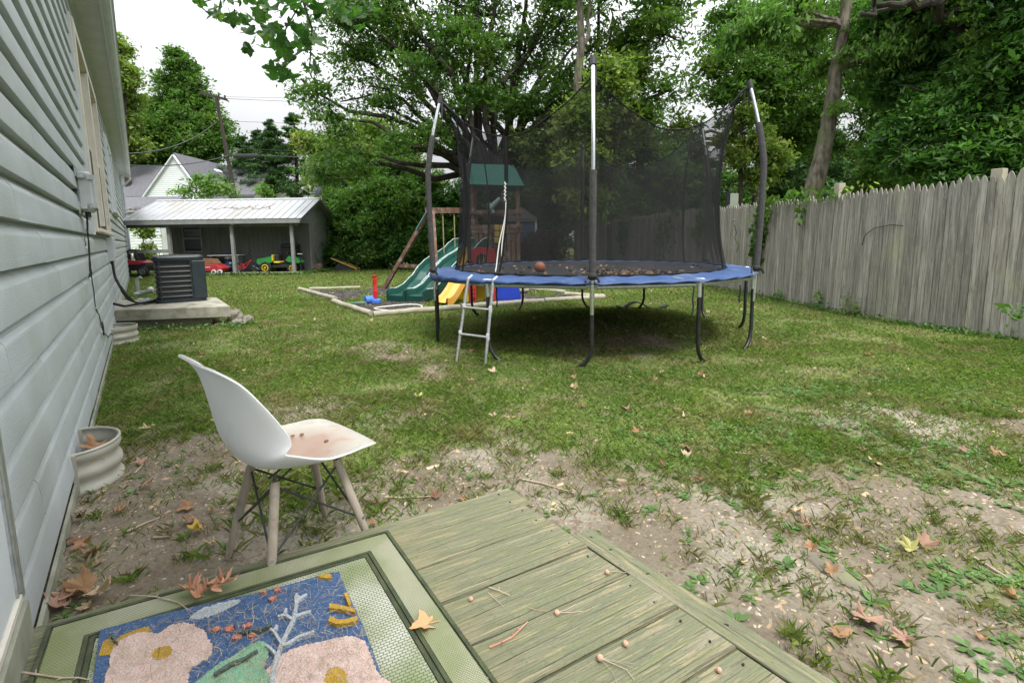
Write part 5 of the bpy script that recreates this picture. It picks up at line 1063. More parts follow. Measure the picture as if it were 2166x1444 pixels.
mb = MB(); mb.box(((XL+XR)/2+.02, YF, ZE-.22), (XR-XL+.1, .1, .16)); mb.build('beam', M['shedwood'], shed)
for px_ in (364, 496.5, 622): q = V(px_, 560, YF); mb = MB(); mb.box((q.x, YF, 1.0), (.115, .115, 2.02)); mb.build('post', M['shedpost'], shed)
qx = V(362, 560, YF).x; mb = MB(); mb.box(((XL-1.2+qx)/2, YF, .98), (qx-XL+1.2, .05, .13)); mb.build('hand_rail', M['shedpost'], shed)
def boards(mb, a, b, z0, z1, y=None, step=.2):
    a, b = Vector(a), Vector(b); L_ = (b-a).length; d = (b-a)/L_; x = 0
    mb.beam(a+Vector((0, 0, (z0+z1)/2)), b+Vector((0, 0, (z0+z1)/2)), .04, z1-z0)
    nn = Vector((d.y, -d.x, 0))
    while x < L_: p = a+d*x+nn*.024; mb.box((p.x, p.y, (z0+z1)/2), (.012 if abs(d.x) > .5 else .01, .012 if abs(d.y) > .5 else .01, z1-z0)); x += step
mb = MB(); boards(mb, (-14.45, YW, 0), (XR, YW, 0), 0, 2.3); mb.build('back_wall', M['shedwood'], shed)
mb = MB(); boards(mb, (-14.45, YW, 0), (-14.45, YB, 0), 0, 2.3); mb.build('side_wall', M['shedwood'], shed)
mb = MB(); mb.box((XR, (YW+YB)/2, 1.15), (.04, YB-YW, 2.3)); mb.prism([(XR-.02, YF-.02, 2.02), (XR-.02, YB, 2.05), (XR-.02, YB, 2.22), (XR-.02, YRg, ZG-.03), (XR-.02, YF, 2.2)], (.045, 0, 0)); mb.build('gable_wall', M['shedpost'], shed)
mb = MB(); mb.box(((XL+XR)/2, YB, 1.1), (XR+14.45, .05, 2.2)); mb.build('rear_wall', M['shedwood'], shed)
mb = MB(); mb.box((XR+.03, 22.9, 1.1), (.03, .1, 2.2)); mb.box((XR+.03, YW+.05, 1.02), (.03, .1, 2.04)); mb.box((XR+.035, 22.2, 2.12), (.03, 1.5, .06)); mb.each('trim', M['shedpost'], shed)
mb = MB(); mb.prism([(XR+.3, YF-.3, ZE-.01), (XR+.3, YRg, ZG-.01), (XR+.3, YB+.3, ZE+.04), (XR+.3, YB+.3, ZE-.06), (XR+.3, YRg, ZG-.11), (XR+.3, YF-.3, ZE-.11)], (.035, 0, 0)); mb.build('barge_board', M['shedwood'], shed)
a, b = V(387, 478, YW), V(430, 532, YW); zc = (a.z+b.z)/2; xc = (a.x+b.x)/2; ww, hh = b.x-a.x, a.z-b.z
mb = MB(); [mb.box(c, d) for c, d in (((xc, YW-.04, a.z), (ww+.08, .05, .05)), ((xc, YW-.04, b.z), (ww+.08, .05, .05)), ((a.x, YW-.04, zc), (.05, .048, hh)), ((b.x, YW-.04, zc), (.05, .048, hh)), ((xc, YW-.045, zc+.02), (ww, .04, .045)))]; wf = mb.build('window', M['shedpost'], shed); mb = MB(); mb.box((xc, YW-.03, zc), (ww, .01, hh)); mb.build('pane', M['glass'], wf)
mb = MB(); q = V(492, 473, YF-.08); mb.sphere(q, .055, 8); mb.build('porch_lamp', pm('frosted_globe', (.7, .7, .66), rough=.3), shed, smooth=True)
mb = MB(); mb.box(((XL+XR)/2, YF-.02, .05), (XR-XL, .14, .1)); mb.build('sill_timber', M['timber'], shed)
for px_, py_, w_ in ((470, 448, 1.2), (520, 449, .9), (560, 447, .6), (282, 452, .5)):
    q = V(px_, py_-4, YRg-1.1); zz = ZE+(q.y-(YF-.3))/(YRg-YF+.3)*(ZG-ZE)+.04; pts = [(q.x+w_*(i/8-.5), q.y+random.uniform(-.15, .15), zz+random.uniform(0, .04)) for i in range(9)]; pts = [(x, y, ZE+(y-(YF-.3))/(YRg-YF+.3)*(ZG-ZE)+.035) for x, y, z in pts]
    mb = MB(); mb.tube(pts, .011, 5); [mb.tube([pts[i], (pts[i][0]+.15, pts[i][1]+.25, pts[i][2]+.14)], .007, 4) for i in (2, 4, 6)]; tag(mb.build('fallen_branch', M['brown']), {470: 'longest bare twig branch fallen on the tin roof', 520: 'bare branch on the tin roof right of the longest one', 560: 'short bare branch on the tin roof near its right end', 282: 'small bare branch on the tin roof beside the house downspout'}[px_], 'branch')
# dish
t = thing('satellite_dish', 'dark grey satellite dish on the right end of the tin roof', 'satellite dish', V(671, 403, YRg-.1))
mb = MB(); rt = Matrix.Rotation(R(-25), 3, 'Z') @ Matrix.Rotation(R(80), 3, 'X'); mb.lathe([(.0, .06), (.1, .05), (.2, .025), (.25, 0), (.255, -.01)], (0, 0, 0), 24, rot=rt); o = mb.build('reflector', pm('dish_grey', (.10, .11, .12), rough=.5), t, smooth=True); md = o.modifiers.new('s', 'SOLIDIFY'); md.thickness = .012
mb = MB(); mb.tube([(0, .05, -.05), (0.05, .12, -.25), (.05, .1, -.35)], .03, 8); mb.tube([(.02, .05, -.1), (-.25, -.25, -.12), (-.4, -.4, .05)], .012, 6); mb.tube([(.1, .1, -.2), (.15, .0, -.4)], .012, 6); mb.build('mast', M['galv'], t); mb = MB(); mb.box((-.41, -.41, .08), (.06, .08, .07), bev=.01); mb.build('feed_horn', M['plasgrey'], t)
# tools and toys
def wheel(mb, c, r, w_, ax='Y', mi=0, n=20): 
    rt = Matrix.Rotation(R(90), 3, 'X') if ax == 'Y' else Matrix.Rotation(R(90), 3, 'Y')
    mb.lathe([(r*.6, -w_/2), (r*.92, -w_/2), (r, -w_*.3), (r, w_*.3), (r*.92, w_/2), (r*.6, w_/2)], c, n, mi, rot=rt)
def rim(mb, c, r, w_, ax='Y', mi=0, spokes=5):
    rt = Matrix.Rotation(R(90), 3, 'X') if ax == 'Y' else Matrix.Rotation(R(90), 3, 'Y'); c = Vector(c)
    mb.lathe([(r*.5, -w_/2), (r*.62, -w_/2*.9), (r*.62, w_/2*.9), (r*.5, w_/2)], c, 20, mi, rot=rt); mb.lathe([(.001, -w_/2), (r*.16, -w_/2), (r*.16, w_/2), (.001, w_/2)], c, 12, mi, rot=rt)
    for i in range(spokes):
        a = 2*math.pi*i/spokes; d = Vector((math.cos(a), 0, math.sin(a))) if ax == 'Y' else Vector((0, math.cos(a), math.sin(a))); mb.beam(c+d*r*.1, c+d*r*.55, w_*.9, r*.14, up=(0, 1, 0) if ax == 'Y' else (1, 0, 0), mi=mi)
# green ride-on
GY_ = 20.0; q = V(593, 578, GY_); t = thing('toy_tractor_truck', 'green and yellow ride-on toy truck parked under the right end of the shed porch', 'ride-on toy', (q.x, GY_, .05)); M['jgreen'] = pm('leaf_green_plastic', (.03, .22, .05), (.04, .26, .07), scale=5, rough=.4); M['jyel'] = pm('lemon_plastic', (.72, .55, .04), rough=.45)
mb = MB(); mb.prism([(-.78, -.3, .40), (-.70, -.3, .34), (-.15, -.3, .42), (-.15, -.3, .62), (-.2, -.3, .66), (-.76, -.3, .56)], (0, .6, 0)); mb.build('cargo_bed', M['jgreen'], t); mb = MB(); mb.box((-.14, 0, .6), (.04, .62, .24), bev=.01); mb.box((.0, 0, .42), (.26, .5, .08), bev=.02); mb.each('yellow_trim', M['jyel'], t)
mb = MB(); mb.box((.1, 0, .26), (1.1, .4, .14), bev=.02); mb.box((-.02, 0, .55), (.18, .45, .35), bev=.04); mb.tube([(.25, -.1, .4), (.42, -.1, .74)], .02, 6); mb.tube([(.42, -.1+.12*math.cos(a), .74+.1*math.sin(a)) for a in np.linspace(0, 6, 10)], .015, 5, closed=True); mb.build('chassis', M['black'], t)
mb = MB(); mb.prism([(.38, -.28, .5), (.5, -.28, .66), (.7, -.28, .60), (.93, -.28, .42), (.9, -.28, .36), (.7, -.28, .42), (.5, -.28, .42)], (0, .56, 0)); mb.build('bonnet', M['jgreen'], t)
for x, r in ((-.42, .235), (.66, .2)):
    for y in (-.32, .32):
        mb = MB(); wheel(mb, (x, y, r-.02), r, .14); w_ = mb.build('wheel', M['black'], t, smooth=True, auto=50); mb = MB(); rim(mb, (x, y, r-.02), r*.92, .15, spokes=6); mb.build('rim', M['jyel'], w_)
# black box (grill cover) behind it, pale ball on it
q = V(647, 566, 20.45); t = thing('covered_grill', 'black covered box with a hood against the shed porch wall', 'grill', (V(618, 560, 20.4).x, 20.35, .05)); mb = MB(); mb.box((0, 0, .5), (.62, .45, 1.0), bev=.03); mb.build('cover', M['black'], t); mb = MB(); mb.box((0, 0, 1.08), (.66, .46, .16), bev=.04); mb.build('hood', M['black'], t)
t = thing('stand_table', 'thin black stand with a pale top beside the right porch post', 'stand', (V(636, 560, 19.9).x, 19.9, .05)); mb = MB(); mb.tube([(0, 0, 0), (0, 0, .72)], .03, 8); mb.box((0, 0, .02), (.3, .3, .03)); mb.build('leg', M['black'], t); mb = MB(); mb.box((0, 0, .74), (.16, .16, .03), bev=.006); mb.build('top', M['white_trim'], t)
# red bicycle
q = V(520, 577, 20.0); t = thing('bicycle', 'small red bicycle lying against the middle porch post', 'bicycle', (q.x, 20.0, .05)); mb = MB()
for a, b in (((-.32, 0, .16), (.28, 0, .52)), ((-.02, 0, .18), (.28, 0, .52)), ((-.32, 0, .16), (-.02, 0, .18)), ((-.02, 0, .18), (-.12, 0, .42)), ((-.32, 0, .16), (-.12, 0, .40))): mb.tube([a, b], .022, 8)
mb.build('frame', M['red'], t, smooth=True); mb = MB(); mb.tube([(.28, 0, .52), (.44, 0, .2)], .016, 6); mb.tube([(.28, 0, .5), (.27, 0, .72), (.2, -.05, .8), (.34, -.1, .9)], .014, 6); mb.tube([(.27, 0, .72), (-.05, .2, .68)], .012, 6); mb.build('fork', M['black'], t)
for x in (-.34, .45): mb = MB(); mb.tube([(x+.2*math.cos(a), 0, .2+.2*math.sin(a)) for a in np.linspace(0, 6.28, 25)[:-1]], .024, 6, closed=True); w_ = mb.build('wheel', M['black'], t, smooth=True); mb = MB(); [mb.tube([(x, 0, .2), (x+.19*math.cos(a), 0, .2+.19*math.sin(a))], .003, 4) for a in np.linspace(0, 5.8, 12)]; mb.build('spokes', M['chrome'], w_)
mb = MB(); mb.box((-.14, 0, .45), (.22, .1, .05), bev=.02); mb.build('saddle', M['black'], t)
# red mower / wagon
q = V(452, 585, 19.6); t = thing('red_wagon', 'long red toy car body with small white wheels under the shed porch', 'toy car', (q.x, 19.65, .03)); mb = MB(); mb.prism([(-.75, -.3, .12), (.45, -.3, .12), (.52, -.3, .25), (.3, -.3, .40), (-.75, -.3, .44)], (0, .6, 0)); o = mb.build('body', M['red'], t); bv = o.modifiers.new('b', 'BEVEL'); bv.width = .04; bv.segments = 2
mb = MB(); mb.prism([(-.7, -.24, .44), (.2, -.24, .42), (.05, -.24, .62), (-.6, -.24, .64)], (0, .48, 0)); mb.build('seat_well', M['brown'], t); mb = MB(); mb.box((-.2, -.305, .3), (.5, .01, .03)); mb.build('stripe', M['white_trim'], t)
for x in (.18, .42): mb = MB(); wheel(mb, (x, -.3, .1), .1, .07); mb.lathe([(.001, -.04), (.07, -.04)], (x, -.3, .1), 12, rot=Matrix.Rotation(R(90), 3, 'X')); mb.build('wheel', M['white_trim'], t, smooth=True)
t = thing('folding_table', 'white topped low table with blue jugs behind the red toy car', 'table', (V(478, 560, 20.1).x, 20.2, .05)); mb = MB(); mb.box((0, 0, .72), (1.3, .5, .035), bev=.01); mb.build('top', M['white_trim'], t)
for sx in (-.55, .55): mb = MB(); mb.box((sx, 0, .36), (.03, .4, .7)); mb.build('leg', M['galv'], t)
q = V(478, 548, 20.05); t = thing('water_jug_stack', 'blue and white jugs stacked beside the low table', 'jug', (q.x, 20.25, .25)); mb = MB(); mb.lathe([(.01, .62), (.06, .62), (.06, .56), (.14, .5), (.14, .30), (.12, .28), (.15, .26), (.15, .02), (.01, 0)], (0, 0, 0), 14); mb.build('jug', M['jugblue'], t, smooth=True, auto=50); mb = MB(); mb.lathe([(.152, .38), (.152, .46)], (0, 0, 0), 14); mb.box((.05, -.1, .2), (.2, .05, .06)); mb.build('label_band', M['white_trim'], t)
# blue lump between bike and truck
p = V(560, 575, 20.2); mb = MB(); mb.sphere((0, 0, 0), .26, 8, sc=(1.5, 1, .9)); tag(mb.build('blue_tub', pm('dark_blue_plastic', (.03, .06, .16), rough=.5), loc=(p.x, 20.35, .35), smooth=True), 'dark blue rounded tub behind the green toy truck', 'tub')
# ride-on mower/jeep at far left
q = V(298, 585, 19.3); t = thing('ride_on_jeep', 'black and red ride-on toy jeep at the left end of the porch', 'ride-on toy', (q.x, 19.2, .03)); mb = MB(); mb.prism([(-.55, -.3, .25), (.55, -.3, .2), (.6, -.3, .45), (.2, -.3, .55), (-.5, -.3, .6)], (0, .6, 0)); o = mb.build('body', M['black'], t); bv = o.modifiers.new('b', 'BEVEL'); bv.width = .05; bv.segments = 2
mb = MB(); mb.prism([(-.5, -.33, .48), (.3, -.33, .46), (.5, -.33, .52), (.2, -.33, .62), (-.45, -.33, .66)], (0, .66, 0)); mb.build('red_panel', M['red'], t); mb = MB(); mb.tube([(-.35, 0, .6), (-.35, 0, .98), (-.28, 0, 1.02), (-.05, 0, 1.02), (0, 0, .95), (.02, 0, .6)], .03, 8); mb.box((-.45, 0, .75), (.2, .4, .3), bev=.05); mb.box((.12, 0, .72), (.16, .4, .4), Matrix.Rotation(-.3, 3, 'Y'), bev=.04); mb.build('seats', M['black'], t)
for x in (-.25, .45): mb = MB(); wheel(mb, (x, -.34, .19), .2, .14); w_ = mb.build('wheel', M['black'], t, smooth=True, auto=50); mb = MB(); rim(mb, (x, -.35, .19), .19, .15); mb.build('rim', M['galv'], w_)
# shovel and log by the shed
t = thing('shovel', 'long handled black shovel leaning on the right shed wall', 'shovel', G(679, 573)); a, b = Vector((0, 0, 0)), V(658, 513, 21.0)-G(679, 573); mb = MB(); mb.tube([a, b], .016, 6); mb.build('handle', M['black'], t); d = (b-a).normalized(); mb = MB(); mb.prism([b+Vector((-.05, 0, -.02)), b+Vector((.05, 0, -.02)), b+d*.2+Vector((.085, 0, 0)), b+d*.22+Vector((-.1, 0, 0))], (0, .02, 0)); mb.build('blade', M['black'], t)
p = G(672, 574); mb = MB(); mb.tube([(0, -.1, .17), (0, .25, .17)], .17, 14); tag(mb.build('cut_log', pm('log_wood', (.20, .12, .08), (.32, .24, .17), scale=8, rough=.9), loc=(p.x, p.y, 0)), 'short round cut log lying at the foot of the shovel', 'log')
# ------------------------------------------------------------------ neighbour's house behind the shed
NY = 36.0
nh = thing('neighbour_house', 'white clapboard house with a steep front gable and grey shingle roof', 'house')
M['clap'] = pm('white_clapboard', (.66, .69, .68), (.58, .62, .60), scale=2, rough=.6)
xl, xr = V(225, 420, NY+3).x, V(536, 420, NY+3).x; yf, yb = NY+3, NY+10; zE, zR_ = 5.0, V(300, 356, NY+6.5).z
def clapboards(mb, P, dz=.14):     # P: a gable or wall polygon in the plane y=const, drawn as stepped courses
    xs = [p[0] for p in P]; y = P[0][1]; z0 = min(p[2] for p in P); z1 = max(p[2] for p in P); z = z0
    def span(zz):
        out = []
        for i in range(len(P)):
            a, b = P[i], P[(i+1) % len(P)]
            if (a[2] > zz) != (b[2] > zz): out.append(a[0]+(b[0]-a[0])*(zz-a[2])/(b[2]-a[2]))
        return (min(out), max(out)) if len(out) > 1 else None
    while z < z1-.02:
        s0, s1 = span(z+.005), span(min(z+dz, z1-.005))
        if s0 and s1: mb.add([(s0[0], y-.03, z), (s0[1], y-.03, z), (s1[1], y, z+dz), (s1[0], y, z+dz)], [(0, 1, 2, 3)]); mb.add([(s0[0], y-.03, z), (s0[1], y-.03, z), (s0[1], y+.01, z), (s0[0], y+.01, z)], [(0, 1, 2, 3)])
        z += dz
mb = MB(); clapboards(mb, [(xl, yf, 0), (xr, yf, 0), (xr, yf, zE), (xl, yf, zE)]); mb.box(((xl+xr)/2, (yf+yb)/2+.05, zE/2), (xr-xl, yb-yf-.1, zE)); mb.prism([(xr, yf, zE), (xr, yb, zE), (xr, (yf+yb)/2, zR_)], (-.3, 0, 0)); mb.build('wall', M['clap'], nh)
mb = MB(); mb.prism([(xl-.3, yf-.4, zE-.2), (xl-.3, (yf+yb)/2, zR_), (xl-.3, (yf+yb)/2, zR_+.15), (xl-.3, yf-.4, zE-.05)], (xr-xl+.6, 0, 0)); mb.prism([(xl-.3, yb+.4, zE-.2), (xl-.3, (yf+yb)/2+.01, zR_), (xl-.3, (yf+yb)/2+.01, zR_+.15), (xl-.3, yb+.4, zE-.05)], (xr-xl+.6, 0, 0)); mb.build('roof', M['shingle'], nh)
pk = V(376, 329, NY); gl, gr_ = V(302, 428, NY), V(446, 424, NY); gl.x += .1
mb = MB(); clapboards(mb, [(gl.x+.2, NY-.36, 0), (gr_.x-.2, NY-.36, 0), (gr_.x-.2, NY-.36, gl.z+.1), (pk.x, NY-.36, pk.z-.1), (gl.x+.2, NY-.36, gl.z+.1)]); mb.prism([(gl.x+.3, NY-.32, 0), (gr_.x-.3, NY-.32, 0), (gr_.x-.3, NY-.32, gl.z+.05), (pk.x, NY-.32, pk.z-.2), (gl.x+.3, NY-.32, gl.z+.05)], (0, 6, 0)); mb.build('gable_wall', M['clap'], nh)
for sg, e in ((-1, gl), (1, gr_)):
    mb = MB(); mb.prism([(e.x, NY-.4, e.z), (pk.x, NY-.4, pk.z), (pk.x, NY-.4, pk.z+.14), (e.x+sg*.1, NY-.4, e.z+.1)], (0, 7.5, 0)); mb.build('gable_roof', M['shingle'], nh)
    mb = MB(); mb.beam(Vector((e.x, NY-.45, e.z-.06)), Vector((pk.x, NY-.45, pk.z-.04)), .06, .26, up=(0, 1, 0)); mb.build('rake_board', M['white_trim'], nh)
z_ = V(370, 386, NY).z; mb = MB(); mb.box((pk.x, NY-.12, z_), (2.9, .2, .16)); mb.build('frieze_board', M['white_trim'], nh)
mb = MB(); [mb.box((pk.x+x, NY-.1, z_-.9), (.12, .1, 1.6)) for x in (-1.1, 0, 1.1)]; mb.each('window_trim', M['white_trim'], nh); mb = MB(); mb.box((pk.x, NY-.04, z_-.9), (2.1, .02, 1.5)); mb.build('window', M['glass'], nh)
for px_, py_ in ((410, 340), (436, 352), (462, 362)):
    q = V(px_, py_, NY+3.2); mb = MB(); mb.box(q, (.35, .7, .12), Matrix.Rotation(.6, 3, 'Y'), bev=.03); mb.build('roof_vent', M['white_trim'], nh)
# white building glimpsed under the left end of the porch
t = thing('garage', 'white clapboard outbuilding glimpsed through the left end of the porch', 'outbuilding'); mb = MB(); clapboards(mb, [(-26, 27, 0), (-19.2, 27, 0), (-19.2, 27, 3), (-26, 27, 3)], .16); mb.box((-22.6, 29, 1.5), (6.8, 3.9, 3)); mb.build('wall', M['clap'], t); mb = MB(); mb.prism([(-26.2, 26.7, 2.98), (-26.2, 29, 4), (-26.2, 31.2, 2.98)], (7.2, 0, 0)); mb.build('roof', M['shingle'], t)
# utility pole and wires
UY = 30.0; up_ = thing('utility_pole', 'leaning wooden utility pole with a crossarm above the neighbour house', 'utility pole')
M['polewood'] = pm('creosote_wood', (.028, .023, .02), (.05, .04, .032), scale=6, rough=.9, stretch=(1, 1, .1))
pt, pb_ = V(457, 203, UY), V(500, 430, UY); pb2 = pt+(pb_-pt)*2.0; pb2.z = min(pb2.z, -.1); pb3 = pt+(pb_-pt)*((pt.z+.1)/(pt.z-pb_.z))
mb = MB(); mb.tube([pb3, pt], [.13, .085], 12); mb.build('pole', M['polewood'], up_, smooth=True)
mb = MB(); a, b = V(424, 196, UY+1), V(479, 211, UY-.4); mb.beam(a, b, .12, .14); mb.build('crossarm', M['polewood'], up_); mb = MB(); [mb.tube([a.lerp(b, f)+Vector((0, 0, .07)), a.lerp(b, f)+Vector((0, 0, .22))], .05, 8) for f in (.08, .4, .72, .95)]; mb.each('insulator', M['black'], up_)
def wire(label, pts, r=.015, sag=0, n=24):
    mb = MB(); P = [Vector(p) for p in pts]; out = []
    for i in range(len(P)-1):
        for k in range(n): f = k/n; q = P[i].lerp(P[i+1], f); q.z -= sag*4*f*(1-f); out.append(q)
    mb.tube(out+[P[-1]], r, 5); tag(mb.build('overhead_wire', M['cable'], smooth=True), label, 'wire', 'overhead wires')
wire('thick black cable crossing the picture from the pole to beyond the fence', [V(486, 327, UY), V(1000, 347, 30), V(1980, 352, 30)], .03)
wire('thick black cable from the house corner to the pole', [V(255, 349, 20), V(484, 328, UY)], .024, .25)
wire('thin wire running just above the thick cable across the trees', [V(489, 314, UY), V(1000, 333, 30), V(1980, 335, 30)], .012)
wire('pale service wire sagging from the house eave up to the pole', [V(255, 325, 20), V(462, 254, UY)], .022, .5)
wire('top wire from the crossarm into the big tree', [V(478, 209, UY-.4), V(1000, 232, 30)], .012)
wire('middle wire from the crossarm into the big tree', [V(470, 205, UY), V(1000, 215, 30)], .009)
wire('wire below the crossarm running right into the big tree', [V(470, 256, UY), V(1000, 275, 30)], .01)
mb = MB(); q = V(520, 330, UY-.2); mb.box(q, (1.5, .2, .22), bev=.05); tag(mb.build('cable_splice', M['black']), 'black splice case on the cable right of the utility pole', 'splice case')
# ------------------------------------------------------------------ trees
def leafmat(name, c1, c2, c3=None, tr_=.4, s=.9):
    return pm(name, c1, c2, scale=s, rough=.55, spec=.25, island=.38, transl=tr_, c3=c3, s3=.6, lo3=.58, hi3=.72, detail=3)
M['lf_green'] = leafmat('leaf_green', (.06, .125, .026), (.10, .18, .038), (.18, .23, .05))
M['lf_bright'] = leafmat('leaf_bright', (.10, .20, .045), (.15, .25, .06), (.22, .26, .07))
M['lf_yellow'] = leafmat('leaf_yellowgreen', (.14, .21, .05), (.20, .25, .06), (.26, .25, .08))
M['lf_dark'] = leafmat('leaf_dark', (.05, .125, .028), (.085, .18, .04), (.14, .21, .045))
M['lf_rust'] = leafmat('leaf_rust', (.10, .045, .035), (.17, .09, .06), None)
M['needle'] = leafmat('needles', (.04, .095, .03), (.065, .13, .04), (.10, .15, .045), .2)
M['bark'] = pm('bark', (.026, .021, .017), (.05, .041, .032), scale=9, rough=.95, stretch=(1, 1, .25), bump=1, bscale=12, bstretch=(1, 1, .2), bdist=.05)
M['barkpale'] = pm('pale_bark', (.19, .17, .13), (.06, .05, .035), scale=14, rough=.95, stretch=(1, 1, .3), bump=1, bscale=9, bstretch=(1, 1, .2), bdist=.06, c3=(.12, .14, .06), s3=2.5, lo3=.5, hi3=.7)
def leaf_quads(C, size, asp=.42, droop=.35, rr_=None):
    """C: (n,3) leaf centres -> diamond leaves with a fold-free but random tilt"""
    n = len(C); a = rng.uniform(0, 2*math.pi, n); el = rng.normal(-droop, .5, n); L_ = size*np.clip(np.exp(rng.normal(-.1, .38, n)), .3, 2.0)
    d = np.stack([np.cos(a)*np.cos(el), np.sin(a)*np.cos(el), np.sin(el)], 1)
    up = rng.normal(0, .55, (n, 3)); up[:, 2] += 1; s_ = np.cross(d, up); s_ /= np.linalg.norm(s_, axis=1)[:, None]+1e-9
    L_ = L_[:, None]; v = np.stack([C-d*L_*.5, C+s_*L_*asp*.5-d*L_*.05, C+d*L_*.5, C-s_*L_*asp*.5-d*L_*.05], 1).reshape(-1, 3)
    return v, np.arange(4*n).reshape(n, 4)
def spray_points(centres, radii, n, per=14, spread=.20, flat=.6):
    """leaf centres gathered in twig-sized sprays around sub-clumps of each blob"""
    cen = np.array(centres, float); rad = np.array(radii, float); w_ = rad**2; w_ /= w_.sum()
    nsub = max(30, int(n/per)); b = rng.choice(len(cen), nsub, p=w_)
    dirs = rng.normal(0, 1, (nsub, 3)); dirs /= np.linalg.norm(dirs, axis=1)[:, None]; rr_ = rad[b]*rng.uniform(.0, 1, nsub)**.42*rng.uniform(.65, 1.15, nsub)
    sub = cen[b]+dirs*rr_[:, None]*np.array([1, 1, flat+.25])
    # clump the sprays: pull them to a coarser set of centres
    k = max(8, nsub//22); kc = sub[rng.integers(0, nsub, k)]
    idx_ = rng.integers(0, k, nsub); pull = rng.uniform(.0, 1, nsub) < .5
    sub[pull] = kc[idx_[pull]]+rng.normal(0, 1, (pull.sum(), 3))*(rad.mean()*.17)*np.array([1, 1, .55])
    o_ = rng.uniform(0, 1, nsub) < .13; sub[o_] = cen[b[o_]]+dirs[o_]*(rad[b[o_]]*rng.uniform(1.05, 1.4, o_.sum()))[:, None]*np.array([1, 1, .9])
    m = nsub*per; P = np.repeat(sub, per, 0); a = np.repeat(rng.uniform(0, 6.28, nsub), per); t = rng.uniform(-1, 1, m)
    P = P+np.stack([np.cos(a)*t*spread, np.sin(a)*t*spread, -np.abs(t)*spread*.35], 1)+rng.normal(0, spread*.28, (m, 3))*np.array([1, 1, .7])
    return P
def curve_pts(a, b, n=6, wob_=.08, lift=.15):
    a, b = Vector(a), Vector(b); L_ = (b-a).length; out = []
    for i in range(n+1):
        f = i/n; p = a.lerp(b, f); p.z += math.sin(f*math.pi)*L_*lift*.5
        if 0 < i < n: p += Vector((random.gauss(0, 1), random.gauss(0, 1), random.gauss(0, .6)))*L_*wob_*.35
        out.append(p)
    return out
def tree(name, label, cat, trunk, tr, blobs, n, leaf, size, group=None, bark='bark', limbs=(), nlimb=None, per=14, spread=.25, asp=.42, droop=.35, extra=None, lr=.4):
    base = Vector(trunk[0]); t = thing(name, label, cat, base, 0, group)
    mb = MB(); tp = [Vector(p)-base for p in trunk]; k = len(tp)
    if tr:
        fp, fr = [], []
        for i in range(k-1):
            for j in range(6): f = j/6; fp.append(tp[i].lerp(tp[i+1], f)+Vector((random.gauss(0, tr*.03), random.gauss(0, tr*.03), 0))); fr.append(tr*(1-.55*(i+f)/(k-1))*random.uniform(.93, 1.07))
        fp.append(tp[-1]); fr.append(tr*.45); mb.tube(fp, fr, 14); o = mb.build('trunk', M[bark], t, smooth=True, auto=80)
    mb = MB()
    for L_ in limbs:
        pts, r = L_; pts = [Vector(p)-base for p in pts]; fine = []
        for i in range(len(pts)-1):
            for f in (0, .33, .66): q = pts[i].lerp(pts[i+1], f); q += Vector((random.gauss(0, .05), random.gauss(0, .05), random.gauss(0, .05)))*r*6; fine.append(q)
        r *= .8; fine.append(pts[-1]); mb.tube(fine, [r*(1-.75*i/(len(fine)-1)) for i in range(len(fine))], 8)
        for i in range(2, len(fine)-1, 2):
            e = fine[i]+Vector((random.gauss(0, 1), random.gauss(0, 1), random.uniform(.0, 1.2))).normalized()*random.uniform(.8, 2.2)*(r/.15)**.5; mb.tube(curve_pts(fine[i], e, 4, .12), [r*.3, r*.25, r*.18, r*.1, r*.05], 5)
    cand = [p for p in tp[1:]] if tr else []
    for (c, r) in blobs:
        c = Vector(c)-base
        if cand:
            s_ = min(cand, key=lambda p: (p-c).length+max(0, p.z-c.z)*1.5); mb.tube(curve_pts(s_, c, 6, .1), [max(.015, tr*lr*(1-.8*i/6)) for i in range(7)], 6)
            for _ in range(3): e = c+Vector((random.gauss(0, 1), random.gauss(0, 1), random.gauss(0, .7))).normalized()*r*.8; mb.tube(curve_pts(c, e, 4, .12), [tr*.12*(1-.8*i/4)+.008 for i in range(5)], 4)
    if mb.v: mb.build('branches', M[bark], t, smooth=True)
    P = spray_points([tuple(Vector(c)-base) for c, r in blobs], [r for c, r in blobs], n, per, spread)
    if extra is not None: P = np.concatenate([P, extra-np.array(base)])
    v, f = leaf_quads(P, size, asp, droop); o = npmesh('crown', v, f, M[leaf] if isinstance(leaf, str) else leaf, t); return t
def B(px_, py_, rpx, Y): return (tuple(V(px_, py_, Y)), rpx/FP*Y)
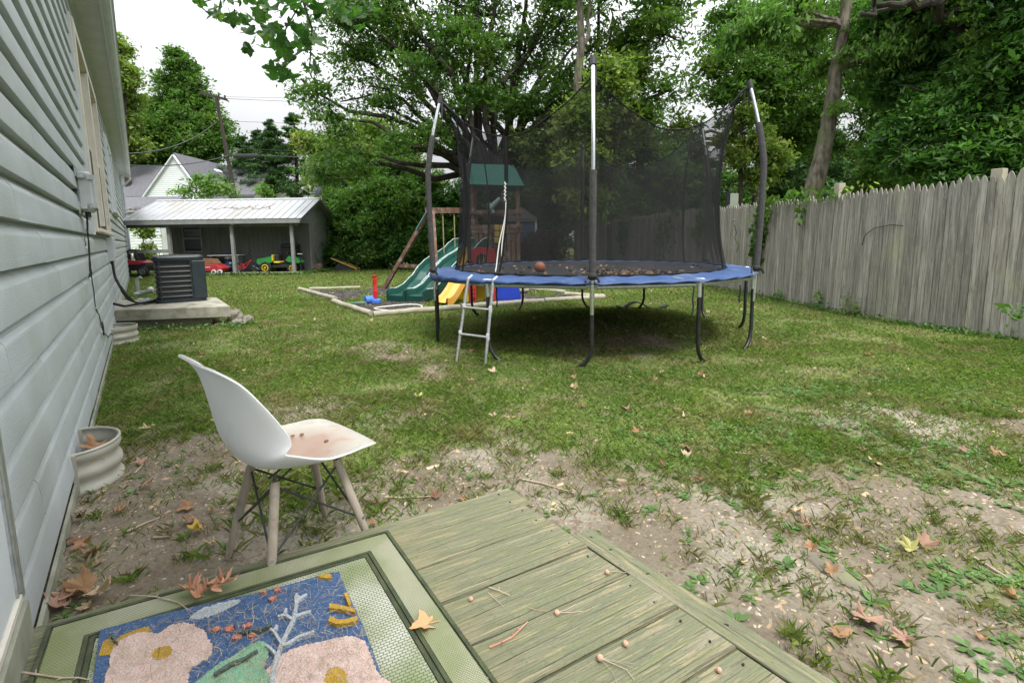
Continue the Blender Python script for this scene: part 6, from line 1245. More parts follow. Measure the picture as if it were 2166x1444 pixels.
# the big spreading tree behind the play fort
Y0 = 20.0
def Vp(*a): return V(a[0], a[1], Y0+(a[2] if len(a) > 2 else 0))
bigbase = Vector((Vp(1050, 560).x, Y0, -.05))
limbs = [([Vp(1048, 400), Vp(1020, 340), Vp(985, 300), Vp(930, 262), Vp(880, 190), Vp(830, 120), Vp(800, 30), Vp(790, -60)], .20),
 ([Vp(1045, 390), Vp(1000, 270), Vp(985, 150, .6), Vp(965, 40, 1), Vp(960, -120, 1)], .20), ([Vp(1050, 390), Vp(1035, 260), Vp(1025, 120), Vp(1050, 0), Vp(1040, -150)], .22),
 ([Vp(1055, 390), Vp(1075, 290), Vp(1090, 170), Vp(1110, 20), Vp(1120, -150)], .21), ([Vp(1060, 370), Vp(1095, 280, -1), Vp(1120, 220, -2), Vp(1190, 130, -2), Vp(1230, 80, -2)], .15),
 ([Vp(1060, 380), Vp(1080, 300, -1), Vp(1110, 262, -2), Vp(1165, 222, -3), Vp(1240, 200, -4), Vp(1330, 190, -5)], .16), ([Vp(985, 300), Vp(930, 285), Vp(850, 245, -1), Vp(790, 200, -1), Vp(720, 215, -2)], .11),
 ([Vp(1000, 400), Vp(940, 325), Vp(880, 320), Vp(800, 335)], .10), ([Vp(880, 190), Vp(820, 180), Vp(760, 240)], .07), ([Vp(985, 150, .6), Vp(930, 90), Vp(880, 20), Vp(860, -60)], .1), ([Vp(1090, 170), Vp(1150, 60), Vp(1220, -40)], .1)]
bl = [B(760, 120, 75, 19), B(700, 250, 60, 18), B(740, 330, 60, 18), B(690, 360, 45, 20), B(850, 60, 90, 20), B(930, 130, 70, 21), B(830, 200, 60, 19), B(880, 290, 45, 19), B(1010, 30, 90, 21), B(1110, 110, 80, 20), B(1190, 40, 80, 19), B(1290, 100, 75, 17), B(1380, 70, 80, 16), B(1420, 190, 60, 15.5), B(1340, 230, 55, 16),
      B(1240, 230, 60, 17), B(1160, 240, 45, 21), B(1040, 210, 55, 22), B(800, -60, 110, 20), B(980, -120, 120, 20), B(1200, -110, 120, 19), B(1400, -70, 100, 16), B(960, 230, 35, 20), B(740, 30, 70, 18), B(1440, 270, 40, 16), B(930, 280, 40, 17.5), B(1000, 190, 45, 17.5), B(1090, 230, 45, 17), B(1020, 110, 55, 17.5), B(880, 150, 45, 17.5), B(1180, 160, 50, 16.5), B(660, 190, 35, 18), B(830, 290, 40, 17), B(960, 60, 55, 17)]
tree('walnut_tree', 'large spreading multi-trunked tree rising behind the play fort', 'tree', [bigbase, Vp(1052, 480), Vp(1050, 400)], .42, bl, 105000, 'lf_green', .165, limbs=limbs, per=16, spread=.42, asp=.38)
# trees and conifers behind, seen through the net
tree('leafy_tree', 'bushy green tree behind the left end of the fence, seen through the net', 'tree', [Vector((V(1330, 500, 25).x, 25, 0)), V(1330, 450, 25), V(1325, 330, 25)], .2, [B(1180, 400, 75, 24), B(1260, 330, 75, 25), B(1340, 300, 70, 24), B(1400, 380, 60, 24), B(1290, 430, 60, 23), B(1140, 330, 50, 25), B(1200, 280, 50, 25), B(1330, 390, 50, 25)], 60000, 'lf_green', .20, 'trees behind the fence', spread=.4)
tree('leafy_tree', 'pale green airy tree right of the big tree, behind the front net pole', 'tree', [Vector((V(1290, 500, 17).x, 17, 0)), V(1290, 350, 17), V(1285, 200, 17)], .09, [B(1290, 170, 45, 14.3), B(1235, 240, 42, 14), B(1225, 330, 40, 14), B(1240, 420, 36, 14), B(1240, 260, 50, 16), B(1320, 260, 50, 16), B(1260, 350, 45, 17), B(1130, 300, 35, 17), B(1340, 150, 35, 16)], 36000, 'lf_yellow', .16, 'trees behind the fence', spread=.35)
def conifer(label, px_, top, base_py, Y, wpx, n=26000, group='conifers on the skyline', dens=1.0):
    b_ = Vector((V(px_, 400, Y).x, Y, 0)); zt = V(px_, top, Y).z; n = int(n*1.3); t = thing('pine_tree', label, 'pine', b_, 0, group); z0 = V(px_, base_py, Y).z; W_ = wpx/FP*Y
    mb = MB(); mb.tube([(0, 0, -.1), (0, 0, zt*.6), (.1, 0, zt)], [.22, .15, .03], 8); mb.build('trunk', M['bark'], t, smooth=True)
    nb = 90; z = z0+(zt-z0)*(rng.uniform(0, 1, nb)**1.0); R_ = W_*(1-((z-z0)/(zt-z0))**1.6)*rng.uniform(.35, 1.25, nb)+.15; a = rng.uniform(0, 6.28, nb); mb = MB()
    for i in range(0, nb, 2): mb.tube([(0, 0, z[i]), (R_[i]*.5*math.cos(a[i]), R_[i]*.5*math.sin(a[i]), z[i]+.12*R_[i]), (R_[i]*math.cos(a[i]), R_[i]*math.sin(a[i]), z[i]+.05*R_[i])], [.05, .035, .01], 4)
    mb.build('branches', M['bark'], t)
    k = rng.integers(0, nb, n); f = rng.uniform(.15, 1.05, n)**.7; C = np.stack([R_[k]*f*np.cos(a[k]), R_[k]*f*np.sin(a[k]), z[k]+.14*R_[k]*np.sin(f*2.4)-.0], 1); sp_ = (.06+.17*R_[k]*(1.1-f))[:, None]; C += rng.normal(0, 1, (n, 3))*sp_*np.array([1.2, 1.2, .55])
    v, f_ = leaf_quads(C, .26, .2, .1); npmesh('crown', v, f_, M['needle'], t); return t
conifer('leftmost dark pine right of the utility pole', 520, 290, 400, 42, 50, 14000); conifer('tall dark pine behind the right end of the tin roof', 580, 255, 410, 42, 60, 22000); conifer('tallest dark pine beside the big tree', 630, 240, 420, 42, 60, 22000); conifer('small dark pine between two taller pines', 552, 270, 410, 46, 45, 12000)
conifer('dark conifer seen through the middle of the net', 1150, 250, 470, 30, 80, 16000); conifer('dark conifer seen through the right of the net', 1470, 300, 470, 27, 70, 16000); conifer('bluish conifer right of the net beyond the fence', 1650, 210, 430, 24, 95, 30000); conifer('conifer left of the leaning trunk behind the fence', 1740, 250, 430, 27, 80, 24000); conifer('small conifer beyond the fence right of the leaning trunk', 1790, 300, 430, 30, 70, 14000)
tree('tall_tree', 'broad green tree far behind the net filling the gaps above the fence', 'tree', [Vector((V(1420, 500, 34).x, 34, 0)), V(1420, 300, 34)], .3, [B(1180, 470, 45, 34), B(1250, 440, 50, 34), B(1340, 450, 50, 34), B(1430, 420, 55, 34), B(1520, 400, 55, 34), B(1420, 330, 50, 34), B(1600, 410, 50, 34), B(1700, 400, 50, 34), B(1800, 390, 50, 34), B(1900, 390, 50, 34), B(2000, 380, 60, 34)], 45000, 'lf_green', .3, spread=.6)
conifer('dark conifer behind the fort', 1090, 300, 500, 33, 80, 14000); conifer('dark conifer behind the middle of the net above the fence', 1380, 330, 470, 30, 70, 14000)
# tall tree behind the neighbour's house
tree('tall_tree', 'tall pointed leafy tree behind the neighbour house on the left', 'tree', [Vector((V(385, 400, 50).x, 50, 0)), V(385, 330, 50), V(385, 200, 50), V(372, 110, 50)], .5, [B(372, 110, 15, 50), B(385, 140, 22, 50), B(350, 165, 16, 50), B(405, 175, 24, 50), B(370, 205, 28, 50), B(330, 215, 18, 50), B(430, 215, 22, 50), B(345, 245, 34, 50), B(405, 250, 34, 50), B(455, 250, 20, 49), B(390, 270, 60, 49), B(310, 280, 46, 49), B(455, 290, 36, 49), B(330, 320, 50, 49), B(430, 310, 45, 48), B(290, 310, 40, 48)], 95000, 'lf_green', .30, spread=.75, asp=.5, lr=.3)
tree('leafy_tree', 'light green tree showing past the gutter of the near house', 'tree', [Vector((V(262, 400, 40).x, 40, 0)), V(262, 200, 40)], .3, [B(252, 150, 26, 40), B(262, 175, 20, 40), B(262, 250, 28, 41), B(275, 300, 30, 41), B(240, 200, 40, 41), B(245, 100, 22, 41)], 24000, 'lf_yellow', .28, spread=.6, asp=.6)
tree('backyard_shrub', 'light green shrub growing in front of the neighbour gable', 'shrub', [Vector((V(430, 430, 26).x, 26, 0)), V(430, 400, 26)], .05, [B(400, 400, 20, 26), B(430, 385, 20, 26), B(460, 395, 22, 26), B(485, 400, 16, 26), B(440, 405, 20, 26), B(420, 375, 8, 26), B(447, 372, 7, 26), B(380, 405, 12, 26)], 2600, 'lf_bright', .17, spread=.35, per=5)
tree('backyard_shrub', 'small bright shrub above the right part of the tin roof', 'shrub', [Vector((V(558, 430, 28).x, 28, 0)), V(558, 405, 28)], .04, [B(556, 400, 11, 28), B(566, 408, 9, 28)], 900, 'lf_bright', .2, spread=.25, per=6)
tree('backyard_shrub', 'yellow green saplings glimpsed through the left end of the porch', 'shrub', [Vector((V(303, 560, 24).x, 24, 0)), V(303, 500, 24)], .04, [B(300, 482, 15, 24), B(310, 492, 12, 24), B(305, 540, 16, 24), B(312, 520, 10, 24)], 2500, 'lf_yellow', .16, spread=.25, per=7)
# hedge of shrubs right of the shed
hb = [(('bright leafy shrub at the left end of the hedge beside the shed', 'lf_bright'), [B(715, 470, 38, 23.5), B(745, 430, 35, 23.5), B(700, 420, 25, 24), B(760, 490, 40, 23), B(700, 520, 30, 23.5)], 34000), (('tall bright shrub in the middle of the hedge behind the slide', 'lf_bright'), [B(810, 420, 45, 23), B(840, 370, 40, 24), B(870, 440, 50, 22.5), B(800, 480, 45, 22.5), B(900, 390, 35, 23)], 42000),
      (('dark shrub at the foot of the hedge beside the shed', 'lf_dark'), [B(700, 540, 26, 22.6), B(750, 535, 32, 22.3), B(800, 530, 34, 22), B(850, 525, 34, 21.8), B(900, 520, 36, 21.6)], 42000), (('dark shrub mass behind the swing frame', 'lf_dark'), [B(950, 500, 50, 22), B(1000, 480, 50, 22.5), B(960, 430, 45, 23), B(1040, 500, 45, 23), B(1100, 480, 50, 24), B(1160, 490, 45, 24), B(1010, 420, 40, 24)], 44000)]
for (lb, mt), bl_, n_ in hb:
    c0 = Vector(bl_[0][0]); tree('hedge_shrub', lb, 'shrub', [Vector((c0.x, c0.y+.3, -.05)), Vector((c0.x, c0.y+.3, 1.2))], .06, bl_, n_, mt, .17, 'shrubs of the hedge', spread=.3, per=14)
tree('tall_tree', 'yellow green tree standing behind the hedge left of the big tree', 'tree', [Vector((V(760, 560, 27).x, 27, 0)), V(760, 400, 27)], .2, [B(720, 330, 50, 26), B(780, 350, 45, 26), B(700, 390, 40, 26), B(660, 300, 26, 26), B(790, 290, 45, 27), B(850, 330, 40, 27)], 42000, 'lf_yellow', .2, spread=.4)
# reddish shrub behind the trampoline
tree('red_shrub', 'reddish brown shrub behind the trampoline at the end of the fence', 'shrub', [Vector((V(1130, 550, 16.5).x, 16.5, -.05)), V(1130, 530, 16.5)], .04, [B(1110, 530, 30, 16.5), B(1140, 512, 28, 16.5), B(1170, 530, 28, 16.8), B(1135, 545, 30, 16.3)], 9000, 'lf_rust', .11, spread=.2, per=10)
# right-hand trees beyond the fence
tree('leaning_tree', 'slender pale leaning trunk just beyond the fence with drooping leaves', 'tree', [Vector((V(1713, 425, 11.5).x, 11.5, 0)), V(1715, 425, 11.5), V(1738, 330, 11.5), V(1757, 240, 11.5), V(1768, 150, 11.5), V(1784, 60, 11.5), V(1800, -60, 11.5)], .215, [B(1820, 180, 30, 12.6), B(1870, 130, 45, 11), B(1750, 130, 30, 12.8), B(1700, 60, 45, 12.5), B(1620, 50, 50, 11.5), B(1560, 80, 35, 12), B(1900, 90, 45, 10.5), B(1700, -70, 80, 12.5), B(1660, 20, 50, 12), B(1850, 40, 30, 12.5), B(1775, 225, 14, 11.2), B(1790, 110, 14, 11.2)], 34000, 'lf_bright', .13, bark='barkpale', spread=.22, per=12, asp=.34, droop=.8, lr=.3)
tree('leafy_tree', 'broad green tree filling the gap between the net and the leaning trunk', 'tree', [Vector((V(1600, 460, 17).x, 17, 0)), V(1600, 400, 17), V(1610, 250, 17), V(1640, 120, 17)], .14, [B(1600, 150, 50, 16), B(1540, 190, 40, 16), B(1680, 150, 55, 17), B(1640, 210, 50, 17), B(1560, 60, 60, 17), B(1690, 60, 60, 17), B(1720, 230, 45, 18), B(1560, 250, 30, 17), B(1860, 200, 45, 18), B(1820, 90, 50, 18), B(1790, 20, 50, 18), B(1660, 290, 45, 19), B(1760, 160, 45, 19), B(1740, 300, 40, 20), B(1510, 130, 30, 16)], 62000, 'lf_green', .16, 'trees behind the fence', spread=.38)
tree('slender_tree', 'slender yellow green tree behind the right net pole', 'tree', [Vector((V(1566, 460, 15).x, 15, 0)), V(1566, 400, 15), V(1568, 280, 15), V(1575, 190, 15)], .075, [B(1600, 300, 30, 15), B(1560, 330, 26, 15), B(1640, 330, 28, 15), B(1610, 370, 28, 15), B(1540, 290, 20, 15.5), B(1580, 240, 24, 15)], 12000, 'lf_yellow', .13, 'trees behind the fence', spread=.25, per=9)
tree('big_oak', 'massive dark tree at the right edge with an ivy-wrapped trunk', 'tree', [Vector((V(2130, 400, 10).x, 10, 0)), V(2128, 400, 10), V(2118, 200, 10), V(2108, 80, 10), V(2100, -60, 10)], .42, [B(2060, 200, 60, 9.5), B(1980, 250, 50, 9.5), B(1910, 290, 42, 9.8), B(2130, 120, 60, 9), B(2110, 300, 60, 9), B(2010, 330, 45, 9.2), B(1930, 345, 35, 9.5), B(2160, 380, 60, 8.8), B(2060, 370, 40, 8.9), B(2040, 60, 70, 10), B(1950, 110, 60, 11), B(1900, 30, 60, 11), B(2160, 0, 80, 9), B(2000, -60, 90, 10), B(1890, 180, 40, 11), B(2220, 200, 80, 9), B(1860, 320, 30, 11), B(1960, 190, 45, 10.5)], 115000, 'lf_dark', .12, spread=.2, per=14, asp=.4, limbs=[([V(2120, 200, 10), V(2075, 130, 9.8), V(2025, 60, 9.6), V(1985, 10, 9.4), V(1940, 4, 9.2), V(1890, 8, 9), V(1820, 30, 9)], .17), ([V(2122, 300, 10), V(2050, 265, 9.8), V(2000, 215, 9.7), V(1950, 190, 9.6)], .1), ([V(2122, 330, 10), V(2040, 320, 9.7), V(1960, 300, 9.5), V(1880, 350, 9.3)], .06)], lr=.12)
tree('bare_shrub', 'half bare branching tree with thin dark limbs above the fence', 'tree', [Vector((V(1890, 430, 20).x, 20, 0)), V(1890, 410, 20), V(1885, 390, 20)], .08, [B(1850, 340, 35, 20), B(1820, 310, 30, 20), B(1890, 330, 30, 20), B(1930, 300, 28, 20)], 3500, 'lf_yellow', .13, spread=.3, per=5, limbs=[([V(1888, 410, 20), V(1870, 370, 20), V(1840, 330, 20), V(1800, 290, 20)], .07), ([V(1890, 410, 20), V(1900, 360, 20), V(1930, 320, 20), V(1945, 280, 20)], .07), ([V(1889, 410, 20), V(1880, 350, 20), V(1885, 300, 20), V(1870, 260, 20)], .06), ([V(1888, 410, 20), V(1850, 380, 20), V(1810, 360, 20)], .05)])
tree('pale_trunk_tree', 'tall pale bare trunk rising behind the top of the front net pole', 'tree', [Vector((V(1228, 500, 15).x, 15, 0)), V(1230, 300, 15), V(1222, 170, 15), V(1230, 90, 15), V(1226, 0, 15), V(1216, -120, 15)], .16, [B(1230, -150, 90, 15), B(1290, -90, 60, 15), B(1160, -80, 50, 15)], 12000, 'lf_green', .15, bark='barkpale', limbs=[([V(1234, 110, 15), V(1246, 60, 15), V(1248, 0, 15), V(1262, -90, 15)], .1)], spread=.3)
tree('tall_tree', 'leafy tree closing the view behind the right part of the fence', 'tree', [Vector((V(2050, 430, 17).x, 17, 0)), V(2050, 300, 17)], .25, [B(1950, 230, 60, 17), B(2040, 280, 60, 17), B(2120, 250, 80, 16), B(1990, 150, 70, 18), B(2160, 350, 60, 15), B(1980, 350, 50, 17), B(2100, 100, 90, 17), B(1870, 270, 50, 18), B(1900, 140, 55, 18), B(1850, 380, 40, 19)], 60000, 'lf_green', .18, spread=.35)
# far wood closing the horizon
fw = []
for i in range(46): x = -75+i*3.6+random.uniform(-1, 1); y = 62+random.uniform(-5, 6); fw.append(((x, y, random.uniform(1.5, 4.5)), random.uniform(2.5, 4.2)))
P = spray_points([c for c, r in fw], [r for c, r in fw], 60000, 14, .9); v, f = leaf_quads(P, .8, .6); tag(npmesh('far_wood', v, f, M['lf_dark']), kind='stuff')
# sycamore bough overhead at the top left: big lobed leaves
M['syc'] = pm('sycamore_leaf', (.03, .085, .018), (.055, .12, .025), scale=3, rough=.5, island=.3, transl=.45, c3=(.16, .24, .04), s3=2, lo3=.6, hi3=.75)
t = thing('sycamore_bough', 'hanging sycamore bough with large lobed leaves at the top of the picture', 'tree branch', V(620, -200, 5.0)); o0 = t.location.copy()
mb = MB(); SY = 5.0
tw = [[V(760, -160, SY), V(700, -60, SY), V(640, 0, SY), V(600, 70, SY), V(590, 130, SY)], [V(700, -60, SY), V(560, -40, SY-.2), V(480, -10, SY-.2), V(430, 5, SY-.3)], [V(640, 0, SY), V(660, 60, SY), V(655, 145, SY+.1)], [V(760, -160, SY), V(770, -60, SY+.3), V(780, 10, SY+.3)], [V(600, 0, SY), V(540, 40, SY)]]
for w_ in tw: mb.tube([p-o0 for p in w_], [.012*(1-.75*i/len(w_)) for i in range(len(w_))], 6)
mb.build('twigs', M['bark'], t, smooth=True)
spots = [(430, 8), (455, 18), (475, 0), (470, 25), (500, 5), (520, 30), (505, 45), (540, 10), (545, 45), (560, 70), (530, 75), (575, 25), (580, 55), (600, 80), (570, 95), (520, 95), (600, 30), (620, 55), (640, 30), (650, 60), (630, 85), (655, 92), (590, 110), (605, 125), (575, 140), (600, 150), (612, 140), (630, 5), (660, 10), (680, 40), (665, 75), (610, 0), (585, -5), (700, 10), (720, 0), (745, 15), (770, 5), (755, 30), (735, 30), (712, 35), (548, 20), (590, 165), (655, 150), (662, 158), (645, 100), (560, 45), (675, 5), (520, 0), (490, 30), (640, 70), (585, 75), (615, 100), (760, 45), (780, 20)]
for (a, b) in spots:
    mb = MB() if False else mb
mb = MB()
for (a, b) in spots:
    for _ in range(2):
        p = V(a+random.uniform(-12, 12), b+random.uniform(-12, 12), SY+random.uniform(-.4, .5))-o0; leaf_shape(mb, p, random.uniform(.15, .23), random.uniform(0, 6.28), .25, (random.uniform(-1.3, 1.3), random.uniform(-1.3, 1.3)))
mb.build('leaves', M['syc'], t, fix=False)
# leaves poking over the gutter
# creeper on the fence
def vine(label, runs, n, size, mat='lf_green', th=.06):
    C = []
    for (s0, z0, s1, z1, rad) in runs:
        m = int(n*abs(rad)*(abs(s1-s0)+abs(z1-z0))); f = rng.uniform(0, 1, m); ss = s0+(s1-s0)*f+rng.normal(0, rad, m); zz = z0+(z1-z0)*f+rng.normal(0, rad, m)
        for a, b in zip(ss, zz):
            p, d = fence_at(max(0.05, min(FL-.1, a))); q = p+Vector((-d.y, d.x, 0))*random.uniform(.02, .05+th*2)+Vector((0, 0, b)); C.append(tuple(q))
    C = np.array(C); v, f = leaf_quads(C, size, .62, .9); o = npmesh('fence_vine', v, f, M[mat]); tag(o, label, 'vine'); return o
def s_of(px_):
    best = min(np.arange(0, FL, .05), key=lambda s_: abs(proj(fence_at(s_)[0]+Vector((0, 0, 1.0)))[0]-px_)); return best
def proj(p):
    v = np.array(p)-np.array([0, 0, HC]); w_ = v@_F; return PCX+FP*(v@_R)/w_, PCY-FP*(v@_U)/w_
a = s_of(1618); vine('thick leafy creeper hanging down the fence beside the right net pole', [(a, 1.95, a+.02, 1.75, .22), (a, 1.75, a+.1, 1.2, .12), (a+.1, 1.25, a+.2, .75, .09), (a+.1, .8, a+.2, .55, .05)], 2600, .11, th=.07)
b = s_of(1790); vine('thin creeper running along the fence top left of the leaning trunk', [(a-.1, 2.0, b, 2.0, .06), (s_of(1700), 1.9, s_of(1700), 1.5, .05)], 1500, .09)
c = s_of(1850); vine('sparse creeper on the picket tips right of the second post', [(b, 2.0, c, 2.02, .035)], 1100, .07, 'lf_yellow')
d_ = s_of(1330); e_ = s_of(1480); vine('reddish green creeper spilling over the far fence behind the net', [(d_-3, 2.05, e_+1, 1.95, .22), (d_, 1.9, d_+.5, 1.1, .25), (e_-.3, 1.9, e_, 1.3, .2), (s_of(1410), 1.8, s_of(1410), .9, .2)], 520, .15, 'lf_green')
def sprig(label, P, n, size, rad, mat='lf_bright'):
    C = np.concatenate([np.array(p)+rng.normal(0, rad, (n, 3))*np.array([1, .6, .8]) for p in P]); v, f = leaf_quads(C, size, .5, .3); tag(npmesh('weed', v, f, M[mat]), label, 'weed')
sprig('leafy weed sprig at the right edge in front of the fence', [V(2125, 655, 5.2), V(2145, 672, 5.2), V(2160, 660, 5.2)], 26, .06, .045)
for lb, px_, hgt in (('tall weed at the foot of the fence below the second post', 1745, .3), ('leafy weed at the foot of the fence beneath the curved twig', 1810, .28), ('small weed at the fence foot right of the curved twig', 1830, .2), ('weed cluster at the fence foot beside the right trampoline leg', 1660, .15)):
    p, d = fence_at(s_of(px_)); sprig(lb, [p+Vector((-.12, -.05, z)) for z in np.linspace(.03, hgt, 5)], 14, .06, .045)
for lb, pts in (('bare curved vine stem on the middle of the fence', [(1828, .9, 1.12), (1835, 1, 1.28), (1850, 1, 1.38), (1880, 1, 1.42), (1912, 1, 1.40)]), ('crooked vine stem on the fence behind the right net pole', [(1553, 1, 1.55), (1560, 1, 1.35), (1556, 1, 1.25), (1566, 1, 1.05), (1561, 1, .9)])):
    mb = MB(); P = []
    for px_, _, z in pts: p, d = fence_at(s_of(px_)); P.append(p+Vector((-d.y, d.x, 0))*.04+Vector((0, 0, z)))
    mb.tube(P, .006, 5); tag(mb.build('vine_stem', M['bark'], smooth=True), lb, 'vine stem')
# strip of growth along the fence foot and shed sill
def strip(name, pts, n, size, rad, mat):
    C = []
    for i in range(n): k = random.randrange(len(pts)-1); q = pts[k].lerp(pts[k+1], random.random()); C.append((q.x+random.gauss(0, rad), q.y+random.gauss(0, rad), abs(random.gauss(0, .035))+.01))
    v, f = leaf_quads(np.array(C), size, .5, -.3); tag(npmesh(name, v, f, M[mat]), kind='stuff')
strip('fence_foot_growth', [Vector((x-.1, y, 0)) for x, y in FENCE], 2600, .05, .06, 'weed')
strip('shed_foot_growth', [Vector((XL, YF-.15, 0)), Vector((XR+.2, YF-.15, 0)), Vector((XR+.3, YB, 0))], 4200, .13, .12, 'weed')
strip('pad_foot_growth', [Vector((-6.0, 7.15, 0)), Vector((-4.4, 7.35, 0)), Vector((-4.2, 7.6, 0))], 500, .05, .07, 'weed')
# ------------------------------------------------------------------ fallen leaves
leafm = [M['dleaf'], M['tan_leaf'], pm('pink_brown_leaf', (.34, .21, .15), (.26, .15, .10), scale=18, rough=.75), M['gyleaf']]
named = [('orange leaf lying star-shaped on the dirt left of the chair legs', 400, 1075, .10, 0), ('curled rust leaf beside the yellow one on the dirt', 405, 1105, .09, 0), ('yellow and rust leaf on the dirt left of the chair', 418, 1125, .09, 'y'), ('pale yellow leaf behind the rear chair leg', 493, 1077, .09, 'g'), ('yellow leaf hidden behind the chair back', 462, 893, .09, 'g'),
         ('large brown curled leaf at the lower right of the yard', 1828, 1325, .13, 2), ('pinkish crumpled leaf near the lower right', 1912, 1362, .09, 2), ('pale tan leaf among the weeds right of the deck', 1685, 1087, .08, 1), ('pink brown leaf among the weeds beside the pale tan one', 1703, 1112, .08, 2), ('pinkish leaf among weeds toward the right edge', 1955, 1158, .10, 2), ('yellow green leaf beside the pinkish leaf toward the right edge', 1925, 1168, .10, 'g'), ('small pale leaf beside the flat stone in the grass', 1450, 968, .08, 1), ('tan leaf lying in the grass near the second net leg', 884, 845, .10, 'g'), ('small brown leaf at the bottom right of the weeds', 1770, 1352, .09, 0), ('orange leaf on dirt behind the far chair leg', 790, 1115, .06, 0),
         ('large pale leaf behind the trampoline front leg', 1485, 745, .13, 'g'), ('brown leaf under the front right of the trampoline', 1500, 765, .11, 0), ('tan leaf on the grass at the ladder feet', 1040, 790, .12, 1), ('pair of tan leaves at the upper right of the weeds', 1850, 985, .10, 1), ('orange leaf in the upper right grass patch', 2105, 965, .10, 0), ('pinkish leaf at the corner of the slab foot', 460, 688, .14, 2), ('brown leaf pile top against the house wall by the mat', 180, 1255, .14, 0), ('brown leaf under the pile against the house wall', 150, 1268, .14, 2), ('tan leaf in the pile beside the house wall', 205, 1265, .13, 1), ('small brown leaf behind the house wall pile', 125, 1290, .12, 2), ('orange leaf against the foundation of the house', 178, 1158, .1, 0), ('orange brown leaf near the foundation', 195, 1175, .09, 0), ('brown leaf against the foundation beyond the pile', 125, 1155, .10, 2), ('pale leaf by the window well with curled edge', 310, 910, .09, 1), ('rust leaf on the dirt behind the window well', 310, 1028, .09, 0)]
for lb, x, y, sz, k in named:
    p = G(x, y); p.z = float(ground_z(np.array([p.x]), np.array([p.y]))[0])+.012+.3*sz*.2; mt = M['yleaf'] if k == 'y' else M['gyleaf'] if k == 'g' else leafm[k]
    leaf_thing('fallen_leaf', lb, 'leaf', p, sz, random.uniform(0, 6.28), mt, random.uniform(.3, 1.0), (random.uniform(-.4, .4), random.uniform(-.4, .4)), 'fallen leaves in the yard')
protos = []
for i in range(10):
    mb = MB(); leaf_shape(mb, (0, 0, 0), .1, 0, random.uniform(.2, 1.2), (random.uniform(-.4, .4), random.uniform(-.4, .4))); protos.append(mb)
me_ = []
cnames = ['rusty orange', 'pale tan', 'pinkish brown', 'bleached straw coloured', 'deep brown']
leafm2 = [M['dleaf'], M['tan_leaf'], leafm[2], pm('straw_leaf', (.52, .44, .30), (.42, .33, .2), scale=12, rough=.8), pm('brown_leaf', (.16, .09, .055), (.24, .14, .08), scale=12, rough=.8)]
def region(x, y, wd_, px_):
    if math.hypot(x-tx, y-ty) < 2.2: return 'in the shade under the trampoline' if y > 6 else 'under the front edge of the trampoline'
    if x > fence_x(y)-1.2: return 'on the grass near the fence'
    if wd_ < .8: return 'near the wall between the window wells' if y > 2.6 else 'on the dirt near the house wall and mat'
    if y < 2.3: return 'among the weeds right of the deck' if x > 2.0 else 'on the bare dirt beside the deck'
    if y < 4.2: return 'on the grass behind the chair' if x < 0 else ('on the patchy right foreground' if x > 1.8 else 'on the grass between deck and trampoline')
    if x < -1.2: return 'on the lawn between slab and trampoline' if y < 8 else 'on the lawn in front of the shed'
    return 'on the worn ground around the ladder' if x < 0 else 'on the grass in front of the trampoline'
me_ = {}
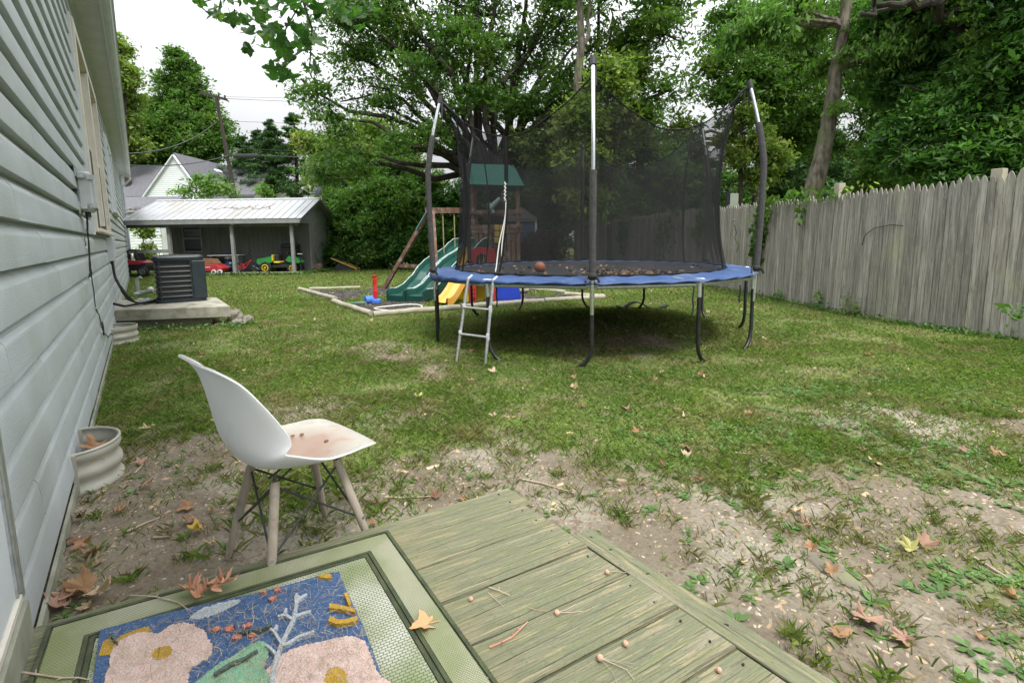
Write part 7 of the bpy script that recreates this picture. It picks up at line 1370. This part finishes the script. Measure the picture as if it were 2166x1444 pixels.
for i in range(190):
    while True:
        y = 1.3+10.5*random.random()**1.25; x = random.uniform(-.75*y-1.0, min(1.0*y+.6, 5.6)); xa, ya = np.array([x]), np.array([y])
        wd_ = x*WN[0]+y*WN[1]-WC
        if not off_limits(xa, ya)[0] and x < fence_x(y)-.1 and (random.random() < .55 or wd_ < 1.0 or math.hypot(x-1.2, y-5.5) < 1.6): break
    ci = random.choices(range(5), [3, 3, 3, 2, 3])[0]
    if len(me_.get(ci, [])) < 9: mb = MB(); leaf_shape(mb, (0, 0, 0), .1, 0, random.uniform(.2, 1.4), (random.uniform(-.5, .5), random.uniform(-.5, .5)), mi=0); o = mb.build('fallen_leaf', leafm2[ci], fix=False); me_.setdefault(ci, []).append(o)
    else: o = random.choice(me_[ci]).copy(); COL.objects.link(o)
    k = random.uniform(.35, .8)*(1+.04*y); o.scale = (k, k, k); o.rotation_euler = (random.uniform(-.2, .2), random.uniform(-.2, .2), random.uniform(0, 6.28)); o.location = (x, y, float(ground_z(xa, ya)[0])+.012)
    rg_ = region(x, y, wd_, 0); tag(o, 'small %s dry leaf lying %s' % (cnames[ci], rg_), 'leaf', '%s leaves %s' % (cnames[ci], rg_))
# small sticks on the dirt, flat stones, scraps
for lb, pts in (('dark stick on the dirt by the house wall', [(560, 1040)][:0] or [(268, 1128), (310, 1108), (346, 1095)]), ('short stick on the dirt left of the chair', [(325, 1138), (340, 1137), (362, 1135)]), ('long pale stick on the grass right of the chair seat', [(815, 1055), (850, 1056), (930, 1052)]), ('dark thin stick crossing the grass beyond the chair', [(1100, 1020), (1150, 1030), (1215, 1048)]), ('white stick on the grass near the flat stone', [(1555, 958), (1590, 962), (1642, 971)]), ('pale stick at the right edge of the yard', [(2060, 1180), (2110, 1210), (2166, 1243)]), ('short pale stick on the dirt near the window well', [(285, 1000), (300, 985), (312, 965)])):
    mb = MB(); P = [G(x, y) for x, y in pts]
    for p in P: p.z = float(ground_z(np.array([p.x]), np.array([p.y]))[0])+.008
    mb.tube(P, [.005, .0045, .003], 6); tag(mb.build('stick', M['twig'], smooth=True), lb, 'stick')
for lb, x, y, sx, sy in (('large flat stone sunk in the grass right of centre', 1600, 978, .22, .12), ('flat stone sunk in the grass farther right', 1800, 893, .3, .10), ('narrow mossy stone buried beside the weeds right of the deck', 1755, 1205, .05, .13)):
    p = G(x, y); mb = MB(); n = 14; pts = [(sx*math.cos(a)*random.uniform(.8, 1.1), sy*math.sin(a)*random.uniform(.8, 1.1), -.04) for a in np.linspace(0, 6.28, n+1)[:-1]]; mb.prism(pts, (0, 0, .055)); o = mb.build('flat_stone', pm('flat_stone', (.13, .115, .085), (.19, .17, .13), scale=7, rough=.95, bump=.5, c3=(.18, .19, .09), s3=6), loc=(p.x, p.y, float(ground_z(np.array([p.x]), np.array([p.y]))[0])-.008), rot=(0, 0, .35), smooth=False); b = o.modifiers.new('b', 'BEVEL'); b.width = .012; b.segments = 2; tag(o, lb, 'stone')
